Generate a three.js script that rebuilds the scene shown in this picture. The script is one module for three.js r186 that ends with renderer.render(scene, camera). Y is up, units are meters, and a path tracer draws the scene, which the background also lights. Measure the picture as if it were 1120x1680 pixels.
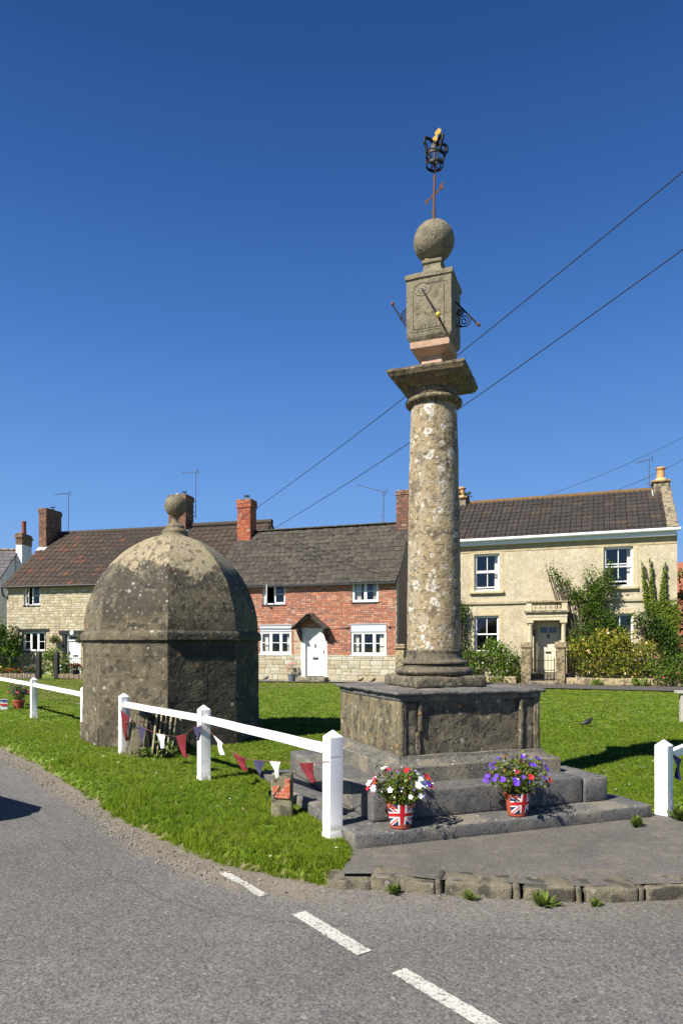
import * as THREE from 'three';
import { mergeGeometries, toCreasedNormals } from 'three/addons/utils/BufferGeometryUtils.js';

// ---------------------------------------------------------------- camera, sky, sun, exposure
const scene = new THREE.Scene();
const renderer = new THREE.WebGLRenderer({ antialias: true });
renderer.toneMapping = THREE.LinearToneMapping;
renderer.toneMappingExposure = 2.0;
renderer.shadowMap.enabled = true;
const FOCAL = 1120, HORIZON = 1060;                 // rising-front lens: level camera, frame shifted upwards
const camera = new THREE.PerspectiveCamera(2 * Math.atan(HORIZON / FOCAL) * 180 / Math.PI, 1120 / (2 * HORIZON), 0.1, 2000);
camera.position.set(0, 1.6, 0);
camera.setViewOffset(1120, 2 * HORIZON, 0, 0, 1120, 1680);

const EL = 44 * Math.PI / 180;
const sunDir = new THREE.Vector3(-0.75 * Math.cos(EL), Math.sin(EL), 0.66 * Math.cos(EL)).normalize();
const sun = new THREE.DirectionalLight(new THREE.Color(1, 0.94, 0.84), 4.6);
sun.position.copy(sunDir).multiplyScalar(80).add(new THREE.Vector3(0, 0, -18));
sun.target.position.set(0, 0, -18);
sun.castShadow = true;
Object.assign(sun.shadow.camera, { left: -40, right: 40, top: 40, bottom: -40, near: 1, far: 200 });
sun.shadow.mapSize.set(4096, 4096);
scene.add(sun, sun.target);

const SKY = [[-90, 0.17, 0.19, 0.17], [-1, 0.22, 0.28, 0.32], [0, 0.30, 0.50, 0.82], [6, 0.235, 0.45, 0.84], [11, 0.170, 0.375, 0.79], [17, 0.112, 0.285, 0.68], [24, 0.068, 0.202, 0.55], [32, 0.040, 0.136, 0.415], [40, 0.025, 0.091, 0.305], [48, 0.018, 0.070, 0.25], [90, 0.014, 0.052, 0.20]];
{
  const W = 256, H = 512, data = new Float32Array(W * H * 4);
  for (let r = 0; r < H; r++) {
    const e = ((r + 0.5) / H - 0.5) * 180;
    let k = 0; while (k < SKY.length - 2 && SKY[k + 1][0] < e) k++;
    let t = (e - SKY[k][0]) / (SKY[k + 1][0] - SKY[k][0]);
    t = Math.min(1, Math.max(0, t));
    for (let c = 0; c < W; c++) for (let i = 0; i < 4; i++) data[(r * W + c) * 4 + i] = i === 3 ? 1 : (SKY[k][i + 1] * (1 - t) + SKY[k + 1][i + 1] * t) / 2.0;
  }
  const t = new THREE.DataTexture(data, W, H, THREE.RGBAFormat, THREE.FloatType);
  t.mapping = THREE.EquirectangularReflectionMapping; t.magFilter = THREE.LinearFilter; t.needsUpdate = true;
  scene.background = t; scene.environment = t;
}

// ---------------------------------------------------------------- numbers, noise, textures
const { sin, cos, abs, min, max, floor, sqrt, PI, hypot, atan2, pow } = Math;
function rng(s) { return () => { s = (s + 0x6d2b79f5) | 0; let t = Math.imul(s ^ (s >>> 15), 1 | s); t = (t + Math.imul(t ^ (t >>> 7), 61 | t)) ^ t; return ((t ^ (t >>> 14)) >>> 0) / 4294967296; }; }
const clamp = (x, a = 0, b = 1) => min(b, max(a, x));
const sstep = (a, b, x) => { const t = clamp((x - a) / (b - a)); return t * t * (3 - 2 * t); };
const lerp = (a, b, t) => a + (b - a) * t;
const h2 = (x, y, s = 0) => { let h = Math.imul(x, 374761393) + Math.imul(y, 668265263) + Math.imul(s, 1442695041); h = Math.imul(h ^ (h >>> 13), 1274126177); return ((h ^ (h >>> 16)) >>> 0) / 4294967296; };
function vn(x, y, p = 0, s = 0) {
  const ix = floor(x), iy = floor(y); let fx = x - ix, fy = y - iy; fx = fx * fx * (3 - 2 * fx); fy = fy * fy * (3 - 2 * fy);
  const m = p ? (v) => ((v % p) + p) % p : (v) => v, x0 = m(ix), x1 = m(ix + 1), y0 = m(iy), y1 = m(iy + 1);
  const a = h2(x0, y0, s), b = h2(x1, y0, s), c = h2(x0, y1, s), d = h2(x1, y1, s);
  return a + (b - a) * fx + (c - a + (a - b - c + d) * fx) * fy;
}
function fbm(x, y, o = 4, p = 0, s = 0) { let v = 0, a = 0.5, n = 0; for (let i = 0; i < o; i++) { v += a * vn(x, y, p, s + i); n += a; x *= 2; y *= 2; p *= 2; a *= 0.5; } return v / n; }
function n3(x, y, z, s = 0) { return (vn(x + z * 0.71 + 13.1, y - z * 0.53, 0, s) + vn(y + x * 0.37 + 5.7, z + x * 0.21, 0, s + 7) + vn(z - y * 0.43, x + 9.2, 0, s + 13)) / 1.5 - 1; }
// nearest random spot: {d: distance / radius, id}
function spot(x, y, p, dens, r0, r1, s = 0) {
  const ix = floor(x), iy = floor(y); let best = 9, id = 0;
  for (let j = -1; j <= 1; j++) for (let i = -1; i <= 1; i++) {
    const cx = ix + i, cy = iy + j, mx = p ? ((cx % p) + p) % p : cx, my = p ? ((cy % p) + p) % p : cy;
    if (h2(mx, my, s) > dens) continue;
    const px = cx + h2(mx, my, s + 1), py = cy + h2(mx, my, s + 2), r = r0 + (r1 - r0) * pow(h2(mx, my, s + 3), 2);
    const d = hypot(x - px, y - py) / r; if (d < best) { best = d; id = h2(mx, my, s + 4); }
  }
  return [best, id];
}
const toS = (l) => { l = clamp(l); return 255 * (l <= 0.0031308 ? l * 12.92 : 1.055 * pow(l, 1 / 2.4) - 0.055); };
const mix3 = (a, b, t) => [a[0] + (b[0] - a[0]) * t, a[1] + (b[1] - a[1]) * t, a[2] + (b[2] - a[2]) * t];
const mul3 = (a, k) => [a[0] * k, a[1] * k, a[2] * k];
function surf(w, h, fn, wrap = THREE.RepeatWrapping) {          // fn(u, v) -> [r, g, b (linear), height 0..1]
  const a = new Uint8Array(w * h * 4), b = new Uint8Array(w * h * 4);
  for (let y = 0, o = 0; y < h; y++) for (let x = 0; x < w; x++, o += 4) {
    const c = fn((x + 0.5) / w, (y + 0.5) / h);
    a[o] = toS(c[0]); a[o + 1] = toS(c[1]); a[o + 2] = toS(c[2]); a[o + 3] = 255;
    b[o] = b[o + 1] = b[o + 2] = 255 * clamp(c[3] ?? 0.5); b[o + 3] = 255;
  }
  const t = [a, b].map((d, i) => { const t = new THREE.DataTexture(d, w, h); t.colorSpace = i ? THREE.NoColorSpace : THREE.SRGBColorSpace; t.magFilter = THREE.LinearFilter; t.minFilter = THREE.LinearMipmapLinearFilter; t.generateMipmaps = true; t.wrapS = t.wrapT = wrap; t.needsUpdate = true; return t; });
  return { map: t[0], bump: t[1] };
}
function mat(sf, size, { rough = 0.9, bump = 0.004, color, vc = false, off = [0, 0] } = {}) {   // size: metres covered by the texture (number or [w, h]); 0 keeps 0..1 uv
  const m = new THREE.MeshStandardMaterial({ roughness: rough, metalness: 0, vertexColors: vc });
  const s = Array.isArray(size) ? size : [size, size];
  const pick = (t) => { const c = t.clone(); if (size) c.repeat.set(1 / s[0], 1 / s[1]); c.offset.set(off[0], off[1]); c.needsUpdate = true; return c; };
  m.map = pick(sf.map); if (bump) { m.bumpMap = pick(sf.bump); m.bumpScale = bump; }
  if (color) m.color.setRGB(...color);
  return m;
}
const flat = (r, g, b, rough = 0.8, extra = {}) => { const m = new THREE.MeshStandardMaterial({ roughness: rough, ...extra }); m.color.setRGB(r, g, b); return m; };

// ---------------------------------------------------------------- geometry helpers
function boxUV(g0, ox = 0, oy = 0) {
  const g = g0.index ? g0.toNonIndexed() : g0, p = g.attributes.position, uv = new Float32Array(p.count * 2);
  const A = new THREE.Vector3(), B = new THREE.Vector3(), C = new THREE.Vector3();
  for (let i = 0; i < p.count; i += 3) {
    A.fromBufferAttribute(p, i); B.fromBufferAttribute(p, i + 1); C.fromBufferAttribute(p, i + 2);
    const n = B.clone().sub(A).cross(C.clone().sub(A)), ax = abs(n.x), ay = abs(n.y), az = abs(n.z);
    [A, B, C].forEach((v, k) => { const [a, b] = ay >= ax && ay >= az ? [v.x, v.z + 0.37] : ax > az ? [v.z + 0.61, v.y] : [v.x, v.y]; uv[(i + k) * 2] = a + ox; uv[(i + k) * 2 + 1] = b + oy; });
  }
  g.setAttribute('uv', new THREE.BufferAttribute(uv, 2));
  return g;
}
function box(w, h, d, x = 0, y = 0, z = 0) { return new THREE.BoxGeometry(w, h, d).translate(x, y, z); }         // centred
function bx(x0, y0, z0, x1, y1, z1) { return box(x1 - x0, y1 - y0, z1 - z0, (x0 + x1) / 2, (y0 + y1) / 2, (z0 + z1) / 2); }
function rough(g, amp, f, seed = 0, crease = 0.7) {
  const p = g.attributes.position;
  for (let i = 0; i < p.count; i++) {
    const x = p.getX(i) * f + seed * 3.7, y = p.getY(i) * f, z = p.getZ(i) * f + seed;
    p.setXYZ(i, p.getX(i) + amp * n3(x, y, z, seed), p.getY(i) + amp * n3(y, z, x, seed + 31), p.getZ(i) + amp * n3(z, x, y, seed + 57));
  }
  return toCreasedNormals(g, crease);
}
// dressed stone: box with rounded, worn edges; centred on x and z, from y = 0 up
function stone(w, h, d, { r = 0.012, n = [4, 2, 4], amp = 0.006, f = 5, seed = 1, crease = 0.9 } = {}) {
  r = min(r, w * 0.4, h * 0.4, d * 0.4);
  const S = [n[0] + 2, n[1] + 2, n[2] + 2], g = new THREE.BoxGeometry(1, 1, 1, ...S), p = g.attributes.position, hs = [w / 2, h / 2, d / 2];
  const re = (t, k) => { const i = Math.round((t + 0.5) * S[k]), H = hs[k]; if (i === 0) return -H; if (i === S[k]) return H; return -H + r + (2 * H - 2 * r) * (i - 1) / (S[k] - 2); };
  for (let i = 0; i < p.count; i++) {
    const v = [re(p.getX(i), 0), re(p.getY(i), 1), re(p.getZ(i), 2)], q = v.map((c, k) => clamp(c, -hs[k] + r, hs[k] - r)), e = v.map((c, k) => c - q[k]), l = hypot(...e);
    const o = l > r * 1.001 ? q.map((c, k) => c + e[k] / l * r) : v;
    p.setXYZ(i, o[0], o[1] + h / 2, o[2]);
  }
  return boxUV(rough(g, amp, f, seed, crease), seed * 0.37, seed * 0.53);
}
function tube(pts, r, seg = 6, closed = false, n) { const c = new THREE.CatmullRomCurve3(pts.map((p) => new THREE.Vector3(...p)), closed, 'centripetal'); return new THREE.TubeGeometry(c, n ?? max(2, (pts.length - 1) * 4), r, seg, closed); }
function bar(a, b, r, seg = 6, r2 = r) { const A = new THREE.Vector3(...a), B = new THREE.Vector3(...b), d = B.clone().sub(A), g = new THREE.CylinderGeometry(r2, r, d.length(), seg); g.applyQuaternion(new THREE.Quaternion().setFromUnitVectors(new THREE.Vector3(0, 1, 0), d.normalize())); return g.translate((A.x + B.x) / 2, (A.y + B.y) / 2, (A.z + B.z) / 2); }
function lathe(prof, seg = 40, shift = [0, 0, 0]) { return new THREE.LatheGeometry(prof.map(([r, y]) => new THREE.Vector2(r, y)), seg).translate(...shift); }
function smoothProf(pts, n = 40) { return new THREE.SplineCurve(pts.map(([r, y]) => new THREE.Vector2(r, y))).getPoints(n).map((p) => [p.x, p.y]); }
function extr(pts, depth, bevel = 0, holes = []) {
  const s = new THREE.Shape(pts.map(([x, y]) => new THREE.Vector2(x, y)));
  for (const hh of holes) s.holes.push(new THREE.Path(hh.map(([x, y]) => new THREE.Vector2(x, y))));
  return new THREE.ExtrudeGeometry(s, { depth, bevelEnabled: bevel > 0, bevelSize: bevel, bevelThickness: bevel, bevelOffset: -bevel, bevelSegments: 1 });
}
const strip = (g) => { const o = g.index ? g.toNonIndexed() : g.clone(); for (const k of Object.keys(o.attributes)) if (!['position', 'normal', 'uv', 'color'].includes(k)) o.deleteAttribute(k); return o; };
function merge(list) { const l = list.map(strip); if (l.some((g) => g.attributes.color)) for (const g of l) if (!g.attributes.color) tint(g, [1, 1, 1]); return l.length === 1 ? l[0] : mergeGeometries(l); }
function tint(g, c) { const n = g.attributes.position.count, a = new Float32Array(n * 3); for (let i = 0; i < n; i++) a.set(c, i * 3); g.setAttribute('color', new THREE.BufferAttribute(a, 3)); return g; }

// ---------------------------------------------------------------- things and parts
const taken = {};
function numbered(n) { const k = taken[n] = (taken[n] ?? -1) + 1; return k ? n + '_' + String(k).padStart(3, '0') : n; }
function part(name, g, m, parent, { pos, rot, label, kind } = {}) {
  const o = new THREE.Mesh(Array.isArray(g) ? merge(g) : g, m);
  o.castShadow = o.receiveShadow = true; o.name = name;
  if (pos) o.position.set(...pos); if (rot) o.rotation.set(...rot);
  if (label) o.userData.label = label; if (kind) o.userData.kind = kind;
  parent.add(o); return o;
}
function grp(name, parent, pos = [0, 0, 0]) { const o = new THREE.Group(); o.name = name; o.position.set(...pos); parent.add(o); return o; }
function tag(o, label, category, group) { o.userData.label = label; o.userData.category = category; if (group) o.userData.group = group; return o; }
function thing(name, label, category, pos = [0, 0, 0], turn = 0, group) { const o = new THREE.Group(); o.name = numbered(name); scene.add(o); o.position.set(...pos); o.rotation.y = turn; return tag(o, label, category, group); }
function setting(name, g, m, label) { const o = part(numbered(name), g, m, scene); o.userData.kind = 'structure'; if (label) o.userData.label = label; return o; }
function instanced(name, g, m, mats, cols, parent, kind = 'stuff') {
  const o = new THREE.InstancedMesh(g, m, mats.length); o.name = name; o.castShadow = o.receiveShadow = true;
  mats.forEach((x, i) => o.setMatrixAt(i, x)); if (cols) { const c = new THREE.Color(); cols.forEach((k, i) => o.setColorAt(i, c.setRGB(...k))); }
  if (kind) o.userData.kind = kind; parent.add(o); return o;
}
const UPV = new THREE.Vector3(0, 1, 0);
function mtx(x, y, z, rx, ry, rz, sx, sy = sx, sz = sx) { return new THREE.Matrix4().compose(new THREE.Vector3(x, y, z), new THREE.Quaternion().setFromEuler(new THREE.Euler(rx, ry, rz, 'YXZ')), new THREE.Vector3(sx, sy, sz)); }
// leaf: folded, pointed blade of two quads (unit length along y)
const leafGeo = (() => { const g = new THREE.BufferGeometry(); g.setAttribute('position', new THREE.Float32BufferAttribute([0, 0, 0, 0.3, 0.42, 0.1, 0, 1, -0.05, 0, 0.45, 0, -0.3, 0.42, 0.1], 3)); g.setIndex([0, 1, 3, 1, 2, 3, 0, 3, 4, 3, 2, 4]); g.computeVertexNormals(); return g; })();
const leafMat = new THREE.MeshPhysicalMaterial({ roughness: 0.85, specularIntensity: 0.2, transmission: 0.35, thickness: 0, side: THREE.DoubleSide });
function foliage(parent, name, blobs, n, size, cols, seed, { clump = 14, spread = 0.16, shell = 0.55 } = {}) {
  const R = rng(seed), mats = [], cs = [], vol = blobs.map((b) => pow(b[3] * b[4] * b[5], 0.7)), tot = vol.reduce((a, b) => a + b);
  blobs.forEach((b, k) => {
    const m = Math.round(n * vol[k] / tot / clump);
    for (let i = 0; i < m; i++) {
      const th = R() * 2 * PI, cz = R() * 2 - 1, rr = pow(R(), shell / 2) * (0.82 + 0.3 * R()), s = sqrt(1 - cz * cz);
      const c = [b[0] + b[3] * rr * s * cos(th), b[1] + b[4] * rr * cz, b[2] + b[5] * rr * s * sin(th)], tone = 0.7 + 0.6 * R();
      for (let j = 0; j < clump; j++) {
        const g = () => (R() + R() + R() - 1.5) * spread * 1.6;
        mats.push(mtx(c[0] + g(), c[1] + g(), c[2] + g(), (R() - 0.5) * 2.4, R() * 6.28, (R() - 0.5) * 2.4, size * (0.6 + 0.8 * R())));
        const col = cols[floor(R() * cols.length)], k2 = tone * (0.8 + 0.4 * R()); cs.push([col[0] * k2, col[1] * k2, col[2] * k2]);
      }
    }
  });
  return instanced(name, leafGeo, leafMat, mats, cs, parent);
}
// ---------------------------------------------------------------- ground
const EDGE = [[-40, 46], [-20, 28], [-9, 15.3], [-5.6, 11.2], [-4.23, 9.48], [-2.96, 7.7], [-2.1, 6.53], [-1.57, 5.87], [-1.12, 5.4], [-0.72, 5.06], [-0.39, 4.88], [-0.06, 4.78], [0.34, 4.76], [0.82, 4.63], [1.27, 4.56], [1.62, 4.53], [2.04, 4.56], [2.4, 4.6], [3.5, 4.75], [6, 5.4], [12, 8], [40, 26]];
function edgeD(x) { let k = 0; while (k < EDGE.length - 2 && EDGE[k + 1][0] < x) k++; const a = EDGE[k], b = EDGE[k + 1]; return lerp(a[1], b[1], (x - a[0]) / (b[0] - a[0])); }
function fromEdge(x, d) { const s = (edgeD(x + 0.05) - edgeD(x - 0.05)) / 0.1; return (d - edgeD(x)) / sqrt(1 + s * s); }        // metres inside the green (+) or on the road (-)
const ROAD_Y = -0.1;
const rise = (d) => 0.1 * sstep(11, 24, d);
// the monument's frame: a to the right, b away from the camera
const MC = [0.985, 7.29], MT = 20.1 * PI / 180, MA = [cos(MT), sin(MT)], MB = [-sin(MT), cos(MT)];
const mloc = (x, d) => [(x - MC[0]) * MA[0] + (d - MC[1]) * MA[1], (x - MC[0]) * MB[0] + (d - MC[1]) * MB[1]];      // [right, back]
const onApron = (x, d) => { const [u, v] = mloc(x, d); return v < -1.2 && x > 0.12 + 0.05 * sin(d * 9) + (5.3 - d) * 0.06 && x < 3.2 + (d - 5) * 0.2 && u < 2.6 && fromEdge(x, d) > -0.05; };
function lawnY(x, d) {
  const e = fromEdge(x, d) + 0.10 * (fbm(x * 3.1, d * 3.1, 3, 0, 5) - 0.5) + 0.05 * (vn(x * 11, d * 11) - 0.5);
  let y = lerp(-0.26, 0, sstep(-0.22, 0.34, e)) + rise(d) + 0.02 * (fbm(x * 0.9, d * 0.9, 2, 0, 9) - 0.5);
  if (x > -0.4) { const [u, v] = mloc(x, d), ap = sstep(0.02, 0.22, x) * sstep(-1.1, -1.3, v) * (1 - sstep(3.0, 3.5, x)); y = lerp(y, -0.2, ap); }
  return y;
}
// ground under everything, out to the horizon
const grassPatch = (u, v, s) => { const a = fbm(u * 8, v * 8, 4, 8, s), b = fbm(u * 64, v * 64, 3, 64, s + 3), c = vn(u * 300, v * 300, 300, s + 5); return mix3(mix3([0.075, 0.150, 0.012], [0.115, 0.185, 0.020], a), [0.055, 0.085, 0.012], sstep(0.55, 0.8, b) * 0.5).map((x) => x * (0.7 + 0.6 * c)).concat(b * 0.6 + c * 0.4); };
const S_grass = surf(1024, 1024, (u, v) => grassPatch(u, v, 3));
const S_asphaltFine = (u, v) => { const a = vn(u * 190, v * 190, 190, 1), b = vn(u * 390, v * 390, 390, 2), c = vn(u * 60, v * 60, 60, 3); return [a, b, c]; };
{
  const g = new THREE.PlaneGeometry(1600, 1600).rotateX(-PI / 2).translate(0, -0.32, -300); boxUV(g); setting('ground', boxUV(g), mat(S_grass, 4, { bump: 0.01 }), 'grass land reaching to the horizon');
}
// road: asphalt sheet with aggregate, tyre tracks, and dirt washed along the verge
const RW = 10.4, RD = 10.4, RX0 = -6.9, RD0 = 2.3;
const S_road = surf(2048, 2048, (u, v) => {
  const x = RX0 + u * RW, d = RD0 + v * RD, r = h2(floor(u * 2048), floor(v * 2048), 4), g1 = vn(u * 1100, v * 1100, 0, 1), g2 = vn(u * 560, v * 560, 0, 2), big = fbm(x * 0.9, d * 0.9, 4, 0, 6), mid = fbm(x * 5, d * 5, 3, 0, 8);
  let k = 0.108 + 0.050 * (big - 0.5) + 0.02 * (mid - 0.5);
  const e = fromEdge(x, d);
  k *= 1 + 0.10 * (fbm((x * 0.64 - d * 0.77) * 0.1, e * 2.6, 3, 0, 12) - 0.5) * 2;
  const grain = (g1 - 0.5) * 0.9 + (g2 - 0.5) * 0.45 + (r - 0.5) * 1.0;
  let c = [k * 1.03, k, k * 0.945].map((q) => q * (1 + grain * 0.8));
  const light = sstep(0.86, 0.95, vn(u * 700, v * 700, 0, 21)); c = mix3(c, [0.34, 0.31, 0.26], light * 0.55);
  const rust = sstep(0.9, 0.97, vn(u * 640, v * 640, 0, 23)); c = mix3(c, [0.19, 0.12, 0.06], rust * 0.5);
  // seams and old patch lines
  const seam = abs(e + 0.62 + 0.05 * (fbm(x * 2, d * 2, 3, 0, 31) - 0.5)); c = mul3(c, 1 - 0.25 * (1 - sstep(0.004, 0.018, seam)) * sstep(0.4, 0.6, vn(x * 3, d * 3, 0, 33)));
  // dirt and grit lying along the edge, ragged outline
  const w = e + 0.30 * (fbm(x * 2.6, d * 2.6, 4, 0, 14) - 0.5) + 0.10 * (vn(u * 300, v * 300, 0, 15) - 0.5), leftSide = 1 - sstep(-0.35, 0.1, x);
  const dirt = sstep(-0.62 + 0.32 * leftSide, -0.08, w) * (0.5 + 0.5 * leftSide) * sstep(0.25, 0.6, vn(u * 420, v * 420, 0, 16) + 0.5 * leftSide);
  const earth = mix3([0.14, 0.112, 0.08], [0.23, 0.195, 0.145], fbm(x * 9, d * 9, 3, 0, 17)); c = mix3(c, mul3(earth, 0.7 + 0.6 * g1), dirt * 0.75);
  return [...c, 0.5 + 0.42 * grain - 0.1 * dirt];
}, THREE.MirroredRepeatWrapping);
let road;
{
  const g = new THREE.PlaneGeometry(90, 50, 1, 1).rotateX(-PI / 2).translate(-5, ROAD_Y, -5), p = g.attributes.position, uv = g.attributes.uv;
  for (let i = 0; i < p.count; i++) uv.setXY(i, (p.getX(i) - RX0) / RW, (-p.getZ(i) - RD0) / RD);
  road = setting('road', g, mat(S_road, 0, { rough: 0.92, bump: 0.006 }), 'worn grey asphalt road curving past the green');
}
// lawn: a height field that dips under the road along a ragged bank
{
  const xs = [], ds = []; for (let x = -30; x < -6; x += 0.6) xs.push(x); for (let x = -6; x < 3.6; x += 0.06) xs.push(x); for (let x = 3.6; x <= 30; x += 0.6) xs.push(x);
  for (let d = 3.6; d < 12; d += 0.07) ds.push(d); for (let d = 12; d <= 60; d += 0.8) ds.push(d);
  const pos = [], uv = [], idx = [], nx = xs.length;
  for (const d of ds) for (const x of xs) { pos.push(x, lawnY(x, d), -d); uv.push(x, d); }
  for (let j = 0; j < ds.length - 1; j++) for (let i = 0; i < nx - 1; i++) { const a = j * nx + i; idx.push(a, a + 1, a + nx, a + 1, a + nx + 1, a + nx); }
  const g = new THREE.BufferGeometry(); g.setAttribute('position', new THREE.Float32BufferAttribute(pos, 3)); g.setAttribute('uv', new THREE.Float32BufferAttribute(uv, 2)); g.setIndex(idx); g.computeVertexNormals();
  // bare earth shows in the bank itself
  const S_lawn = surf(2048, 2048, (u, v) => { const x = -7 + u * 12, d = 3.5 + v * 12, e = fromEdge(x, d) + 0.22 * (fbm(x * 4, d * 4, 4, 0, 41) - 0.5), c = vn(u * 1200, v * 1200, 0, 42), f = vn(u * 500, v * 500, 0, 43); const gr = mul3(mix3([0.090, 0.162, 0.008], [0.140, 0.200, 0.013], fbm(x, d, 4, 0, 44)), 0.72 + 0.3 * c + 0.25 * f), ea = mul3(mix3([0.14, 0.10, 0.06], [0.24, 0.19, 0.12], f), 0.6 + 0.7 * c); return [...mix3(ea, gr, sstep(0.04, 0.18, e)), c]; }, THREE.MirroredRepeatWrapping);
  const p = g.attributes.position, uvA = g.attributes.uv; for (let i = 0; i < p.count; i++) uvA.setXY(i, (p.getX(i) + 7) / 12, (-p.getZ(i) - 3.5) / 12);
  setting('lawn', g, mat(S_lawn, 0, { bump: 0.01 }), 'mown village green in sunshine');
}
// painted centre dashes: worn outlines, each a thin sheet on the road
{
  const S_paint = surf(512, 512, (u, v) => { const w = fbm(u * 40, v * 40, 4, 40, 51), s = vn(u * 160, v * 160, 160, 52); const k = sstep(0.55, 0.66, w * 0.6 + s * 0.4); return [...mix3(mix3([0.40, 0.39, 0.35], [0.56, 0.55, 0.50], fbm(u * 7, v * 7, 4, 7, 53)), [0.16, 0.155, 0.14], k), 0.5 + 0.4 * s]; });
  const pm = mat(S_paint, 0.6, { rough: 0.8, bump: 0.003 });
  const dash = [[-0.886, 5.12, -0.526, 4.635, 0.07, 3], [-0.272, 4.345, 0.128, 3.77, 0.10, 5], [0.298, 3.57, 0.80, 2.86, 0.098, 8]];
  for (const [x0, d0, x1, d1, w, s] of dash) {
    const L = hypot(x1 - x0, d1 - d0), t = [(x1 - x0) / L, (d1 - d0) / L], n = [-t[1], t[0]], A = [], B = [], N = 36, R = rng(s);
    for (let i = 0; i <= N; i++) { const q = i / N * L, j = () => (R() - 0.5) * 0.012, bite = s === 3 ? 0.35 * w * sstep(0.72, 0.85, vn(q * 9, 3, 0, 9)) : 0; A.push([x0 + t[0] * q + n[0] * (w / 2 + j()), d0 + t[1] * q + n[1] * (w / 2 + j())]); B.push([x0 + t[0] * q - n[0] * (w / 2 + j() - bite), d0 + t[1] * q - n[1] * (w / 2 + j() - bite)]); }
    const pts = A.concat(B.reverse()), g = new THREE.ShapeGeometry(new THREE.Shape(pts.map(([x, d]) => new THREE.Vector2(x, d)))).rotateX(-PI / 2).translate(0, ROAD_Y + 0.005, 0);
    part('road_marking', boxUV(g), pm, road);
  }
}
// apron of old asphalt between kerb and steps
const S_apron = surf(1024, 1024, (u, v) => { const a = vn(u * 330, v * 330, 330, 61), b = vn(u * 160, v * 160, 160, 62), c = fbm(u * 7, v * 7, 5, 7, 63), d = fbm(u * 24, v * 24, 3, 24, 64); let k = 0.096 * (0.75 + 0.5 * c); let q = [k * 1.08, k, k * 0.87].map((x) => x * (1 + (a - 0.5) * 0.5 + (b - 0.5) * 0.4)); q = mix3(q, [0.20, 0.165, 0.115], sstep(0.55, 0.75, d) * 0.35); return [...q, a * 0.6 + b * 0.4]; });
{
  const pts = [], q = (x, d) => pts.push(new THREE.Vector2(x, d));
  for (let x = 0.0; x <= 3.3; x += 0.12) q(x, edgeD(x) + 0.025 + 0.012 * sin(x * 7));
  const b = (u, v) => [MC[0] + MA[0] * u + MB[0] * v, MC[1] + MA[1] * u + MB[1] * v];
  q(3.45, 5.9); q(...b(2.2, -1.42)); q(...b(1.3, -1.35)); q(...b(-1.45, -1.35)); q(0.06, 5.25);
  const g = new THREE.ShapeGeometry(new THREE.Shape(pts)).rotateX(-PI / 2).translate(0, 0.0, 0);
  setting('pavement', boxUV(g), mat(S_apron, 2.2, { rough: 0.9, bump: 0.004 }), 'old asphalt apron in front of the monument steps');
  const sk = []; for (let x = -0.06; x < 3.3; x += 0.12) sk.push([x, edgeD(x) + 0.06]);
}
// kerb stones
const S_lime = surf(1024, 1024, (u, v) => {
  const a = fbm(u * 6, v * 6, 5, 6, 71), b = fbm(u * 30, v * 30, 4, 30, 72), c = vn(u * 220, v * 220, 220, 73); let q = mix3([0.15, 0.128, 0.088], [0.28, 0.24, 0.165], a * 0.5 + b * 0.5);
  q = mix3(q, [0.055, 0.05, 0.04], sstep(0.46, 0.66, fbm(u * 9, v * 9, 4, 9, 74)) * 0.8); const [sd, id] = spot(u * 14, v * 14, 14, 0.4, 0.12, 0.4, 75); q = mix3(q, [0.42, 0.40, 0.33], (1 - sstep(0.6, 1, sd)) * 0.5 * (id > 0.4)); return [...mul3(q, 0.75 + 0.5 * c), b * 0.7 + c * 0.3];
});
{
  const m = mat(S_lime, 1.1, { bump: 0.012, color: [0.64, 0.65, 0.64] }), kerb = new THREE.Group(); kerb.name = 'kerb'; kerb.userData = { kind: 'structure', label: 'low kerb of worn limestone blocks' }; scene.add(kerb);
  const cuts = [-0.1, 0.22, 0.66, 0.715, 1.16, 1.22, 1.56, 1.60, 1.97, 2.02, 2.40, 2.95, 3.5];
  for (let i = 0; i < cuts.length - 1; i++) {
    const x0 = cuts[i], x1 = cuts[i + 1], d0 = edgeD(x0), d1 = edgeD(x1), L = hypot(x1 - x0, d1 - d0), up = x1 - x0 < 0.1;
    const drop = i === 0 ? 0.02 : 0;
    const g = stone(L - 0.008, 0.2, 0.2, { r: 0.022, n: [7, 2, 2], amp: 0.018, f: 10, seed: 20 + i });
    part('kerb_stone', g, m, kerb, { pos: [(x0 + x1) / 2, -0.197 + (up ? 0.006 : 0) - drop - 0.01 * h2(i, 77), -((d0 + d1) / 2 + 0.092 + 0.008 * sin(i * 7))], rot: [0.04, atan2(d1 - d0, x1 - x0), 0] });
  }
}
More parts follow.
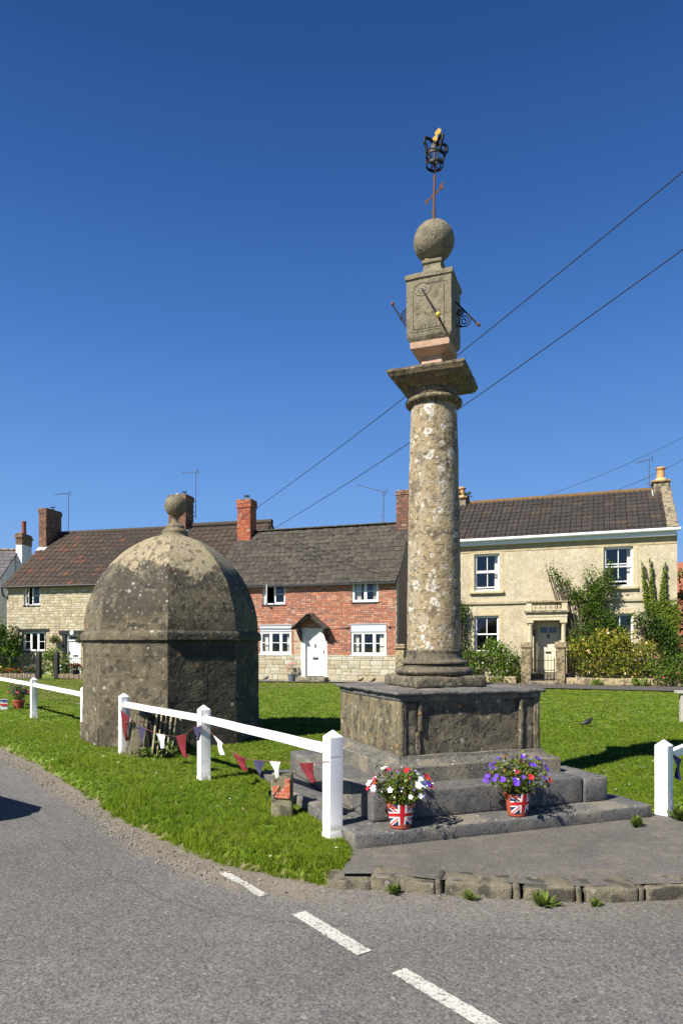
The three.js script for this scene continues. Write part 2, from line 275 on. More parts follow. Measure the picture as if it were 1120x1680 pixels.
// footpath in front of the houses
const PATH = [[-30, 34.2], [-16, 31.2], [-12.2, 30.55], [-8, 30.1], [-3.3, 28.05], [0, 27.45], [3, 26.35], [7, 23.75], [11, 22.1], [16, 20.3], [26, 17]];
const pathD = (x) => { let k = 0; while (k < PATH.length - 2 && PATH[k + 1][0] < x) k++; const a = PATH[k], b = PATH[k + 1]; return lerp(a[1], b[1], (x - a[0]) / (b[0] - a[0])); };
{
  const pos = [], idx = [], uv = []; let n = 0;
  for (let x = -28; x <= 26; x += 0.5) { const d = pathD(x) + 0.06 * (vn(x * 2, 1) - 0.5); const far = d + (x < -9 ? 0.25 : lerp(1.5, 2.6, sstep(2, 8, x))); for (const q of [d, far]) { pos.push(x, 0.128 + rise(q) - 0.1 + 0.02, -q); uv.push(x, q); } if (n) { const a = 2 * n - 2; idx.push(a, a + 2, a + 1, a + 2, a + 3, a + 1); } n++; }
  const g = new THREE.BufferGeometry(); g.setAttribute('position', new THREE.Float32BufferAttribute(pos, 3)); g.setAttribute('uv', new THREE.Float32BufferAttribute(uv, 2)); g.setIndex(idx); g.computeVertexNormals();
  setting('footpath', g, mat(S_apron, 2.6, { color: [0.75, 0.75, 0.8] }), 'dark asphalt footpath along the house fronts');
}
// ---------------------------------------------------------------- grass blades
const LOCKUP = [-2.96, 12.0];
const bladeGeo = (n, seed, lean, wide) => {
  const R = rng(seed), pos = [], idx = [];
  for (let i = 0; i < n; i++) {
    const a = R() * 6.28, r = R() * 0.5, x = cos(a) * r, z = sin(a) * r, t = R() * 6.28, w = wide * (0.6 + 0.8 * R()), h = 0.55 + 0.6 * R(), bx2 = cos(t + 1.57) * w, bz = sin(t + 1.57) * w, l = lean * (0.3 + R()), k = pos.length / 3;
    pos.push(x - bx2, 0, z - bz, x + bx2, 0, z + bz, x + cos(t) * l * 0.35 - bx2 * 0.7, h * 0.6, z + sin(t) * l * 0.35 - bz * 0.7, x + cos(t) * l * 0.35 + bx2 * 0.7, h * 0.6, z + sin(t) * l * 0.35 + bz * 0.7, x + cos(t) * l, h, z + sin(t) * l);
    idx.push(k, k + 1, k + 2, k + 1, k + 3, k + 2, k + 2, k + 3, k + 4);
  }
  const g = new THREE.BufferGeometry(); g.setAttribute('position', new THREE.Float32BufferAttribute(pos, 3)); g.setIndex(idx); g.computeVertexNormals();
  const nn = g.attributes.normal; for (let i = 0; i < nn.count; i++) { const v = new THREE.Vector3(nn.getX(i) * 0.4, 1, nn.getZ(i) * 0.4).normalize(); nn.setXYZ(i, v.x, v.y, v.z); }
  return g;
};
const grassMat = new THREE.MeshPhysicalMaterial({ roughness: 0.85, specularIntensity: 0.12, transmission: 0.4, thickness: 0, side: THREE.DoubleSide });
const grassFree = (x, d) => {
  if (onApron(x, d)) return false;
  const [u, v] = mloc(x, d); if (u > -1.46 && u < 1.52 && v > -1.5 && v < 1.5) return false;
  if (hypot(x - LOCKUP[0], d - LOCKUP[1]) < 1.42) return false;
  return true;
};
{
  const R = rng(77), mats = [], cs = [], mats2 = [], cs2 = [];
  const tone = (x, d) => { const a = fbm(x * 0.7, d * 0.7, 3, 0, 81), b = R(), s = fbm(x * 2.3, d * 2.3, 3, 0, 83); let c = mix3([0.112, 0.200, 0.008], [0.190, 0.262, 0.016], 0.6 * a + 0.4 * b); c = mix3(c, [0.24, 0.30, 0.03], sstep(0.56, 0.7, s) * 0.4); if (R() < 0.02) c = [0.34, 0.29, 0.13]; return mul3(c, 0.8 + 0.4 * R()); };
  // the near bank and the green up to the monument
  for (let i = 0; i < 62000; i++) {
    const d = 4.6 + pow(R(), 1.35) * 9.4, x = (R() * 1.12 - 0.56) * d; const e = fromEdge(x, d) + 0.12 * (fbm(x * 3.1, d * 3.1, 3, 0, 5) - 0.5);
    if ((e < -0.06 + 0.1 * sstep(-0.3, 0.0, x)) || (e < 0.12 && R() > 0.5 + 0.4 * vn(x * 6, d * 6, 0, 3)) || !grassFree(x, d)) continue;
    const long = 0.7 + 0.9 * sstep(0.5, 0.75, fbm(x * 1.6, d * 1.6, 3, 0, 86)) * sstep(0.9, 0.2, e), s = 0.05 + 0.018 * R();
    mats.push(mtx(x, lawnY(x, d) - 0.006, -d, (R() - 0.5) * 0.5, R() * 6.28, (R() - 0.5) * 0.5, s * 1.5, s * long, s * 1.5)); cs.push(tone(x, d));
  }
  // the far green, larger tufts
  for (let i = 0; i < 52000; i++) {
    const d = 11.5 + R() * 19.5, x = (R() * 1.1 - 0.55) * d; if (d > pathD(x) - 0.03 || fromEdge(x, d) < 0.05 || !grassFree(x, d)) continue;
    const s = 0.045 + 0.02 * R(); mats2.push(mtx(x, lawnY(x, d) - 0.006, -d, (R() - 0.5) * 0.5, R() * 6.28, (R() - 0.5) * 0.5, s * 2.2, s * 0.55, s * 2.2)); cs2.push(tone(x, d));
  }
  const a = instanced('grass', bladeGeo(18, 5, 0.5, 0.032), grassMat, mats, cs, scene); a.userData.label = 'blades of grass on the verge and near green';
  const b = instanced('grass_001', bladeGeo(14, 6, 0.45, 0.06), grassMat, mats2, cs2, scene); b.userData.label = 'blades of short grass on the far green';
  // straw and dry stalks along the bank and kerb foot
  const m3 = [], c3 = [];
  for (let i = 0; i < 700; i++) { const x = -4.5 + 7.4 * R(), d = edgeD(x) + (R() - 0.7) * 0.28; if (x > 0.1 && d > edgeD(x)) continue; m3.push(mtx(x, x > 0.1 ? ROAD_Y + 0.004 : max(ROAD_Y + 0.004, lawnY(x, d) + 0.004), -d, 1.35 + 0.25 * R(), R() * 6.28, 0, 0.03 + 0.05 * R(), 0.05 + 0.06 * R(), 0.02)); const k = 0.6 + 0.6 * R(); c3.push([0.40 * k, 0.31 * k, 0.16 * k]); }
  const st = instanced('dry_grass', bladeGeo(3, 9, 0.3, 0.03), grassMat, m3, c3, scene); st.userData.label = 'dry straw lying along the verge and kerb';
  // grit
  const m4 = [], c4 = []; const gg = rough(new THREE.IcosahedronGeometry(1, 0), 0.3, 1.3, 4);
  for (let i = 0; i < 2300; i++) { const x = -5.6 + 4.9 * R() + 0.8 * R() * R(), off = -0.02 - 0.30 * pow(R(), 1.3), d = edgeD(x) + off * 1.3; const s = 0.003 + 0.009 * pow(R(), 4); m4.push(mtx(x, max(ROAD_Y, lawnY(x, d)) + s * 0.4, -d, R() * 3, R() * 3, R() * 3, s, s * 0.7, s * 1.2)); const k = 0.4 + 0.8 * R(); c4.push([0.26 * k, 0.235 * k, 0.19 * k]); }
  const gs = instanced('gravel', gg, flat(1, 1, 1, 0.95), m4, c4, scene); gs.userData.label = 'loose grit and small stones at the road edge';
  // daisies and clover heads
  const m5 = [], c5 = [];
  const dais = (() => { const l = []; for (let k = 0; k < 7; k++) { const a = k / 7 * 6.28; l.push(box(0.5, 0.12, 0.22, 0.42, 0, 0).rotateY(a)); } l.push(new THREE.IcosahedronGeometry(0.22, 0)); return merge(l.map(strip)); })();
  for (let i = 0; i < 240; i++) { const d = 5 + pow(R(), 0.7) * 14, x = (R() - 0.5) * d; if (fromEdge(x, d) < 0.2 || d > pathD(x) - 1 || !grassFree(x, d)) continue; m5.push(mtx(x, lawnY(x, d) + 0.045, -d, 0.3 * R(), R() * 6, 0.3 * R(), 0.011 + 0.006 * R())); c5.push(R() < 0.85 ? [0.75, 0.75, 0.7] : [0.75, 0.62, 0.04]); }
  const da = instanced('daisies', dais, flat(1, 1, 1, 0.7), m5, c5, scene); da.userData.label = 'tiny white daisies scattered in the grass';
}
// ---------------------------------------------------------------- stone surfaces
const S_step = surf(1024, 1024, (u, v) => {                      // dark grey, worn smooth slabs
  const a = fbm(u * 5, v * 5, 5, 5, 101), b = fbm(u * 28, v * 28, 4, 28, 102), c = vn(u * 260, v * 260, 260, 103); let q = mix3([0.052, 0.052, 0.051], [0.150, 0.146, 0.138], a * 0.45 + b * 0.55);
  q = mix3(q, [0.26, 0.225, 0.165], sstep(0.56, 0.74, fbm(u * 3, v * 3, 4, 3, 107)) * 0.5);
  const [sd, id] = spot(u * 22, v * 22, 22, 0.35, 0.05, 0.34, 104); q = mix3(q, id > 0.88 ? [0.42, 0.24, 0.06] : [0.36, 0.35, 0.31], (1 - sstep(0.5, 1, sd + 0.4 * (b - 0.5))) * 0.55 * (id > 0.35));
  const pit = sstep(0.63, 0.73, fbm(u * 52, v * 52, 3, 52, 108)); q = mul3(q, 1 - 0.4 * pit); return [...mul3(q, 0.78 + 0.44 * c), 0.55 * b + 0.35 * c - 0.25 * pit];
});
const S_plinth = surf(1024, 1024, (u, v) => {                    // olive grey, flaking, with pale vertical streaks and orange lichen
  const a = fbm(u * 5, v * 5, 5, 5, 111), b = fbm(u * 26, v * 26, 4, 26, 112), c = vn(u * 240, v * 240, 240, 113), st = fbm(u * 22, v * 4, 4, 4, 114); let q = mix3([0.058, 0.049, 0.032], [0.165, 0.140, 0.092], a * 0.4 + b * 0.6);
  q = mix3(q, [0.26, 0.228, 0.155], sstep(0.5, 0.75, st * 0.6 + fbm(u * 14, v * 14, 4, 14, 118) * 0.4) * 0.5); q = mix3(q, [0.035, 0.032, 0.027], sstep(0.56, 0.74, fbm(u * 10, v * 10, 5, 10, 115)) * 0.75);
  const [sd, id] = spot(u * 16, v * 16, 16, 0.45, 0.06, 0.36, 116), e = 1 - sstep(0.55, 1, sd + 0.7 * (b - 0.5)); q = mix3(q, id > 0.72 ? [0.40, 0.20, 0.045] : [0.36, 0.35, 0.29], e * 0.65 * (id > 0.3));
  const pit = sstep(0.6, 0.72, fbm(u * 34, v * 34, 3, 34, 119)); q = mix3(q, [0.022, 0.02, 0.016], pit * 0.6); return [...mul3(q, 0.78 + 0.44 * c), 0.5 * b + 0.2 * c + 0.3 * a - 0.3 * pit];
});
const S_dial = surf(512, 512, (u, v) => { const a = fbm(u * 6, v * 6, 5, 6, 121), b = fbm(u * 24, v * 24, 4, 24, 122), c = vn(u * 130, v * 130, 130, 123); let q = mix3([0.125, 0.108, 0.068], [0.25, 0.22, 0.145], a * 0.5 + b * 0.5); q = mix3(q, [0.06, 0.055, 0.042], sstep(0.54, 0.76, fbm(u * 8, v * 8, 4, 8, 124)) * 0.4); const [sd, id] = spot(u * 12, v * 12, 12, 0.4, 0.08, 0.35, 125); q = mix3(q, id > 0.7 ? [0.40, 0.23, 0.06] : [0.40, 0.38, 0.31], (1 - sstep(0.5, 1, sd)) * 0.55 * (id > 0.4)); const pit = sstep(0.6, 0.72, fbm(u * 18, v * 18, 3, 18, 126)); q = mul3(q, 1 - 0.3 * pit); return [...mul3(q, 0.8 + 0.4 * c), b * 0.6 + c * 0.3 - 0.2 * pit]; });
const S_pink = surf(256, 256, (u, v) => { const b = fbm(u * 10, v * 10, 4, 10, 131), c = vn(u * 90, v * 90, 90, 132); return [...mul3(mix3([0.34, 0.20, 0.135], [0.44, 0.32, 0.22], b), 0.8 + 0.4 * c), b]; });
const S_col = surf(1024, 2048, (u, v) => {                       // the shaft: ochre with pits, streaks and rings of white lichen
  const X = u * 1.7, Y = v * 2.8, a = fbm(u * 7, Y * 4, 5, 0, 141), b = fbm(u * 40, Y * 24, 4, 0, 142), c = vn(u * 240, v * 400, 0, 143);
  let q = mix3([0.185, 0.140, 0.078], [0.36, 0.285, 0.170], a * 0.5 + b * 0.5); q = mix3(q, [0.33, 0.30, 0.225], sstep(0.5, 0.7, fbm(u * 12, Y * 1.2, 4, 0, 144)) * 0.5);
  q = mix3(q, [0.07, 0.058, 0.04], sstep(0.57, 0.72, fbm(u * 18, Y * 11, 5, 0, 145)) * 0.6);
  const low = 1 - sstep(0.25, 1.3, Y);                           // lichen grows thicker on the lower half
  for (const [f, s, dens, r1] of [[8, 151, 0.42, 0.55], [15, 152, 0.30, 0.42], [26, 153, 0.22, 0.4]]) {
    const wx = 0.35 * (fbm(u * 34, Y * 20, 3, 0, 147) - 0.5), [sd, id] = spot(X * f + wx, Y * f - wx, 0, (dens + 0.22 * low) * (0.35 + 1.3 * fbm(u * 5, Y * 3, 2, 0, s + 40)), 0.06, r1 * 0.9, s), w = sd + 1.5 * (b - 0.5); if (w < 1.15) { const ring = sstep(0.35, 0.6, w) * (1 - sstep(0.85, 1.1, w)); const body = 1 - sstep(0.8, 1.05, w); q = mix3(q, [0.40, 0.38, 0.31], body * 0.4); q = mix3(q, id > 0.85 ? [0.46, 0.31, 0.12] : [0.55, 0.54, 0.48], ring * (0.5 + 0.5 * id) * (id > 0.2)); }
  }
  const pit = sstep(0.7, 0.82, vn(u * 60, Y * 36, 0, 148)); q = mul3(q, 1 - 0.35 * pit);
  return [...mul3(q, 0.8 + 0.4 * c), 0.55 * b + 0.25 * c + 0.2 - 0.3 * pit];
});

// ---------------------------------------------------------------- the market cross
{
  const X = thing('market_cross', 'tall stone column on stepped plinth with sundial block, ball and iron crown', 'monument', [MC[0], 0, -MC[1]], MT);
  const mStep = mat(S_step, 1.5, { rough: 0.82, bump: 0.006 }), mPl = mat(S_plinth, 1.2, { bump: 0.014 }), mSm = mat(S_plinth, 0.8, { bump: 0.008 });
  // two steps, each a frame of slabs round a core
  const slab = (x0, x1, z0, z1, y, h, s, n = 10) => part('step_slab', stone(x1 - x0 - 0.006, h, z1 - z0 - 0.006, { r: 0.022, n: [n, 2, 5], amp: 0.011, f: 4, seed: s }), mStep, X, { pos: [(x0 + x1) / 2, y, (z0 + z1) / 2] });
  slab(-1.5, 1.5, 1.0, 1.505, -0.02, 0.135, 201, 30); slab(-1.5, -1.0, -1.5, 1.0, -0.02, 0.132, 202, 6); slab(1.0, 1.5, -1.5, 1.0, -0.02, 0.132, 203, 6); slab(-1.0, 1.0, -1.5, -1.0, -0.02, 0.132, 204);
  slab(-1.225, 0.94, 0.72, 1.225, 0.112, 0.25, 205, 22); slab(0.94, 1.225, 0.72, 1.225, 0.112, 0.244, 206, 4); slab(-1.225, -0.72, -1.3, 0.72, 0.112, 0.248, 207, 6); slab(0.72, 1.225, -1.3, 0.72, 0.112, 0.248, 208, 6); slab(-0.72, 0.72, -1.3, -0.72, 0.112, 0.248, 209);
  // base moulding: upright face, then a hollow running up to the die
  const W = 0.9, DB = 0.94, ring = (hx, hz, y) => [[-hx, y, hz], [hx, y, hz], [hx, y, -hz], [-hx, y, -hz]];
  const mould = (prof, name, m, seed, sx, sz, amp = 0.006) => {   // prof: [inset, y]; swept round a rectangle, subdivided
    const P = [], idx = []; const N = 14;
    for (const [ins, y] of prof) { const c = ring(sx - ins, sz - ins, y); for (let k = 0; k < 4; k++) for (let i = 0; i < N; i++) { const a = c[k], b = c[(k + 1) % 4], t = i / N; P.push(a[0] + (b[0] - a[0]) * t, y, a[2] + (b[2] - a[2]) * t); } }
    const L = 4 * N; for (let j = 0; j < prof.length - 1; j++) for (let i = 0; i < L; i++) { const a = j * L + i, b = j * L + (i + 1) % L; idx.push(a, b, a + L, b, b + L, a + L); }
    const top = (prof.length - 1) * L; P.push(0, prof[prof.length - 1][1], 0); for (let i = 0; i < L; i++) idx.push(top + i, top + (i + 1) % L, top + L);
    P.push(0, prof[0][1], 0); for (let i = 0; i < L; i++) idx.push((i + 1) % L, i, P.length / 3 - 1);
    const g = new THREE.BufferGeometry(); g.setAttribute('position', new THREE.Float32BufferAttribute(P, 3)); g.setAttribute('uv', new THREE.Float32BufferAttribute(new Float32Array(P.length / 3 * 2), 2)); g.setIndex(idx); g.computeVertexNormals();
    return part(name, boxUV(rough(g, amp, 6, seed, 0.5), seed * 0.3, 0), m, X);
  };
  mould([[0.0, 0.358], [0.0, 0.44], [0.0, 0.502], [0.012, 0.514], [0.05, 0.522], [0.085, 0.535], [0.11, 0.556], [0.12, 0.585]], 'base_moulding', mat(S_step, 1.1, { bump: 0.012, color: [1.15, 1.12, 1.0] }), 211, W, DB, 0.012);
  // die: recessed rough core, with pilasters and frieze standing proud
  part('die', stone(1.44, 0.60, 1.52, { r: 0.01, n: [26, 14, 26], amp: 0.012, f: 9, seed: 212, crease: 1.4 }), mPl, X, { pos: [0, 0.55, 0] });
  // front face: broken panel stones in two courses
  const face = (w, h, s, amp) => stone(w - 0.005, h - 0.005, 0.06, { r: 0.012, n: [20, 10, 2], amp, f: 11, seed: s, crease: 1.2 });
  for (const [x0, x1, y0, y1, s, a, zo] of [[-0.50, -0.12, 0.84, 1.085, 221, 0.008, 0.012], [-0.12, 0.26, 0.84, 1.085, 222, 0.010, 0.006], [0.26, 0.52, 0.84, 1.085, 223, 0.012, 0.004], [-0.50, 0.05, 0.575, 0.835, 224, 0.026, -0.012], [0.05, 0.52, 0.575, 0.83, 225, 0.028, -0.008]])
    part('panel_stone', face(x1 - x0, y1 - y0, s, a), mPl, X, { pos: [(x0 + x1) / 2, y0, 0.715 + zo] });
  const pil = (x0, x1, z0, z1, y0, y1, s, amp = 0.006) => part('pilaster', stone(x1 - x0, y1 - y0, z1 - z0, { r: 0.012, n: [3, 16, 3], amp, f: 12, seed: s }), mPl, X, { pos: [(x0 + x1) / 2, y0, (z0 + z1) / 2] });
  // corner pilasters on the front: outer edge strip, sunk field, inner strip
  for (const [sx, s] of [[-1, 231], [1, 241]]) {
    const q = (a, b) => sx < 0 ? [-b, -a] : [a, b];
    pil(...q(0.725, 0.762), 0.60, 0.80, 0.575, 1.09, s); pil(...q(0.58, 0.722), 0.70, 0.777, 0.575, 1.075, s + 1, 0.009); pil(...q(0.535, 0.575), 0.70, 0.80, sx < 0 ? 0.80 : 0.575, 1.09, s + 2, 0.009);
    if (sx < 0) pil(...q(0.545, 0.60), 0.70, 0.782, 0.575, 0.80, s + 3, 0.016);
  }
  // side slabs (the left side is plain slabs with open joints)
  for (const sx of [-1, 1]) for (const [z0, z1, s] of [[0.05, 0.795, 251], [-0.62, 0.044, 252], [-0.80, -0.626, 253]])
    part('side_slab', stone(0.07, 0.515, z1 - z0 - 0.004, { r: 0.01, n: [2, 12, 14], amp: 0.006, f: 8, seed: s + (sx > 0 ? 4 : 0), crease: 1.1 }), mat(S_plinth, 1.1, { bump: 0.008, color: [1.25, 1.22, 1.1] }), X, { pos: [sx * 0.735, 0.575, (z0 + z1) / 2] });
  const mFr = mat(S_step, 0.9, { bump: 0.006 });
  for (const [x0, x1, s] of [[-0.775, -0.53, 261], [-0.525, 0.53, 262], [0.535, 0.775, 263]]) part('frieze', stone(x1 - x0, 0.058, 0.12, { r: 0.008, n: [10, 1, 2], amp: 0.006, f: 9, seed: s }), mFr, X, { pos: [(x0 + x1) / 2, 1.088, (abs(x0 + x1) > 0.4 ? 0.738 : 0.718)] });
  for (const sx of [-1, 1]) for (const [z0, z1, s] of [[0.05, 0.685, 264], [-0.80, 0.044, 266]]) part('frieze', stone(0.1, 0.058, z1 - z0, { r: 0.008, n: [1, 1, 9], amp: 0.006, f: 9, seed: s + sx }), mFr, X, { pos: [sx * 0.728, 1.088, (z0 + z1) / 2] });
  part('cap_slab', stone(1.63, 0.036, 1.72, { r: 0.013, n: [44, 1, 44], amp: 0.013, f: 12, seed: 271, crease: 1.2 }), mat(S_step, 1.2, { bump: 0.008, color: [1.1, 1.08, 1.05] }), X, { pos: [0, 1.142, -0.02] });
  // column base
  part('column_plinth', stone(0.81, 0.122, 0.81, { r: 0.025, n: [14, 3, 14], amp: 0.014, f: 6, seed: 281 }), mSm, X, { pos: [0, 1.172, 0] });
  const lat = (name, prof, m, seg, amp, seed, uvs = [2.4, 1]) => { const g = lathe(prof, seg), p = g.attributes.position, uv = g.attributes.uv; for (let i = 0; i < p.count; i++) uv.setXY(i, uv.getX(i) * uvs[0], p.getY(i) * uvs[1]); const q = g.clone(), ps = q.attributes.position; for (let i = 0; i < ps.count; i++) { const x = ps.getX(i), y = ps.getY(i), z = ps.getZ(i), n = amp * n3(x * 7, y * 7, z * 7, seed), r = hypot(x, z) || 1; ps.setXYZ(i, x + x / r * n, y + n * 0.4, z + z / r * n); } q.computeVertexNormals(); return part(name, q, m, X); };
  lat('base_torus', smoothProf([[0.30, 1.29], [0.375, 1.295], [0.412, 1.325], [0.412, 1.352], [0.385, 1.382], [0.33, 1.388], [0.30, 1.388]], 30), mSm, 64, 0.008, 282);
  lat('base_fillet', [[0.2, 1.385], [0.335, 1.386], [0.335, 1.402], [0.318, 1.405], [0.318, 1.415], [0.2, 1.416]], mSm, 64, 0.004, 283);
  lat('base_ring', smoothProf([[0.27, 1.412], [0.345, 1.414], [0.357, 1.428], [0.350, 1.444], [0.325, 1.452], [0.305, 1.475], [0.293, 1.52], [0.289, 1.56], [0.2, 1.562]], 40), mSm, 64, 0.006, 284);
  // shaft in two stones (joint shows as a fine line)
  const shaft = (y0, y1, s) => { const pr = [], N = 46; for (let i = 0; i <= N; i++) { const y = lerp(y0, y1, i / N), t = (y - 1.55) / 2.6; let r = 0.287 - 0.012 * t - 0.031 * t * t; if (i === 0 || i === N) r -= 0.004; pr.push([r, y]); } const g = lathe(pr, 72), p = g.attributes.position, uv = g.attributes.uv; for (let i = 0; i < p.count; i++) { const x = p.getX(i), y = p.getY(i), z = p.getZ(i), n = 0.006 * n3(x * 5, y * 5, z * 5, 301) + 0.003 * n3(x * 17, y * 17, z * 17, 302), r = hypot(x, z); p.setXYZ(i, x + x / r * n, y, z + z / r * n); uv.setY(i, (y - 1.5) / 2.8); } g.computeVertexNormals(); return part('shaft', g, mat(S_col, 0, { bump: 0.012, off: [0.35, 0] }), X); };
  shaft(1.555, 2.30, 1); shaft(2.302, 4.16, 2);
  const mCap = mat(S_plinth, 0.9, { bump: 0.008, color: [1.3, 1.22, 1.05] });
  lat('astragal', smoothProf([[0.2, 4.135], [0.245, 4.14], [0.287, 4.158], [0.302, 4.182], [0.290, 4.208], [0.25, 4.22], [0.2, 4.222]], 26), mCap, 64, 0.003, 303);
  lat('necking', [[0.2, 4.21], [0.246, 4.215], [0.243, 4.27], [0.243, 4.315], [0.2, 4.32]], mCap, 64, 0.004, 304);
  // capital, turned to the compass
  const T2 = -41 * PI / 180;
  const sq = (prof, name, m, seed, amp, parent = X, N = 10, sup = 0) => {   // prof [half width, y, roundness 0..1]; sections blend circle to square
    const P = [], idx = [], L = 4 * N;
    for (const [hw, y, rd] of prof) for (let i = 0; i < L; i++) { const k = floor(i / N), t = (i % N) / N * 2 - 1, v = [[t, 1], [1, -t], [-t, -1], [-1, t]][k], l = hypot(...v), s = lerp(1, 1 / l, rd ?? 0); P.push(v[0] * hw * s, y, v[1] * hw * s); }
    for (let j = 0; j < prof.length - 1; j++) for (let i = 0; i < L; i++) { const a = j * L + i, b = j * L + (i + 1) % L; idx.push(a, b, a + L, b, b + L, a + L); }
    const top = (prof.length - 1) * L, n0 = P.length / 3; P.push(0, prof[prof.length - 1][1], 0, 0, prof[0][1], 0); for (let i = 0; i < L; i++) { idx.push(top + i, top + (i + 1) % L, n0); idx.push((i + 1) % L, i, n0 + 1); }
    const g = new THREE.BufferGeometry(); g.setAttribute('position', new THREE.Float32BufferAttribute(P, 3)); g.setAttribute('uv', new THREE.Float32BufferAttribute(new Float32Array(P.length / 3 * 2), 2)); g.setIndex(idx); g.computeVertexNormals();
    return part(name, boxUV(rough(g, amp, 9, seed, 0.55), seed * 0.3, 0), m, parent, { rot: [0, parent === X ? T2 : 0, 0] });
  };
  sq([[0.242, 4.30, 1], [0.262, 4.318, 1], [0.285, 4.335, 0.7], [0.325, 4.352, 0.35], [0.352, 4.366, 0.08], [0.360, 4.372, 0], [0.362, 4.384, 0], [0.378, 4.39, 0], [0.385, 4.402, 0], [0.396, 4.425, 0], [0.402, 4.432, 0], [0.403, 4.455, 0], [0.396, 4.46, 0]], 'abacus', mCap, 311, 0.008);
  const mPink = mat(S_pink, 0.4, { bump: 0.004 }), mDial = mat(S_dial, 0.55, { bump: 0.008 });
  sq([[0.15, 4.455], [0.135, 4.52], [0.115, 4.57], [0.105, 4.60], [0.102, 4.665], [0.118, 4.675], [0.155, 4.692], [0.195, 4.712], [0.205, 4.72], [0.206, 4.735], [0.206, 4.785], [0.198, 4.79]], 'dial_pedestal', mPink, 312, 0.004);
  sq([[0.20, 4.775], [0.228, 4.815], [0.236, 4.83], [0.236, 4.9], [0.236, 5.0], [0.236, 5.1], [0.236, 5.2], [0.236, 5.3], [0.236, 5.42]], 'dial_block', mDial, 313, 0.005, X, 14);
  sq([[0.232, 5.415], [0.249, 5.43], [0.251, 5.47], [0.236, 5.485], [0.15, 5.50], [0.122, 5.525], [0.105, 5.56], [0.092, 5.60], [0.088, 5.635], [0.104, 5.65], [0.104, 5.68], [0.08, 5.69], [0.07, 5.72]], 'dial_cap', mDial, 314, 0.006);
  { const g = new THREE.SphereGeometry(0.216, 40, 28), p = g.attributes.position, uv = g.attributes.uv; for (let i = 0; i < p.count; i++) { const x = p.getX(i), y = p.getY(i), z = p.getZ(i), n = 1 + 0.022 * n3(x * 16, y * 16, z * 16, 315) + 0.012 * n3(x * 40, y * 40, z * 40, 316); p.setXYZ(i, x * n, y * n, z * n); uv.setXY(i, uv.getX(i) * 1.4, y); } g.computeVertexNormals(); part('stone_ball', g, mat(S_dial, 0.5, { bump: 0.012 }), X, { pos: [0, 5.915, 0] }); }
  // dial marks cut in the front face: border, sun rays, hour lines
  const iron = flat(0.018, 0.014, 0.012, 0.6, { metalness: 0.6 }), rust = flat(0.115, 0.05, 0.03, 0.85), gilt = flat(0.78, 0.50, 0.09, 0.4, { metalness: 0.25 });
  const D = grp('sundial', X); D.rotation.y = T2;
  const cut = flat(0.10, 0.09, 0.065, 0.95), pale = flat(0.34, 0.32, 0.27, 0.95), zf = 0.2405, ln = (x0, y0, x1, y1, w = 0.0028) => { const l = hypot(x1 - x0, y1 - y0); return box(l, w, 0.003).rotateZ(atan2(y1 - y0, x1 - x0)).translate((x0 + x1) / 2, (y0 + y1) / 2, zf); };
  const marks = [ln(-0.165, 4.9, 0.16, 4.9), ln(-0.165, 4.9, -0.165, 5.3), ln(0.16, 4.9, 0.16, 5.33), ln(-0.02, 5.36, 0.16, 5.36), ln(-0.19, 4.875, 0.18, 4.875, 0.002)], cx = -0.069, cy = 5.31;
  for (let k = 0; k < 24; k++) { const a = k / 24 * 2 * PI; marks.push(ln(cx + cos(a) * 0.086, cy + sin(a) * 0.068, cx + cos(a + 0.27) * 0.086, cy + sin(a + 0.27) * 0.068, 0.003)); }
  for (let k = 0; k < 9; k++) { const x = -0.15 + k * 0.037; marks.push(ln(x, 4.905, x + (x - cx) * 0.12, 4.94, 0.003)); if (k % 2) marks.push(ln(x - 0.008, 5.045, x + 0.006, 5.07, 0.003), ln(x + 0.006, 5.07, x + 0.012, 5.045, 0.003)); }
  part('dial_lines', marks, cut, D); const rays = []; for (let k = 0; k < 14; k++) { const a = k / 14 * 2 * PI; rays.push(ln(cx + cos(a) * 0.012, cy + sin(a) * 0.012, cx + cos(a) * 0.05, cy + sin(a) * 0.045, 0.004)); } part('dial_sun', rays, pale, D);
  part('gnomon', [bar([-0.069, 5.31, 0.236], [0.139, 4.935, 0.40], 0.0085), bar([0.139, 4.935, 0.40], [0.171, 4.848, 0.236], 0.007)], iron, D);
  part('gilt_ball', new THREE.SphereGeometry(0.026, 16, 12).translate(0.139, 4.935, 0.405), gilt, D);
  const spiral = (cx2, cy2, r, t0, dir, z = 0) => { const pts = []; for (let i = 0; i <= 36; i++) { const t = i / 36, a = t0 + dir * t * 4.6 * PI; pts.push([cx2 + cos(a) * r * (1 - 0.85 * t), cy2 + sin(a) * r * (1 - 0.85 * t), z]); } return tube(pts, 0.0065, 5, false, 90); };
  part('gnomon', [bar([0.236, 5.23, 0], [0.464, 4.96, 0], 0.009), spiral(0.325, 5.02, 0.072, 0.9, -1), spiral(0.28, 5.115, 0.042, 0.6, -1), bar([0.236, 4.985, 0], [0.30, 4.955, 0], 0.006)], iron, D); part('gnomon_tip', lathe([[0, 0], [0.02, 0.03], [0.018, 0.045], [0, 0.075]], 10).rotateZ(PI + 0.69).translate(0.45, 4.985, 0), rust, D);
  part('gnomon', [bar([-0.236, 4.95, 0], [-0.463, 5.33, 0], 0.009), spiral(-0.315, 5.19, 0.068, 3.6, 1), spiral(-0.275, 5.085, 0.04, 3.6, 1), bar([-0.236, 5.255, 0], [-0.32, 5.255, 0], 0.006)], iron, D); part('gnomon_tip', lathe([[0, 0], [0.019, 0.03], [0.017, 0.045], [0, 0.075]], 10).rotateZ(0.34).translate(-0.445, 5.30, 0), rust, D);
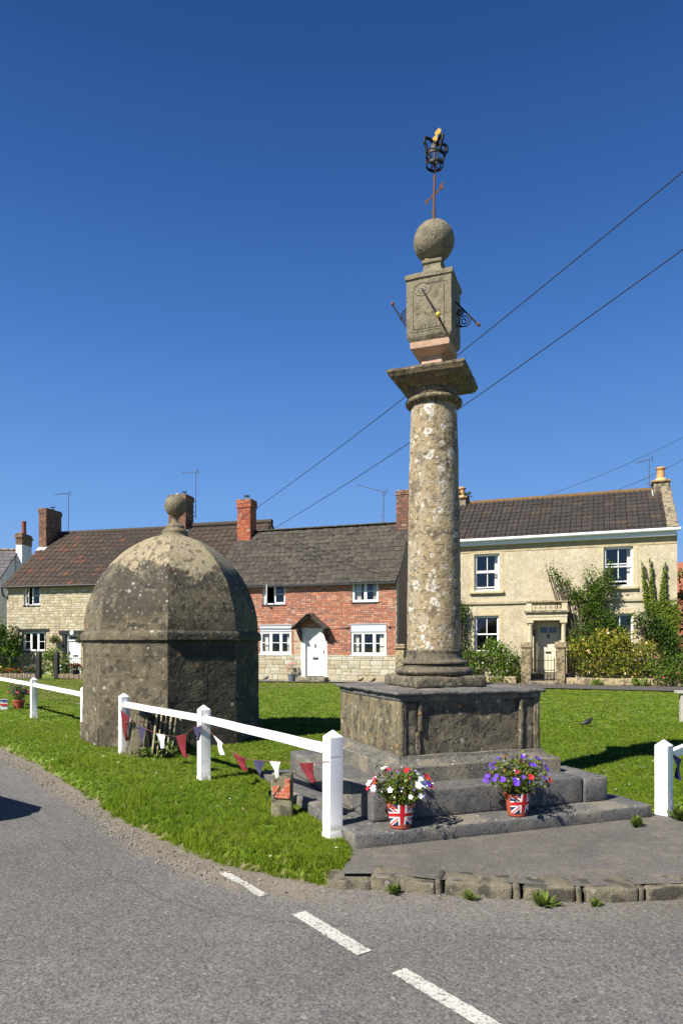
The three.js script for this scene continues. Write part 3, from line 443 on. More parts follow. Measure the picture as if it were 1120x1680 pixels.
  // iron rod with barbed arrow, crown on top
  part('rod', [bar([0, 6.11, 0], [0, 6.24, 0], 0.019, 8), bar([0.0, 6.22, 0], [0.008, 6.62, 0], 0.0125, 8), bar([0.008, 6.60, 0], [0.008, 6.98, 0], 0.009, 8)], rust, X);
  const bl = (pts) => extr(pts, 0.01).translate(0, 0, -0.005).scale(1.15, 1, 1).rotateY(-0.35);
  part('arrow', [bl([[-0.075, 6.30], [-0.078, 6.36], [-0.055, 6.366], [-0.02, 6.412], [0.055, 6.49], [0.045, 6.506], [0.082, 6.565], [0.086, 6.475], [0.06, 6.478], [0.0, 6.395], [-0.035, 6.372]]), bl([[-0.03, 6.215], [-0.01, 6.26], [0.0, 6.31], [0.02, 6.265], [-0.012, 6.238]]), bl([[-0.012, 6.60], [-0.006, 6.57], [0.008, 6.56], [0.024, 6.63]])], rust, X);
  const C = grp('crown', X, [0.008, 6.72, 0]); C.rotation.set(0.05, 0.4, -0.06);
  const hoop = (r, y, h, t, tilt = 0) => { const g = lathe([[r, y], [r + t, y], [r + t, y + h], [r, y + h], [r, y]], 36); return g; };
  const dark = flat(0.012, 0.011, 0.010, 0.55, { metalness: 0.5 });
  part('band', [hoop(0.083, 0.0, 0.028, 0.008)], dark, C); part('band', [hoop(0.090, 0.095, 0.035, 0.009)], dark, C); part('spokes', [bar([-0.087, 0.012, 0], [0.087, 0.012, 0], 0.006), bar([0, 0.012, -0.087], [0, 0.012, 0.087], 0.006), ...[0, 1, 2, 3, 4, 5].map((k) => bar([cos(k * PI / 3) * 0.088, 0.02, sin(k * PI / 3) * 0.088], [cos(k * PI / 3) * 0.095, 0.105, sin(k * PI / 3) * 0.095], 0.007))], dark, C);
  for (let k = 0; k < 4; k++) { const a = k * PI / 2 + 0.35, q = (r, y) => [cos(a) * r, y, sin(a) * r]; part('arch', [tube([q(0.098, 0.12), q(0.115, 0.175), q(0.137, 0.225), q(0.13, 0.262), q(0.085, 0.27), q(0.03, 0.248), q(0, 0.245)], 0.0155, 7), ...[0.16, 0.2, 0.245, 0.27].map((y, i) => new THREE.SphereGeometry(0.012, 8, 6).translate(...q([0.118, 0.14, 0.143, 0.1][i], y + 0.004)))], dark, C); part('fleuron', [extr([[-0.02, 0], [-0.028, 0.04], [-0.01, 0.035], [0, 0.07], [0.01, 0.035], [0.028, 0.04], [0.02, 0]], 0.008).rotateY(PI / 2 - a - PI / 4).translate(cos(a + PI / 4) * 0.097, 0.128, sin(a + PI / 4) * 0.097)], dark, C); }
  part('crown_boss', [new THREE.SphereGeometry(0.03, 12, 8).scale(1, 0.9, 1).translate(0, 0.245, 0), bar([0, 0, 0], [0, 0.25, 0], 0.007)], dark, C);
  part('gilt_finial', [extr([[-0.03, 0.262], [-0.028, 0.30], [-0.008, 0.318], [-0.014, 0.345], [0.005, 0.372], [0.018, 0.385], [0.022, 0.37], [0.034, 0.376], [0.03, 0.345], [0.006, 0.325], [0.01, 0.262], [-0.002, 0.262], [-0.01, 0.29], [-0.018, 0.262]], 0.014).translate(0, -0.262, -0.007).scale(1.35, 1.3, 1).translate(0, 0.255, 0).rotateY(-0.75)], gilt, C);
}

// ---------------------------------------------------------------- the domed lock-up
const S_lock = surf(2048, 1024, (u, v) => {                       // u once round the octagon (9.2 m), v up the wall and over the dome (0..4.6 m)
  const X = u * 9.2, Y = v * 4.6, a = fbm(u * 20, v * 10, 5, 0, 161), b = fbm(u * 112, v * 56, 4, 0, 162), c = vn(u * 900, v * 450, 0, 163);
  let q = mix3([0.060, 0.049, 0.029], [0.165, 0.135, 0.082], a * 0.35 + b * 0.65);
  const dome = sstep(1.83, 1.9, Y), alg = fbm(X * 1.7, Y * 1.7, 5, 0, 164), up = Y - 1.84;             // up the dome: 0 .. ~2.4
  // dark growth on the middle of the dome, bare pale stone near its crown, with a ragged outline
  q = mix3(q, [0.030, 0.027, 0.020], dome * sstep(0.42, 0.58, alg + 0.10 * sstep(0.35, 0.8, up) - 0.14 * (1 - sstep(0.1, 0.6, up))) * 0.72);
  const crown = up + 0.75 * (fbm(X * 1.5, Y * 1.5, 4, 0, 165) - 0.5) + 0.22 * (b - 0.5), pale = dome * sstep(1.10, 1.18, crown);
  q = mix3(q, mix3([0.22, 0.18, 0.108], [0.37, 0.31, 0.195], b), pale * 0.92); q = mix3(q, [0.06, 0.053, 0.04], pale * (1 - sstep(0.5, 1, spot(X * 5, Y * 5, 0, 0.25, 0.05, 0.3, 166)[0])) * 0.8);
  // wall: patches of lost render, damp staining
  const wall = 1 - dome; q = mix3(q, [0.035, 0.031, 0.022], wall * sstep(0.48, 0.66, fbm(X * 1.3, Y * 2.4, 5, 0, 167)) * 0.6); q = mix3(q, [0.27, 0.23, 0.15], wall * (1 - sstep(0.6, 1, spot(X * 3, Y * 4, 0, 0.3, 0.08, 0.36, 168)[0] + 1.2 * (b - 0.5))) * 0.7);
  const pit = sstep(0.60, 0.72, fbm(X * 11, Y * 11, 3, 0, 174)), fleck = sstep(0.62, 0.74, fbm(X * 16, Y * 16, 3, 0, 175)); q = mix3(q, [0.022, 0.019, 0.014], pit * 0.6); q = mix3(q, [0.27, 0.235, 0.16], fleck * 0.35);
  // painted shade and black crust on the two shaded faces, broken by bare patches
  const uj = u + 0.03 * (fbm(X * 3, Y * 3, 4, 0, 178) - 0.5), sh = wall * (sstep(-0.002, 0.004, uj) * (1 - sstep(0.255, 0.26, uj))), shadeCrust = sh * sstep(0.28, 0.44, 0.5 * fbm(X * 2.2, Y * 2.2, 5, 0, 176) + 0.5 * fbm(X * 9, Y * 9, 4, 0, 177)); q = mix3(q, [0.022, 0.020, 0.016], shadeCrust * 0.6);
  const [sd, id] = spot(X * 7, Y * 7, 0, 0.32, 0.06, 0.36, 169), e = 1 - sstep(0.6, 1, sd + 1.1 * (b - 0.5)); q = mix3(q, id > 0.7 ? [0.33, 0.19, 0.07] : [0.42, 0.41, 0.37], e * 0.62 * (id > 0.35)); const [s2, i2] = spot(X * 18, Y * 18, 0, 0.3, 0.08, 0.4, 170); q = mix3(q, [0.45, 0.44, 0.40], (1 - sstep(0.6, 1, s2 + b - 0.5)) * 0.5 * (i2 > 0.55) * dome);
  return [...mul3(q, 0.76 + 0.48 * c), 0.45 * b + 0.3 * c + 0.15 * a - 0.25 * pit];
});
{
  const L = thing('lock_up', 'squat octagonal stone lock-up with bulging dome and ball finial', 'lock-up', [LOCKUP[0], 0, -LOCKUP[1]], 0);
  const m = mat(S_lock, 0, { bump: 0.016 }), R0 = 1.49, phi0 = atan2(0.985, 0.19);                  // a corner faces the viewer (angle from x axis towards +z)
  const prof = new THREE.SplineCurve([[1.485, 1.83], [1.475, 2.03], [1.42, 2.33], [1.285, 2.66], [1.08, 2.98], [0.81, 3.25], [0.52, 3.43], [0.18, 3.545]].map((p) => new THREE.Vector2(...p)));
  const dl = prof.getLength();
  const surfPt = (k, s, w, band) => {                            // face k, s along it 0..1, w: metres up the wall / along the dome
    let r, y; if (w < 1.84) { r = R0 + 0.02 * (1 - w / 1.84); y = w; } else { const p = prof.getPointAt(clamp((w - 1.84) / dl)); r = p.x; y = p.y; }
    const a0 = phi0 - k * PI / 4, a1 = a0 - PI / 4;             // faces run clockwise seen from above
    return [lerp(cos(a0), cos(a1), s) * r, y, lerp(sin(a0), sin(a1), s) * r];
  };
  const block = (name, k, s0, s1, w0, w1, push, seed, amp = 0.012, nS = 8, nW = 6, thick = 0.12) => {
    const P = [], UV = [], idx = [], an = phi0 - k * PI / 4 - PI / 8, N = [cos(an), 0, sin(an)];
    const put = (s, w, inn) => { const p = surfPt(k, s, w), n = inn ? -thick : push + amp * (n3(p[0] * 4, p[1] * 4, p[2] * 4, 171) + 0.5 * n3(p[0] * 13, p[1] * 13, p[2] * 13, 172)), yy = w > 1.84 ? 0.5 : 0; P.push(p[0] + N[0] * n, p[1] + yy * n, p[2] + N[2] * n); UV.push(((k + s) / 8), w / 4.6); };
    for (let j = 0; j <= nW; j++) for (let i = 0; i <= nS; i++) put(lerp(s0, s1, i / nS), lerp(w0, w1, j / nW), false);
    for (let j = 0; j < nW; j++) for (let i = 0; i < nS; i++) { const a = j * (nS + 1) + i; idx.push(a, a + 1, a + nS + 1, a + 1, a + nS + 2, a + nS + 1); }
    // returns into the joint on all four edges
    const edge = []; for (let i = 0; i <= nS; i++) edge.push([i, 0]); for (let j = 1; j <= nW; j++) edge.push([nS, j]); for (let i = nS - 1; i >= 0; i--) edge.push([i, nW]); for (let j = nW - 1; j > 0; j--) edge.push([0, j]);
    const base = P.length / 3; edge.forEach(([i, j]) => put(lerp(s0, s1, i / nS), lerp(w0, w1, j / nW), true)); edge.forEach(([i, j], q) => { const [i2, j2] = edge[(q + 1) % edge.length], a = j * (nS + 1) + i, b = j2 * (nS + 1) + i2, c = base + q, d = base + (q + 1) % edge.length; idx.push(a, b, c, b, d, c); });
    const g = new THREE.BufferGeometry(); g.setAttribute('position', new THREE.Float32BufferAttribute(P, 3)); g.setAttribute('uv', new THREE.Float32BufferAttribute(UV, 2)); g.setIndex(idx);
    return part(name, toCreasedNormals(g.toNonIndexed(), 0.8), m, L);
  };
  for (let k = 0; k < 8; k++) {
    const cs = [[-0.02, 0.30], [0.30, 0.72], [0.72, 1.12], [1.12, 1.44], [1.44, 1.70]];
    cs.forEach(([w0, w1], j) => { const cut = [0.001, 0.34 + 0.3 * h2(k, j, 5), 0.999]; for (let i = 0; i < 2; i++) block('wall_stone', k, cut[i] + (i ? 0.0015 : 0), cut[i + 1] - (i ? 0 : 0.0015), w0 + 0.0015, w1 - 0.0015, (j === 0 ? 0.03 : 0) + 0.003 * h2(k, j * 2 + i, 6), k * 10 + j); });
    const ds = [[1.84, 2.22, 3], [2.22, 2.62, 3], [2.62, 3.0, 2], [3.0, 3.38, 2], [3.38, 1.84 + dl, 1]];
    ds.forEach(([w0, w1, n], j) => { for (let i = 0; i < n; i++) { const jit = (q) => (q === 0 ? 0 : q === n ? 1 : q / n + (h2(k, j * 5 + q, 7) - 0.5) * 0.12); block('dome_stone', k, jit(i) + 0.001, jit(i + 1) - 0.001, w0 + 0.001, w1 - 0.001, 0.002 * h2(k, j * 3 + i, 8), k + j * 9, 0.012, n > 1 ? 6 : 12, 6); } });
    // band course: two stones to a face, drooping square edge
    for (let i = 0; i < 2; i++) {
      const a0 = phi0 - k * PI / 4, a1 = a0 - PI / 4, q = (s, r) => [lerp(cos(a0), cos(a1), s) * r, lerp(sin(a0), sin(a1), s) * r], s0 = i * (0.45 + 0.1 * h2(k, 9)), s1 = i ? 1 : 0.45 + 0.1 * h2(k, 9), P = [], idx = [], UV = [], nS = 7;
      const pr = [[1.40, 1.685], [1.535, 1.69], [1.548, 1.70], [1.548, 1.79], [1.54, 1.815], [1.50, 1.845], [1.40, 1.85]];
      for (let x = 0; x <= nS; x++) pr.forEach(([r, y]) => { const s = lerp(s0 + 0.001, s1 - 0.001, x / nS), c = q(s, r), n = 0.012 * n3(c[0] * 7, y * 7, c[1] * 7, 173); P.push(c[0] * (1 + n * 0.5), y + n * (y < 1.7 ? 1.6 : 0.5), c[1] * (1 + n * 0.5)); UV.push((k + s) / 8, (y - 0.1) / 4.6); });
      const M = pr.length; for (let x = 0; x < nS; x++) for (let j = 0; j < M - 1; j++) { const a = x * M + j; idx.push(a, a + M, a + 1, a + 1, a + M, a + M + 1); }
      for (const x of [0, nS]) for (let j = 1; j < M - 1; j++) idx.push(...(x ? [x * M, x * M + j, x * M + j + 1] : [0, j + 1, j]));
      const g = new THREE.BufferGeometry(); g.setAttribute('position', new THREE.Float32BufferAttribute(P, 3)); g.setAttribute('uv', new THREE.Float32BufferAttribute(UV, 2)); g.setIndex(idx); part('band_stone', toCreasedNormals(g.toNonIndexed(), 0.6), m, L);
    }
  }
  { const g = lathe([[1.36, -0.1], [1.36, 1.83], [1.345, 2.0], [1.28, 2.3], [1.14, 2.62], [0.95, 2.9], [0.70, 3.15], [0.42, 3.32], [0, 3.40]], 8).rotateY(-phi0 + PI / 2); part('core', boxUV(g), mat(S_dial, 0.8, {}), L); }
  const mf = mat(S_dial, 0.6, { bump: 0.012, color: [0.95, 0.92, 0.88] }), ll = (pr, seed) => { const g = lathe(smoothProf(pr, 34), 36), p = g.attributes.position, uv = g.attributes.uv; for (let i = 0; i < p.count; i++) { const x = p.getX(i), y = p.getY(i), z = p.getZ(i), n = 0.008 * n3(x * 14, y * 14, z * 14, seed); uv.setXY(i, uv.getX(i) * 1.2, y); p.setXYZ(i, x * (1 + n * 3), y + n, z * (1 + n * 3)); } g.computeVertexNormals(); return g; };
  part('finial_base', ll([[0.27, 3.48], [0.235, 3.53], [0.222, 3.57], [0.228, 3.60], [0.205, 3.635], [0.165, 3.66], [0.16, 3.70], [0.12, 3.735], [0.08, 3.76], [0.062, 3.80], [0.06, 3.84], [0.085, 3.875], [0.09, 3.89], [0.05, 3.90]], 181), mf, L, { pos: [0.04, 0, 0] });
  { const g = new THREE.SphereGeometry(0.193, 36, 24), p = g.attributes.position, uv = g.attributes.uv; for (let i = 0; i < p.count; i++) { const x = p.getX(i), y = p.getY(i), z = p.getZ(i), n = 1 + 0.03 * n3(x * 16, y * 16, z * 16, 182) + 0.02 * n3(x * 44, y * 44, z * 44, 183); p.setXYZ(i, x * n, y * n, z * n); uv.setXY(i, uv.getX(i) * 1.4, y); } g.computeVertexNormals(); part('finial_ball', g, mf, L, { pos: [0.05, 4.06, 0] }); }
}
// ---------------------------------------------------------------- houses: shared pieces
const S_cream = surf(1024, 1024, (u, v) => { const a = fbm(u * 5, v * 5, 5, 5, 401), b = fbm(u * 20, v * 20, 4, 20, 402), c = vn(u * 200, v * 200, 200, 403), blk = h2(floor(u * 8 + 0.5 * (floor(v * 12) % 2)), floor(v * 12), 404); let q = mix3([0.36, 0.305, 0.195], [0.53, 0.465, 0.325], a * 0.4 + b * 0.4 + blk * 0.2); q = mix3(q, [0.30, 0.255, 0.165], sstep(0.50, 0.74, fbm(u * 7, v * 7, 5, 7, 405)) * 0.5); q = mix3(q, [0.56, 0.54, 0.47], sstep(0.54, 0.72, fbm(u * 60, v * 60, 3, 60, 406)) * 0.4); q = mix3(q, [0.24, 0.21, 0.15], sstep(0.56, 0.74, fbm(u * 70, v * 70, 3, 70, 407)) * 0.35); return [...mul3(q, 0.86 + 0.28 * c), b * 0.6 + c * 0.4]; });
const S_grain = surf(256, 256, (u, v) => { const b = fbm(u * 12, v * 12, 4, 12, 411), c = vn(u * 90, v * 90, 90, 412); const k = 0.72 + 0.34 * b + 0.2 * (c - 0.5); return [k, k, k, b * 0.5 + c * 0.5]; });
const S_moss = surf(512, 512, (u, v) => { const a = fbm(u * 7, v * 7, 5, 7, 421), b = fbm(u * 30, v * 30, 3, 30, 422), [sd, id] = spot(u * 14, v * 14, 14, 0.5, 0.08, 0.4, 423); let q = [0.78, 0.76, 0.74].map((x) => x * (0.55 + 0.6 * a + 0.3 * (b - 0.5))); q = mix3(q, [0.16, 0.14, 0.11], sstep(0.56, 0.7, b) * 0.6); q = mix3(q, id > 0.5 ? [1, 0.98, 0.9] : [0.25, 0.22, 0.16], (1 - sstep(0.5, 1, sd)) * 0.6); return [...q, a * 0.5 + b * 0.5]; });
const glass = new THREE.MeshPhysicalMaterial({ roughness: 0.02, transmission: 1, thickness: 0, ior: 1.5, color: 0xffffff });
const white = mat(S_grain, 1.2, { rough: 0.45, bump: 0.001, color: [0.88, 0.88, 0.87] }), blackPaint = flat(0.015, 0.015, 0.017, 0.5), curtain = flat(0.62, 0.60, 0.55, 0.95), inside = flat(0.12, 0.11, 0.1, 0.95), lead = flat(0.42, 0.44, 0.47, 0.5), greyW = flat(0.46, 0.49, 0.54, 0.6);
const mCream = mat(S_cream, 4, { bump: 0.008, color: [0.97, 0.97, 0.98] }), mMortar = mat(S_grain, 0.6, { color: [0.52, 0.47, 0.38] }), mBrick = mat(S_grain, 0.35, { vc: true, bump: 0.004 }), mRubble = [[0.50, 0.435, 0.28], [0.55, 0.485, 0.33], [0.46, 0.385, 0.235], [0.57, 0.515, 0.38], [0.42, 0.365, 0.25]].map((c, i) => mat(S_grain, 0.5, { bump: 0.02, color: c.map((k) => k * 1.18), off: [i * 0.3, 0] }));
const iron = flat(0.012, 0.012, 0.013, 0.55, { metalness: 0.3 }), alu = flat(0.10, 0.10, 0.105, 0.5, { metalness: 0.5 });
function holed(x0, x1, y0, y1, t, holes, gablePts) { const o = gablePts ?? [[x0, y0], [x1, y0], [x1, y1], [x0, y1]]; return boxUV(extr(o, t, 0, holes.map(([a, b, c, d]) => [[a, b], [a, d], [c, d], [c, b]])).translate(0, 0, -t)); }
const gableGeo = (D, E, R, xr, t = 0.3) => boxUV(extr([[-D, -0.1], [-0.31, -0.1], [-0.31, E], [-D / 2, R], [-D, E]], t).rotateY(-PI / 2).translate(xr, 0, 0));
const hits = (holes, a, b, c, d) => holes.some(([e, f, g, h]) => a < g && c > e && b < h && d > f);
// merged brickwork over a rectangle on z = 0, each brick a box standing proud of the mortar
function bricks(x0, x1, y0, y1, holes, seed, { w = 0.226, h = 0.075, cols = [[0.45, 0.18, 0.105], [0.48, 0.21, 0.13], [0.42, 0.16, 0.092], [0.50, 0.26, 0.17], [0.38, 0.17, 0.115], [0.31, 0.16, 0.12]], z = 0, dark = 0 } = {}) {
  const R = rng(seed), out = []; let row = 0;
  for (let y = y0; y < y1 - 0.02; y += h, row++) { let x = x0 - (row % 2 ? w / 2 : 0); while (x < x1 - 0.01) {
    const bw = R() < 0.45 ? w / 2 : w; let a = max(x, x0) + 0.006, b = min(x + bw, x1) - 0.006; const y2 = min(y + h, y1) - 0.009; x += bw; if (b - a < 0.03) continue;
    let skip = false; for (const [e, f, g, k] of holes) if (y + 0.004 < k && y2 > f && a < g && b > e) { if (a < e && e - a > 0.03) b = e - 0.002; else if (b > g && b - g > 0.03) a = g + 0.002; else skip = true; }
    if (skip || b - a < 0.02) continue;
    const patch = fbm(a * 0.9 + 7, y * 0.9, 3, 0, seed), col = cols[min(cols.length - 1, floor(R() * cols.length * (0.55 + 0.9 * patch)))], k = (0.8 + 0.4 * R()) * (1 - dark), pale = R() < 0.05 ? 0.35 : 0, zz = z + 0.006 + 0.008 * R();
    out.push(tint(strip(bx(a, y + 0.004, z - 0.03, b, y2, zz)), mix3(mul3(col, k), [0.55, 0.48, 0.38], pale)));
  } }
  return boxUV(mergeGeometries(out));
}
// coursed rubble: stones as meshes of their own up to a limit, the smaller rest as one part
const stoneGeos = [1, 2, 3, 4, 5, 6].map((s) => { const g = new THREE.BoxGeometry(1, 1, 1, 2, 2, 1), p = g.attributes.position; for (let i = 0; i < p.count; i++) { const x = p.getX(i), y = p.getY(i), z = p.getZ(i), ed = max(abs(x), abs(y)) > 0.45; p.setXYZ(i, x * (ed ? 0.97 : 1) + 0.05 * n3(x * 3, y * 3, z * 3 + s, s), y * (ed ? 0.97 : 1) + 0.07 * n3(y * 3, z * 3, x * 3 + s, s + 9), z > 0 ? (ed ? 0.36 : 0.5) + 0.12 * n3(x * 4, y * 4, s, s + 3) : z); } return toCreasedNormals(boxUV(g), 0.7); });
function rubble(parent, x0, x1, y0, y1, holes, seed, { mats = mRubble, cw = [0.16, 0.44], ch = [0.09, 0.19], limit = 290, prefer } = {}) {
  const R = rng(seed), all = [];
  for (let y = y0; y < y1 - 0.03;) { const h = min(lerp(...ch, R()), y1 - y); let x = x0; while (x < x1 - 0.02) { let w = min(lerp(...cw, pow(R(), 1.4)), x1 - x); if (x1 - x - w < 0.08) w = x1 - x; const split = h > 0.15 && R() < 0.3; for (const [a, b] of split ? [[y, y + h * 0.5], [y + h * 0.5, y + h]] : [[y, y + h]]) { let xa = x, xb = x + w, bad = false; for (const [e, f, g, k] of holes) if (a < k - 0.01 && b > f + 0.01 && xa < g && xb > e) { if (e - xa > 0.06) xb = e; else if (xb - g > 0.06) xa = g; else bad = true; } if (!bad) all.push([xa, a, xb, b]); } x += w; } y += h; }
  const score = (s) => (s[2] - s[0]) * (s[3] - s[1]) * (prefer ? prefer((s[0] + s[2]) / 2) : 1); all.sort((a, b) => score(b) - score(a));
  const rest = [];
  all.forEach((s, i) => { const g = stoneGeos[floor(R() * 6)], k = floor(R() * mats.length), sx = s[2] - s[0] - 0.008, sy = s[3] - s[1] - 0.008, px = (s[0] + s[2]) / 2, py = (s[1] + s[3]) / 2, dz = 0.012 + 0.014 * R();
    if (i < limit) { const o = part('stone', g, mats[k], parent, { pos: [px, py, dz - 0.025] }); o.scale.set(sx, sy, 0.07); } else rest.push(tint(strip(g).applyMatrix4(new THREE.Matrix4().compose(new THREE.Vector3(px, py, dz - 0.025), new THREE.Quaternion(), new THREE.Vector3(sx, sy, 0.07))), mats[k].color.toArray())); });
  if (rest.length) part('stonework', mergeGeometries(rest), mat(S_grain, 0.5, { vc: true, bump: 0.02 }), parent, { kind: 'stuff' });
}
// roof slope covered in single tiles; eave at (y0, z0), ridge at (y1, z1)
function tiles(parent, u0, u1, [y0, z0], [y1, z1], rows, w, geos, mats, seed, { limit = 300, stagger = 0, prefer, jitter = 0.01, vary = 0, sag = 0, name = 'roof_tile' } = {}) {
  const R = rng(seed), len = hypot(y1 - y0, z1 - z0), p = atan2(y1 - y0, z0 - z1), ex = len / rows, up = [0, sin(p), -cos(p)], nn = [0, cos(p), sin(p)], all = [];
  for (let r = 0; r < rows; r++) { let x = u0 - (stagger && r % 2 ? w * stagger : 0); while (x < u1 - 0.02) { const tw = w * (1 + vary * (R() - 0.5)), a = max(x, u0), b = min(x + tw, u1); x += tw; if (b - a < 0.05) continue; all.push([a, b, r]); } }
  if (prefer) all.sort((s, t) => prefer(t) - prefer(s));
  const rest = [];
  all.forEach(([a, b, r], i) => { const t = r * ex - 0.02 + (vary ? 0.02 * (R() - 0.5) : 0), sg = sag * (sin((a - u0) / (u1 - u0) * PI) * -1), lift = 0.03 + (vary ? 0.018 : 0.012) * R(), q = new THREE.Vector3((a + b) / 2, y0 + up[1] * t + nn[1] * lift + sg + 0.012 * (fbm(a * 1.4, r * 0.5, 2, 0, seed) - 0.5), z0 + up[2] * t + nn[2] * lift), e = new THREE.Euler(-(PI / 2 - p + 0.055 + 0.02 * (R() - 0.5)), 0, (R() - 0.5) * jitter), g = geos[floor(R() * geos.length)], m = mats[floor(pow(R(), vary ? 1.1 : 2.6) * mats.length)], sc = new THREE.Vector3((b - a) / 1, ex * 1.28, 1);
    if (i < limit) { const o = part(name, g, m, parent); o.position.copy(q); o.rotation.copy(e); o.scale.copy(sc); } else rest.push(tint(strip(g).applyMatrix4(new THREE.Matrix4().compose(q, new THREE.Quaternion().setFromEuler(e), sc)), m.color.toArray())); });
  if (rest.length) { const m = mats[0].clone(); m.vertexColors = true; m.color.setRGB(1, 1, 1); part('tiling', mergeGeometries(rest), m, parent, { kind: 'stuff' }); }
}
function tileGeo(prof, th = 0.014) { // prof: [x (-0.5..0.5), z]; y 0..1 up the slope
  const n = prof.length, P = [], idx = []; for (const y of [0, 1]) for (const dz of [0, -th]) for (const [x, z] of prof) P.push(x * 0.955, y, z + dz); const at = (y, b, i) => (y * 2 + b) * n + i;
  for (let i = 0; i < n - 1; i++) { idx.push(at(0, 0, i), at(0, 0, i + 1), at(1, 0, i), at(0, 0, i + 1), at(1, 0, i + 1), at(1, 0, i)); idx.push(at(0, 1, i), at(0, 1, i + 1), at(0, 0, i), at(0, 1, i + 1), at(0, 0, i + 1), at(0, 0, i)); } for (const i of [0, n - 1]) idx.push(at(0, 0, i), at(1, 0, i), at(0, 1, i), at(1, 0, i), at(1, 1, i), at(0, 1, i));
  const g = new THREE.BufferGeometry(); g.setAttribute('position', new THREE.Float32BufferAttribute(P, 3)); g.setAttribute('uv', new THREE.Float32BufferAttribute(P.flatMap((v, i) => i % 3 === 0 ? [v * 0.4 + 0.5] : i % 3 === 1 ? [v * 0.4] : []), 2)); g.setIndex(idx); return toCreasedNormals(g.toNonIndexed(), 0.6);
}
function offUV(g, dx, dy) { const c = g.clone(), u = c.attributes.uv.clone(); for (let i = 0; i < u.count; i++) u.setXY(i, u.getX(i) + dx, u.getY(i) + dy); c.setAttribute('uv', u); return c; }
// glazed window: lights side by side, each with a sash and glazing bars; front of the frame at z
function windowPart(parent, x0, y0, x1, y1, z, { lights = 2, bars = [2], m = white, open = null, sill = null, sash = false, head = null, curtains = [], fw = 0.055 } = {}) {
  const W = grp('window', parent), fr = [], dz = 0.06, lw = (x1 - x0 - fw * (lights + 1)) / lights;
  fr.push(bx(x0, y0, z - dz, x0 + fw, y1, z), bx(x1 - fw, y0, z - dz, x1, y1, z), bx(x0 + fw, y1 - fw, z - dz, x1 - fw, y1, z - 0.002), bx(x0 + fw, y0, z - dz, x1 - fw, y0 + fw, z - 0.002));
  for (let i = 0; i < lights; i++) {
    const a = x0 + fw + i * (lw + fw), b = a + lw, s = 0.032; if (i) fr.push(bx(a - fw, y0 + fw, z - dz, a, y1 - fw, z - 0.004));
    const ya = y0 + fw, yb = y1 - fw, hinge = open && open[0] === i ? open : null, ox = hinge ? (hinge[1] < 0 ? a : b) : 0, oz = hinge ? z : 0, put = hinge ? { pos: [ox, 0, z], rot: [0, hinge[1], 0] } : {};
    const sb = [], zb = z - 0.012 - oz, n = bars[i % bars.length], pz = z - 0.03 - oz;
    sb.push(bx(a - ox, ya, zb - 0.035, a + s - ox, yb, zb), bx(b - s - ox, ya, zb - 0.035, b - ox, yb, zb), bx(a + s - ox, ya, zb - 0.035, b - s - ox, ya + s * 1.3, zb - 0.002), bx(a + s - ox, yb - s, zb - 0.035, b - s - ox, yb, zb - 0.002));
    for (let k = 1; k < n; k++) { const yy = lerp(ya, yb, k / n); sb.push(bx(a + s - ox, yy - 0.013, zb - 0.03, b - s - ox, yy + 0.013, zb - 0.004)); }
    if (hinge) part('open_sash', sb, m, W, put); else fr.push(...sb);
    for (let k = 0; k < n; k++) part('pane', box(lw - s * 1.6, (yb - ya) / n - 0.02, 0.004, (a + b) / 2 - ox, lerp(ya, yb, (k + 0.5) / n), pz), glass, W, put);
  }
  part('frame', fr, m, W);
  if (sill) part('sill', bx(x0 - sill[0], y0 - sill[1], z - dz, x1 + sill[0], y0 - 0.003, z + sill[2]), sill[3] ?? m, W);
  if (head) part('head_board', [bx(x0 - 0.03, y1 + 0.003, z - dz, x1 + 0.03, y1 + head, z + 0.03), bx(x0 - 0.06, y1 + head + 0.001, z - dz, x1 + 0.06, y1 + head + 0.03, z + 0.06)], greyW, W);
  for (const [a, b] of curtains) { const pts = []; for (let i = 0; i <= 14; i++) pts.push([lerp(a, b, i / 14), (i % 2 ? 0.02 : -0.02)]); const g = new THREE.BufferGeometry(), P = [], id = []; pts.forEach(([x, zz]) => P.push(x, y0 + 0.02, z - 0.16 + zz, x, y1 - 0.02, z - 0.16 + zz)); for (let i = 0; i < 14; i++) id.push(2 * i, 2 * i + 2, 2 * i + 1, 2 * i + 2, 2 * i + 3, 2 * i + 1); g.setAttribute('position', new THREE.Float32BufferAttribute(P, 3)); g.setIndex(id); g.computeVertexNormals(); part('curtain', g, curtain, W); }
  return W;
}
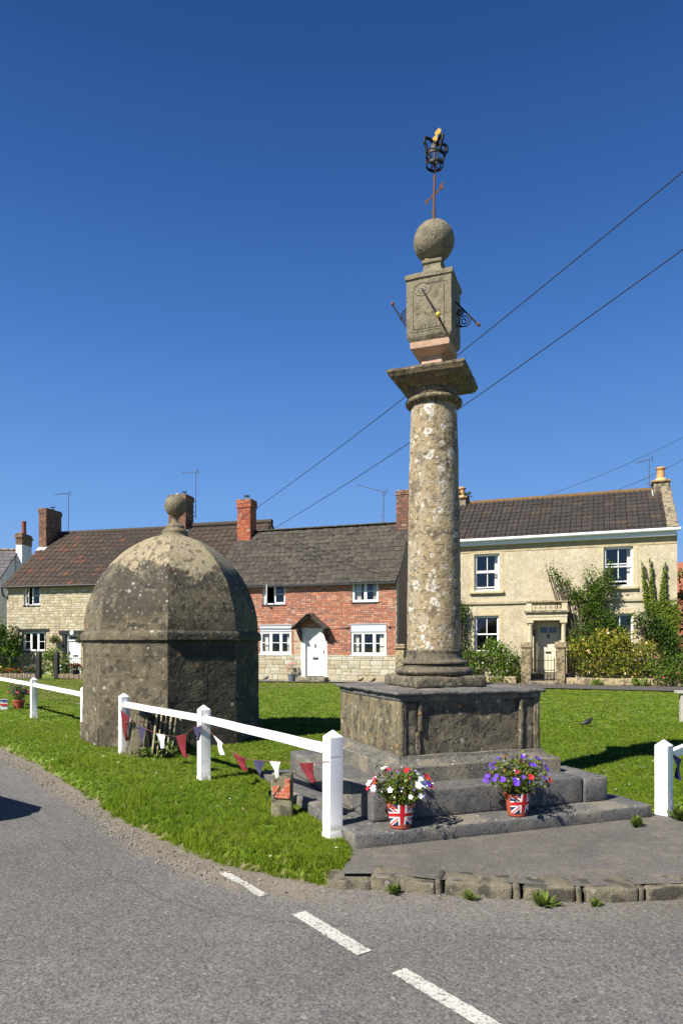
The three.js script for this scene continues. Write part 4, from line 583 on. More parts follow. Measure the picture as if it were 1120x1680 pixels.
function chimney(parent, x, z, w, d, y0, y1, seed, { cap = 0.16, pots = [], cols, cowl = false } = {}) {
  const C = grp('chimney', parent, [x, 0, z]), c2 = { cols: cols ?? [[0.20, 0.085, 0.052], [0.24, 0.10, 0.06], [0.17, 0.085, 0.06], [0.13, 0.08, 0.062], [0.27, 0.14, 0.085]] }, faces = [];
  const stack = (hw, hd, a, b, s) => { const f = bricks(-hw, hw, a, b, [], s, c2).translate(0, 0, hd), k = bricks(-hw, hw, a, b, [], s + 1, c2).rotateY(PI).translate(0, 0, -hd), r = bricks(-hd, hd, a, b, [], s + 2, c2).rotateY(PI / 2).translate(hw, 0, 0), l = bricks(-hd, hd, a, b, [], s + 3, c2).rotateY(-PI / 2).translate(-hw, 0, 0); faces.push(f, k, r, l); };
  stack(w / 2, d / 2, y0, y1 - cap - 0.08, seed); stack(w / 2 + 0.035, d / 2 + 0.035, y1 - cap - 0.08, y1 - 0.02, seed + 5); part('brickwork', faces, mBrick, C, { kind: 'stuff' });
  part('core', [bx(-w / 2 + 0.01, y0, -d / 2 + 0.01, w / 2 - 0.01, y1 - cap, d / 2 - 0.01), bx(-w / 2 - 0.025, y1 - cap - 0.079, -d / 2 - 0.025, w / 2 + 0.025, y1 - 0.03, d / 2 + 0.025)].map((g) => boxUV(g)), mMortar, C);
  part('flaunching', stone(w + 0.04, 0.05, d + 0.04, { r: 0.02, n: [3, 1, 3], amp: 0.01, seed }), mat(S_lime, 0.8, {}), C, { pos: [0, y1 - 0.025, 0] });
  for (const [px, pz, r, h, m] of pots) part('chimney_pot', lathe([[r * 0.8, 0], [r, 0.02], [r * 0.9, h * 0.5], [r * 0.88, h - 0.07], [r * 1.05, h - 0.06], [r * 1.05, h], [r * 0.8, h], [r * 0.75, h - 0.1]], 16), m, C, { pos: [px, y1 + 0.01, pz] });
  if (cowl) part('cowl', [lathe([[0.09, 0], [0.09, 0.12]], 14), lathe([[0.0, 0.27], [0.1, 0.25], [0.15, 0.22], [0.15, 0.21], [0, 0.22]], 14), ...[0, 1, 2, 3].map((k) => bar([cos(k * 1.57) * 0.09, 0.1, sin(k * 1.57) * 0.09], [cos(k * 1.57) * 0.09, 0.24, sin(k * 1.57) * 0.09], 0.009))], flat(0.10, 0.12, 0.15, 0.5, { metalness: 0.5 }), C, { pos: [cowl[0], y1, cowl[1]] });
  return C;
}
function aerial(label, pos, h, boom, turn, tilt) { // mast, boom and elements
  const A = thing('tv_aerial', label, 'aerial', pos, turn, 'aerials on the chimneys'); part('mast', [bar([0, 0, 0], [0, h, 0], 0.018), bar([-0.18, 0.15, 0], [0.02, 0.15, 0], 0.014), bar([-0.18, 0.4, 0], [0.02, 0.4, 0], 0.014)], alu, A);
  const B = grp('boom', A, [0, h - 0.04, 0]); B.rotation.z = tilt; part('boom', [bar([-boom, 0, 0], [0.18, 0, 0], 0.014)], alu, B); const el = []; for (let i = 0; i < 9; i++) { const x = -boom + 0.06 + i * (boom - 0.1) / 9; el.push(bar([x, 0, -0.13], [x, 0, 0.13], 0.006)); } el.push(bar([0.1, -0.16, -0.16], [0.14, 0.16, 0.16], 0.007), bar([0.14, 0.16, -0.16], [0.1, -0.16, 0.16], 0.007)); part('elements', el, alu, B);
}

// ---------------------------------------------------------------- brick cottage
{
  const H = thing('brick_cottage', 'red brick cottage with pale stone base, white door and stone-tiled roof', 'house', [-1.09, 0, -28.4], -18.8 * PI / 180);
  const holes = [[-2.4, 3.35, -1.36, 4.30], [1.62, 3.35, 2.72, 4.30], [-2.52, 1.25, -1.08, 2.5], [1.56, 1.22, 3.04, 2.5], [-0.47, 0.3, 0.53, 2.33]], X0 = -4.7, X1 = 3.47, E = 4.36, D = 5;
  part('wall', holed(X0, X1, -0.1, E, 0.3, holes).translate(0, 0, -0.012), mMortar, H);
  part('brickwork', bricks(X0, X1, 1.24, E, holes, 501), mBrick, H, { kind: 'stuff' });
  rubble(H, X0, X1, 0.0, 1.24, holes, 502, { cw: [0.2, 0.55], ch: [0.13, 0.26], limit: 140, mats: [[0.60, 0.53, 0.37], [0.66, 0.60, 0.44], [0.54, 0.47, 0.31], [0.68, 0.64, 0.52]].map((c) => mat(S_grain, 0.5, { bump: 0.02, color: c })) });
  part('gable_wall', gableGeo(D, E, 6.9, X1 - 0.001), mat(S_grain, 0.8, { color: [0.30, 0.22, 0.16] }), H); part('gable_wall', gableGeo(D, E, 6.9, X0 + 0.301), mMortar, H);
  part('back_wall', bx(X0 + 0.3, -0.1, -D, X1 - 0.31, E, -D + 0.25), mMortar, H); part('floor', bx(X0 + 0.3, 2.7, -D + 0.25, X1 - 0.31, 2.8, -0.32), inside, H);
  // roof: boarding, single stone tiles, ridge
  const e0 = [E - 0.17, 0.2], r0 = [6.96, -2.5], roofM = mat(S_moss, 0.55, { color: [0.13, 0.112, 0.09], bump: 0.012 }), slate = [[0.115, 0.10, 0.08], [0.13, 0.114, 0.09], [0.10, 0.087, 0.071], [0.145, 0.126, 0.098], [0.085, 0.075, 0.063]].map((c) => mat(S_moss, 0.5, { color: c.map((k) => k * 0.8), bump: 0.014 }));
  const deck = (a, b, s) => { const th = 0.06, l = hypot(r0[0] - e0[0], r0[1] - e0[1]); const g = boxUV(new THREE.BoxGeometry(b - a, l, th)); const p = atan2(r0[0] - e0[0], e0[1] - r0[1]); g.rotateX(-(PI / 2 - p)).translate((a + b) / 2, (e0[0] + r0[0]) / 2 - 0.04, (e0[1] + r0[1]) / 2); if (s) g.scale(1, 1, -1).translate(0, 0, -D); return g; };
  const RF = grp('roof', H); part('roof_deck', deck(X0 - 0.05, X1 + 0.06), flat(0.02, 0.018, 0.015, 0.95), RF); part('roof_back', deck(X0 - 0.05, X1 + 0.06, true), roofM, RF);
  const tg = [0, 1, 2].map((k) => offUV(tileGeo([[-0.5, 0], [-0.2, 0.006 * k], [0.15, -0.006], [0.5, 0.004]], 0.05), k * 0.3, k * 0.17));
  tiles(RF, X0 - 0.05, X1 + 0.08, e0, r0, 14, 0.27, tg, slate, 511, { stagger: 0.5, vary: 0.6, jitter: 0.03, sag: 0.03, limit: 298, prefer: ([a]) => a });
  { const rs = []; for (let x = X0; x < X1 - 0.5; x += 0.42) part('ridge_tile', stone(0.41, 0.07, 0.26, { r: 0.03, n: [2, 2, 2], amp: 0.012, seed: 520 + Math.round(x * 10) }), slate[1], RF, { pos: [x + 0.2, 6.955, -2.5] }); }
  part('gutter', [bx(X0, e0[0] - 0.1, 0.14, X1 + 0.02, e0[0] - 0.02, 0.24), bx(X0, e0[0] - 0.02, -0.02, X1, e0[0] + 0.06, 0.13)], blackPaint, H);
  chimney(H, -4.33, -2.35, 0.66, 0.62, 6.2, 8.42, 531, { cols: [[0.42, 0.115, 0.05], [0.46, 0.14, 0.06], [0.36, 0.10, 0.05], [0.30, 0.09, 0.05]], cowl: [0, 0], cap: 0.3 }); chimney(H, 3.18, -2.5, 0.52, 0.75, 6.4, 8.3, 541, { cap: 0.1 });
  part('flashing', stone(0.62, 0.05, 0.5, { r: 0.02, n: [3, 1, 3], amp: 0.02, seed: 9 }), mat(S_lime, 0.8, {}), H, { pos: [3.15, 6.28, -1.95], rot: [0.72, 0, 0] });
  windowPart(H, -2.4, 3.37, -1.36, 4.24, -0.07, { lights: 2, bars: [2], open: [0, -1.0], sill: [0.05, 0.06, 0.1, blackPaint], curtains: [] });
  windowPart(H, 1.62, 3.39, 2.72, 4.27, -0.02, { lights: 2, bars: [2], m: white, sill: [0.05, 0.05, 0.06, blackPaint], curtains: [[1.7, 1.95], [2.45, 2.65]] });
  windowPart(H, -2.52, 1.27, -1.08, 2.22, -0.03, { lights: 3, bars: [2], head: 0.26, sill: [0.04, 0.05, 0.06], curtains: [[-2.45, -2.2], [-1.35, -1.15]] });
  windowPart(H, 1.56, 1.24, 3.04, 2.18, -0.03, { lights: 3, bars: [2], head: 0.30, sill: [0.04, 0.05, 0.06], curtains: [[1.62, 1.86], [2.72, 2.98]] });
  // door with arched head under a gabled stone hood
  const DR = grp('door', H); part('door_frame', [bx(-0.62, 0.33, -0.16, -0.44, 2.35, 0.03), bx(0.42, 0.33, -0.16, 0.53, 2.3, 0.03)], white, DR);
  { const pts = [[-0.435, 0.36], [0.415, 0.36]]; for (let i = 0; i <= 14; i++) { const a = i / 14 * PI; pts.push([-0.01 + 0.425 * cos(a), 2.05 + 0.36 * sin(a)]); } part('door_leaf', extr(pts, 0.05).translate(0, 0, -0.12), white, DR); const cor = []; const o = [[-0.62, 2.05]]; for (let i = 14; i >= 0; i--) { const a = i / 14 * PI; cor.push([-0.01 + 0.43 * cos(a), 2.05 + 0.365 * sin(a)]); } part('door_head', extr([[-0.62, 2.05], ...cor, [0.53, 2.05], [0.53, 2.5], [-0.62, 2.5]], 0.1).translate(0, 0, -0.10), white, DR); part('planks', [-0.25, -0.08, 0.09, 0.26].map((x) => bx(x - 0.006, 0.4, -0.075, x + 0.006, 2.35, -0.066)), flat(0.7, 0.7, 0.7, 0.6), DR); }
  part('knocker', [new THREE.TorusGeometry(0.045, 0.012, 6, 12).translate(-0.02, 1.6, -0.05), bx(-0.035, 1.63, -0.07, -0.005, 1.70, -0.035)], blackPaint, DR); part('letter_box', bx(-0.13, 1.05, -0.07, 0.11, 1.13, -0.045), blackPaint, DR); part('handle', bx(0.33, 1.3, -0.07, 0.37, 1.42, -0.03), blackPaint, DR);
  part('doorstep', stone(1.3, 0.24, 0.55, { r: 0.03, n: [6, 2, 3], seed: 551 }), mat(S_lime, 0.9, {}), H, { pos: [-0.07, 0.09, 0.18] });
  const PH = grp('porch_hood', H); const hoodTile = slate[3];
  for (const sx of [-1, 1]) for (let r = 0; r < 4; r++) for (let k = 0; k < 2; k++) part('hood_tile', stone(0.24, 0.045, 0.26, { r: 0.012, n: [2, 1, 2], amp: 0.01, f: 9, seed: 560 + r * 3 + k }), hoodTile, PH, { pos: [-0.11 + sx * (0.12 + r * 0.18), 2.84 - r * 0.155, 0.15 + k * 0.27], rot: [0, 0, -sx * 0.72] });
  part('hood_ridge', stone(0.2, 0.07, 0.58, { r: 0.03, n: [2, 2, 4], seed: 571 }), hoodTile, PH, { pos: [-0.11, 2.88, 0.29] });
  part('brackets', [extr([[0, 0], [0.06, 0], [0.5, 0.42], [0.5, 0.5], [0, 0.5]], 0.06).rotateY(-PI / 2).translate(-0.58, 1.80, 0.02), extr([[0, 0], [0.06, 0], [0.5, 0.42], [0.5, 0.5], [0, 0.5]], 0.06).rotateY(-PI / 2).translate(0.56, 1.80, 0.02), bar([-0.84, 2.28, 0.46], [-0.11, 2.83, 0.46], 0.035, 4), bar([0.62, 2.28, 0.46], [-0.11, 2.83, 0.46], 0.035, 4)], flat(0.04, 0.035, 0.03, 0.8), PH);
  part('cable', [bar([X0, 2.36, 0.02], [-0.85, 2.33, 0.02], 0.014), bar([0.7, 2.31, 0.02], [1.5, 2.33, 0.02], 0.014), bar([3.05, 2.36, 0.02], [3.4, 2.36, 0.02], 0.014)], blackPaint, H); part('wall_tie', [box(0.12, 0.05, 0.03, 3.2, 2.36, 0.03), box(0.12, 0.05, 0.03, 1.42, 2.34, 0.03)], blackPaint, H);
  part('stone_patches', [boxUV(bx(-0.95, 1.0, -0.02, -0.62, 2.32, 0.012))], mat(S_grain, 0.5, { color: [0.42, 0.36, 0.25] }), H);
}
aerial('spiky dark aerial beside the column, over the brick cottage end chimney', [1.9, 7.1, -31.0], 1.55, 1.35, -0.35, -0.32);

// ---------------------------------------------------------------- stone cottage on the left
{
  const H = thing('stone_cottage', 'cream rubble-stone cottage with long brown pantiled roof', 'house', [-14.14, 0, -36], -15 * PI / 180);
  const holes = [[-3.04, 3.77, -2.04, 4.84], [-3.1, 1.31, -1.71, 2.37], [-0.5, 0.2, 0.46, 2.2]], X0 = -4.14, X1 = 9.6, E = 4.95, D = 8;
  part('wall', holed(X0, X1, -0.1, E, 0.3, holes).translate(0, 0, -0.012), mat(S_grain, 0.6, { color: [0.50, 0.43, 0.30] }), H);
  rubble(H, X0, 2.6, 0.05, E, holes, 601, { cw: [0.14, 0.4], ch: [0.10, 0.19], limit: 296 });
  for (const x of [X0 + 0.301, X1 - 0.001]) part('gable_wall', gableGeo(D, E, 8.25, x), mat(S_grain, 0.8, { color: [0.42, 0.37, 0.27] }), H);
  part('back_wall', bx(X0 + 0.3, -0.1, -D, X1 - 0.31, E, -D + 0.25), mMortar, H); part('floor', bx(X0 + 0.3, 2.7, -D + 0.25, X1 - 0.31, 2.8, -0.32), inside, H);
  const e0 = [E - 0.13, 0.24], r0 = [8.36, -4], tm = [[0.105, 0.072, 0.050], [0.125, 0.083, 0.056], [0.090, 0.064, 0.047], [0.140, 0.088, 0.058], [0.115, 0.09, 0.066], [0.135, 0.080, 0.052], [0.21, 0.088, 0.046]].map((c) => mat(S_moss, 0.6, { color: c.map((k) => k * 0.74), bump: 0.01 }));
  const deck = (s) => { const l = hypot(r0[0] - e0[0], r0[1] - e0[1]), p = atan2(r0[0] - e0[0], e0[1] - r0[1]), g = boxUV(new THREE.BoxGeometry(X1 - X0 + 0.1, l, 0.06)); g.rotateX(-(PI / 2 - p)).translate((X0 + X1) / 2, (e0[0] + r0[0]) / 2 - 0.04, (e0[1] + r0[1]) / 2); if (s) g.scale(1, 1, -1).translate(0, 0, -D); return g; };
  const RF = grp('roof', H); part('roof_deck', deck(), flat(0.02, 0.016, 0.013, 0.95), RF); part('roof_back', deck(true), tm[0], RF);
  const prof = [[-0.5, 0.006], [-0.36, 0.0], [0.18, 0.0], [0.28, 0.012], [0.34, 0.026], [0.41, 0.026], [0.47, 0.012], [0.5, 0.004]], tg = [0, 1, 2, 3].map((k) => offUV(tileGeo(prof, 0.032), k * 0.3, k * 0.21));
  // the tiles behind the lock-up's dome are joined; those in view stand alone
  tiles(RF, X0 - 0.12, X1, e0, r0, 13, 0.36, tg, tm, 611, { jitter: 0.03, sag: 0.04, limit: 298, prefer: ([a, b, r]) => (a < 1.4 + r * 0.18 ? 3 : 0) + (a > 4.2 && r > 5 && a < 8.5 ? 2 : 0) });
  for (let x = X0; x < X1 - 0.1; x += 0.46) part('ridge_tile', lathe([[0.15, 0], [0.15, 0.45], [0.12, 0.45], [0.12, 0]], 12).rotateZ(-PI / 2), tm[4], RF, { pos: [x, 8.31 + (x > 4.5 ? 0.1 : 0), -4] });
  part('gutter', [tube([[X0 - 0.1, e0[0] - 0.05, 0.30], [X1, e0[0] - 0.05, 0.30]], 0.06, 8), bx(X0, e0[0] - 0.1, 0.0, X1, e0[0] + 0.02, 0.2)], blackPaint, H); part('downpipe', tube([[X0 - 0.08, e0[0] - 0.06, 0.28], [X0 - 0.09, e0[0] - 0.3, 0.24], [X0 - 0.09, e0[0] - 0.55, 0.1], [X0 + 0.05, e0[0] - 0.62, 0.06]], 0.045, 8), blackPaint, H);
  chimney(H, -4.25 + 0.15, -3.45, 0.5, 1.35, 7.0, 9.62, 621, { cowl: [0.05, -0.15], cap: 0.2 }); chimney(H, 4.15, -4.0, 1.05, 0.95, 7.4, 10.1, 631, { cowl: [0.25, 0.1], cap: 0.22, pots: [[-0.2, 0, 0.12, 0.16, flat(0.5, 0.4, 0.25, 0.9)]] });
  part('flashing', box(0.6, 0.025, 0.36).rotateX(0.695).translate(-4.03, 7.24, -2.6), lead, H); part('flashing', box(0.06, 0.05, 1.4).rotateX(0.70).translate(4.75, 8.05, -3.6), lead, H);
  windowPart(H, -3.04, 3.79, -2.04, 4.82, -0.06, { lights: 2, bars: [2], open: [0, -0.55], sill: [0.08, 0.05, 0.1, blackPaint], fw: 0.05 });
  windowPart(H, -3.1, 1.33, -1.71, 2.36, -0.05, { lights: 3, bars: [2, 1, 2], sill: [0.06, 0.06, 0.1, blackPaint], fw: 0.05 });
  part('lintel', [bx(-3.31, 2.385, -0.1, -1.45, 2.52, 0.06), bx(-3.16, 1.27, -0.1, -3.105, 2.38, 0.03), bx(-1.70, 1.27, -0.1, -1.65, 2.38, 0.03)], blackPaint, H);
  part('lintel', [bx(-0.82, 2.22, -0.1, 0.78, 2.42, 0.08), bx(-0.62, 0.2, -0.12, -0.43, 2.215, 0.05)], blackPaint, H);
  const DR = grp('door', H); part('door_frame', [bx(-0.42, 0.22, -0.2, -0.34, 2.2, -0.06), bx(0.38, 0.22, -0.2, 0.46, 2.2, -0.06), bx(-0.34, 1.88, -0.2, 0.38, 1.94, -0.065), bx(-0.34, 2.13, -0.2, 0.38, 2.2, -0.065)], white, DR); part('door_leaf', [bx(-0.335, 0.25, -0.17, 0.375, 1.875, -0.12)], white, DR); part('pane', bx(-0.335, 1.945, -0.15, 0.375, 2.125, -0.146), glass, DR); part('letter_box', bx(-0.06, 1.05, -0.12, 0.24, 1.13, -0.10), blackPaint, DR); part('handle', bx(-0.30, 1.15, -0.12, -0.26, 1.3, -0.08), blackPaint, DR);
  part('house_sign', lathe([[0, 0.0], [0.12, 0.0], [0.12, 0.025], [0.1, 0.035], [0, 0.03]], 20).rotateX(PI / 2), flat(0.78, 0.77, 0.72, 0.6), H, { pos: [0, 2.3, 0.085] }); part('outside_light', [box(0.2, 0.08, 0.12, 1.15, 2.93, 0.06)], blackPaint, H);
}
aerial('aerial beside the leftmost big brick chimney', [-16.05, 8.3, -40.2], 2.35, 0.95, -0.26, 0.04); aerial('tall aerial above the lock-up ball finial, on the middle chimney', [-8.35, 8.9, -39.2], 2.75, 0.9, -0.26, 0.03);

// ---------------------------------------------------------------- ashlar house on the right
{
  const H = thing('limestone_house', 'cream limestone house with sash windows, pillared porch and dark roof', 'house', [8.58, 0, -28.7], -20.9 * PI / 180);
  const holes = [[-3.0, 4.0, -1.92, 5.6], [2.26, 4.03, 3.37, 5.64], [-3.0, 1.3, -1.95, 2.92], [2.36, 1.3, 3.38, 2.92], [-0.36, 0.3, 0.53, 2.6]], X0 = -4.75, X1 = 4.97, E = 6.08, D = 6.8;
  part('wall', holed(X0, X1, -0.1, E, 0.35, holes), mCream, H);
  for (const x of [X0 + 0.301, X1 - 0.001]) part('gable_wall', gableGeo(D, E, 8.5, x), mCream, H);
  part('back_wall', bx(X0 + 0.3, -0.1, -D, X1 - 0.31, E, -D + 0.25), mCream, H); part('floor', bx(X0 + 0.3, 3.2, -D + 0.25, X1 - 0.31, 3.3, -0.37), inside, H); part('partition', bx(X0 + 0.3, 0, -3, X1 - 0.31, E, -2.9), inside, H);
  part('string_course', stone(X1 - X0, 0.13, 0.08, { r: 0.015, n: [40, 1, 1], amp: 0.006, seed: 701 }), mat(S_cream, 2, { color: [0.8, 0.78, 0.75] }), H, { pos: [(X0 + X1) / 2, 3.40, 0.03] });
  const trim = mat(S_cream, 1.5, { color: [1.05, 1.03, 0.95], off: [0.3, 0.2] });
  for (const [a, b, c, d, up] of holes.slice(0, 4).map((h, i) => [...h, i < 2])) { part('surround', [bx(a - 0.17, b, -0.1, a - 0.002, d, 0.012), bx(c + 0.002, b, -0.1, c + 0.17, d, 0.012), bx(a - 0.17, d + 0.002, -0.1, c + 0.17, d + (up ? 0.3 : 0.22), 0.012)].map((g) => boxUV(g)), trim, H); if (up) part('stone_sill', stone(c - a + 0.4, 0.13, 0.22, { r: 0.02, n: [6, 1, 2], seed: 711 + Math.round(a) }), trim, H, { pos: [(a + c) / 2, b - 0.135, 0.02] }); }
  // sliding sashes, two over two
  const sash = (x0, y0, x1, y1, raise = 0, cur = []) => { const W = grp('window', H), z = -0.13, f = 0.05, fr = [bx(x0, y0, z - 0.12, x0 + f, y1, z + 0.03), bx(x1 - f, y0, z - 0.12, x1, y1, z + 0.03), bx(x0 + f, y1 - f, z - 0.12, x1 - f, y1, z + 0.03), bx(x0 + f, y0, z - 0.12, x1 - f, y0 + 0.06, z + 0.05)], my = (y0 + y1) / 2;
    part('frame', fr, white, W);
    for (const [a, b, zz] of [[my - 0.02, y1 - f, z], [y0 + 0.06 + raise, my + 0.02 + raise, z - 0.045]]) { const l = x0 + f, r = x1 - f, m = (l + r) / 2; part('sash', [bx(l, a, zz - 0.035, l + 0.04, b, zz), bx(r - 0.04, a, zz - 0.035, r, b, zz), bx(l + 0.04, b - 0.04, zz - 0.035, r - 0.04, b, zz - 0.002), bx(l + 0.04, a, zz - 0.035, r - 0.04, a + 0.05, zz - 0.002), bx(m - 0.014, a + 0.05, zz - 0.03, m + 0.014, b - 0.04, zz - 0.004)], white, W); part('pane', bx(l + 0.03, a + 0.04, zz - 0.02, m - 0.01, b - 0.03, zz - 0.016), glass, W); part('pane', bx(m + 0.01, a + 0.04, zz - 0.02, r - 0.03, b - 0.03, zz - 0.016), glass, W); }
    for (const [a, b] of cur) { const P = [], id = []; for (let i = 0; i <= 8; i++) P.push(lerp(a, b, i / 8), y0 + 0.06, z - 0.25 + (i % 2) * 0.05, lerp(a, b, i / 8), y1 - 0.06, z - 0.25 + (i % 2) * 0.05); for (let i = 0; i < 8; i++) id.push(2 * i, 2 * i + 2, 2 * i + 1, 2 * i + 2, 2 * i + 3, 2 * i + 1); const g = new THREE.BufferGeometry(); g.setAttribute('position', new THREE.Float32BufferAttribute(P, 3)); g.setIndex(id); g.computeVertexNormals(); part('curtain', g, curtain, W); } };
  sash(-3.0, 4.0, -1.92, 5.6, 0.07, [[-2.18, -1.98]]); sash(2.26, 4.03, 3.37, 5.64, 0.12, [[3.15, 3.33]]); sash(-3.0, 1.3, -1.95, 2.92, 0.02); sash(2.36, 1.3, 3.38, 2.92);
  // roof
  const e0 = [E + 0.1, 0.22], r0 = [8.57, -3.4], tm = [[0.060, 0.050, 0.044], [0.070, 0.058, 0.050], [0.052, 0.044, 0.040], [0.082, 0.068, 0.057], [0.10, 0.075, 0.05]].map((c) => mat(S_moss, 0.7, { color: c.map((k) => k * 0.92), bump: 0.008 }));
  const deck = (s) => { const l = hypot(r0[0] - e0[0], r0[1] - e0[1]), p = atan2(r0[0] - e0[0], e0[1] - r0[1]), g = boxUV(new THREE.BoxGeometry(X1 - X0 - 0.1, l, 0.06)); g.rotateX(-(PI / 2 - p)).translate((X0 + X1) / 2 - 0.05, (e0[0] + r0[0]) / 2 - 0.04, (e0[1] + r0[1]) / 2); if (s) g.scale(1, 1, -1).translate(0, 0, -D); return g; };
  const RF = grp('roof', H); part('roof_deck', deck(), flat(0.014, 0.012, 0.011, 0.95), RF); part('roof_back', deck(true), tm[0], RF);
  const roll = (c) => [[c - 0.11, 0.0], [c - 0.07, 0.028], [c, 0.04], [c + 0.07, 0.028], [c + 0.11, 0.0]], prof = [[-0.5, 0], ...roll(-0.12), ...roll(0.385), [0.5, 0.0]], tg = [0, 1, 2].map((k) => offUV(tileGeo(prof, 0.016), k * 0.3, k * 0.21));
  tiles(RF, X0, X1 - 0.35, e0, r0, 11, 0.44, tg, tm, 721, { jitter: 0.02, sag: 0.02, limit: 299 });
  for (let x = X0; x < X1 - 0.8; x += 0.46) part('ridge_tile', lathe([[0.14, 0], [0.14, 0.45], [0.11, 0.45], [0.11, 0]], 12).rotateZ(-PI / 2), mat(S_moss, 0.5, { color: [0.24, 0.14, 0.05] }), RF, { pos: [x, 8.52, -3.4] });
  part('gutter', [tube([[X0, e0[0] - 0.02, 0.32], [X1 + 0.1, e0[0] + 0.0, 0.32]], 0.07, 8), bx(X0, e0[0] - 0.22, 0.18, X1 - 0.05, e0[0] - 0.03, 0.22), bx(X0, e0[0] - 0.23, 0.0, X1 - 0.05, e0[0] - 0.2, 0.2)], flat(0.72, 0.76, 0.80, 0.5), H);
  part('soffit_band', boxUV(bx(X0, E - 0.42, 0.0, X1, E - 0.16, 0.018)), mat(S_cream, 1.6, { color: [0.85, 0.8, 0.7] }), H);
  // gable coping on the right, chimneys with clay pots
  const clay = flat(0.50, 0.27, 0.11, 0.9), lichenStone = mat(S_lime, 0.9, { bump: 0.02, color: [1.35, 1.3, 1.2] });
  { const p = atan2(r0[0] - e0[0], e0[1] - r0[1]), l = hypot(r0[0] - e0[0], r0[1] - e0[1]); for (let i = 0; i < 4; i++) { const t = (i + 0.5) / 4 * l - 0.05; part('coping_stone', stone(0.4, 0.2, l / 4 - 0.01, { r: 0.03, n: [3, 2, 5], amp: 0.03, f: 5, seed: 730 + i }), lichenStone, RF, { pos: [X1 - 0.17, e0[0] + sin(p) * t - 0.03, e0[1] - cos(p) * t], rot: [p, 0, 0] }); } }
  for (const [x, z, w, y0, y1, ph] of [[4.62, -3.4, 0.62, 8.0, 8.78, 0.52], [-4.2, -3.4, 0.5, 8.0, 8.74, 0.4]]) { const C = grp('chimney', H, [x, 0, z]); part('stack', stone(w, y1 - y0, w + 0.1, { r: 0.03, n: [4, 5, 4], amp: 0.02, f: 5, seed: 741 }), lichenStone, C, { pos: [0, y0, 0] }); part('chimney_cap', stone(w + 0.16, 0.1, w + 0.24, { r: 0.03, n: [4, 1, 4], amp: 0.015, seed: 742 }), mat(S_lime, 0.7, { color: [1.6, 1.2, 0.7] }), C, { pos: [0, y1 + 0.002, 0] }); part('flaunching', lathe([[0.32, 0], [0.2, 0.14], [0, 0.16]], 12), flat(0.52, 0.36, 0.17, 0.95), C, { pos: [0, y1 + 0.1, 0] }); part('chimney_pot', lathe([[0.17, 0], [0.16, ph * 0.6], [0.155, ph - 0.09], [0.2, ph - 0.08], [0.2, ph], [0.15, ph], [0.14, ph - 0.1]], 18), clay, C, { pos: [0, y1 + 0.2, 0] }); }
  part('flashing', box(0.05, 0.1, 0.9).rotateX(0.62).translate(4.26, 8.35, -3.05), lead, H);
  // porch: columns, entablature, little balustrade; recessed door
  const P = grp('porch', H), st = mat(S_cream, 1.2, { color: [1.12, 1.12, 1.1], off: [0.1, 0.6] });
  for (const x of [-0.58, 0.74]) { part('porch_column', lathe([[0.13, 0.35], [0.13, 0.45], [0.105, 0.5], [0.1, 1.2], [0.088, 2.45], [0.11, 2.47], [0.11, 2.5], [0.1, 2.5]], 20), st, P, { pos: [x, 0, 0.62] }); part('capital', [bx(x - 0.14, 2.56, 0.48, x + 0.14, 2.66, 0.76), lathe([[0.055, 0], [0.055, 0.2]], 12).rotateX(PI / 2).translate(x - 0.12, 2.56, 0.55), lathe([[0.055, 0], [0.055, 0.2]], 12).rotateX(PI / 2).translate(x + 0.12, 2.56, 0.55), bx(x - 0.1, 2.49, 0.53, x + 0.1, 2.56, 0.71)], st, P); part('pier', boxUV(bx(x - 0.1, 0.35, 0, x + 0.1, 2.66, 0.2)), st, P); }
  part('entablature', [bx(-0.72, 2.662, 0, 0.88, 2.80, 0.76), bx(-0.74, 2.802, 0, 0.90, 2.98, 0.78)].map((g) => boxUV(g)), st, P); part('cornice', boxUV(bx(-0.80, 2.982, 0, 0.96, 3.05, 0.88)), mat(S_lime, 0.8, { color: [1.2, 1.15, 1.1] }), P);
  for (const x of [-0.62, 0.78]) part('balustrade_pier', boxUV(bx(x - 0.11, 3.052, 0.5, x + 0.11, 3.40, 0.74)), st, P); for (let k = 0; k < 6; k++) part('baluster', lathe(smoothProf([[0.05, 0], [0.05, 0.03], [0.03, 0.06], [0.062, 0.14], [0.03, 0.26], [0.045, 0.29], [0.045, 0.31]], 16), 12), st, P, { pos: [-0.40 + k * 0.195, 3.075, 0.62] }); part('rail', [bx(-0.75, 3.402, 0.46, 0.91, 3.47, 0.78), bx(-0.5, 3.052, 0.54, 0.66, 3.08, 0.70), bx(-0.5, 3.385, 0.54, 0.66, 3.40, 0.70)].map((g) => boxUV(g)), mat(S_lime, 0.8, { color: [1.5, 1.4, 1.2] }), P);
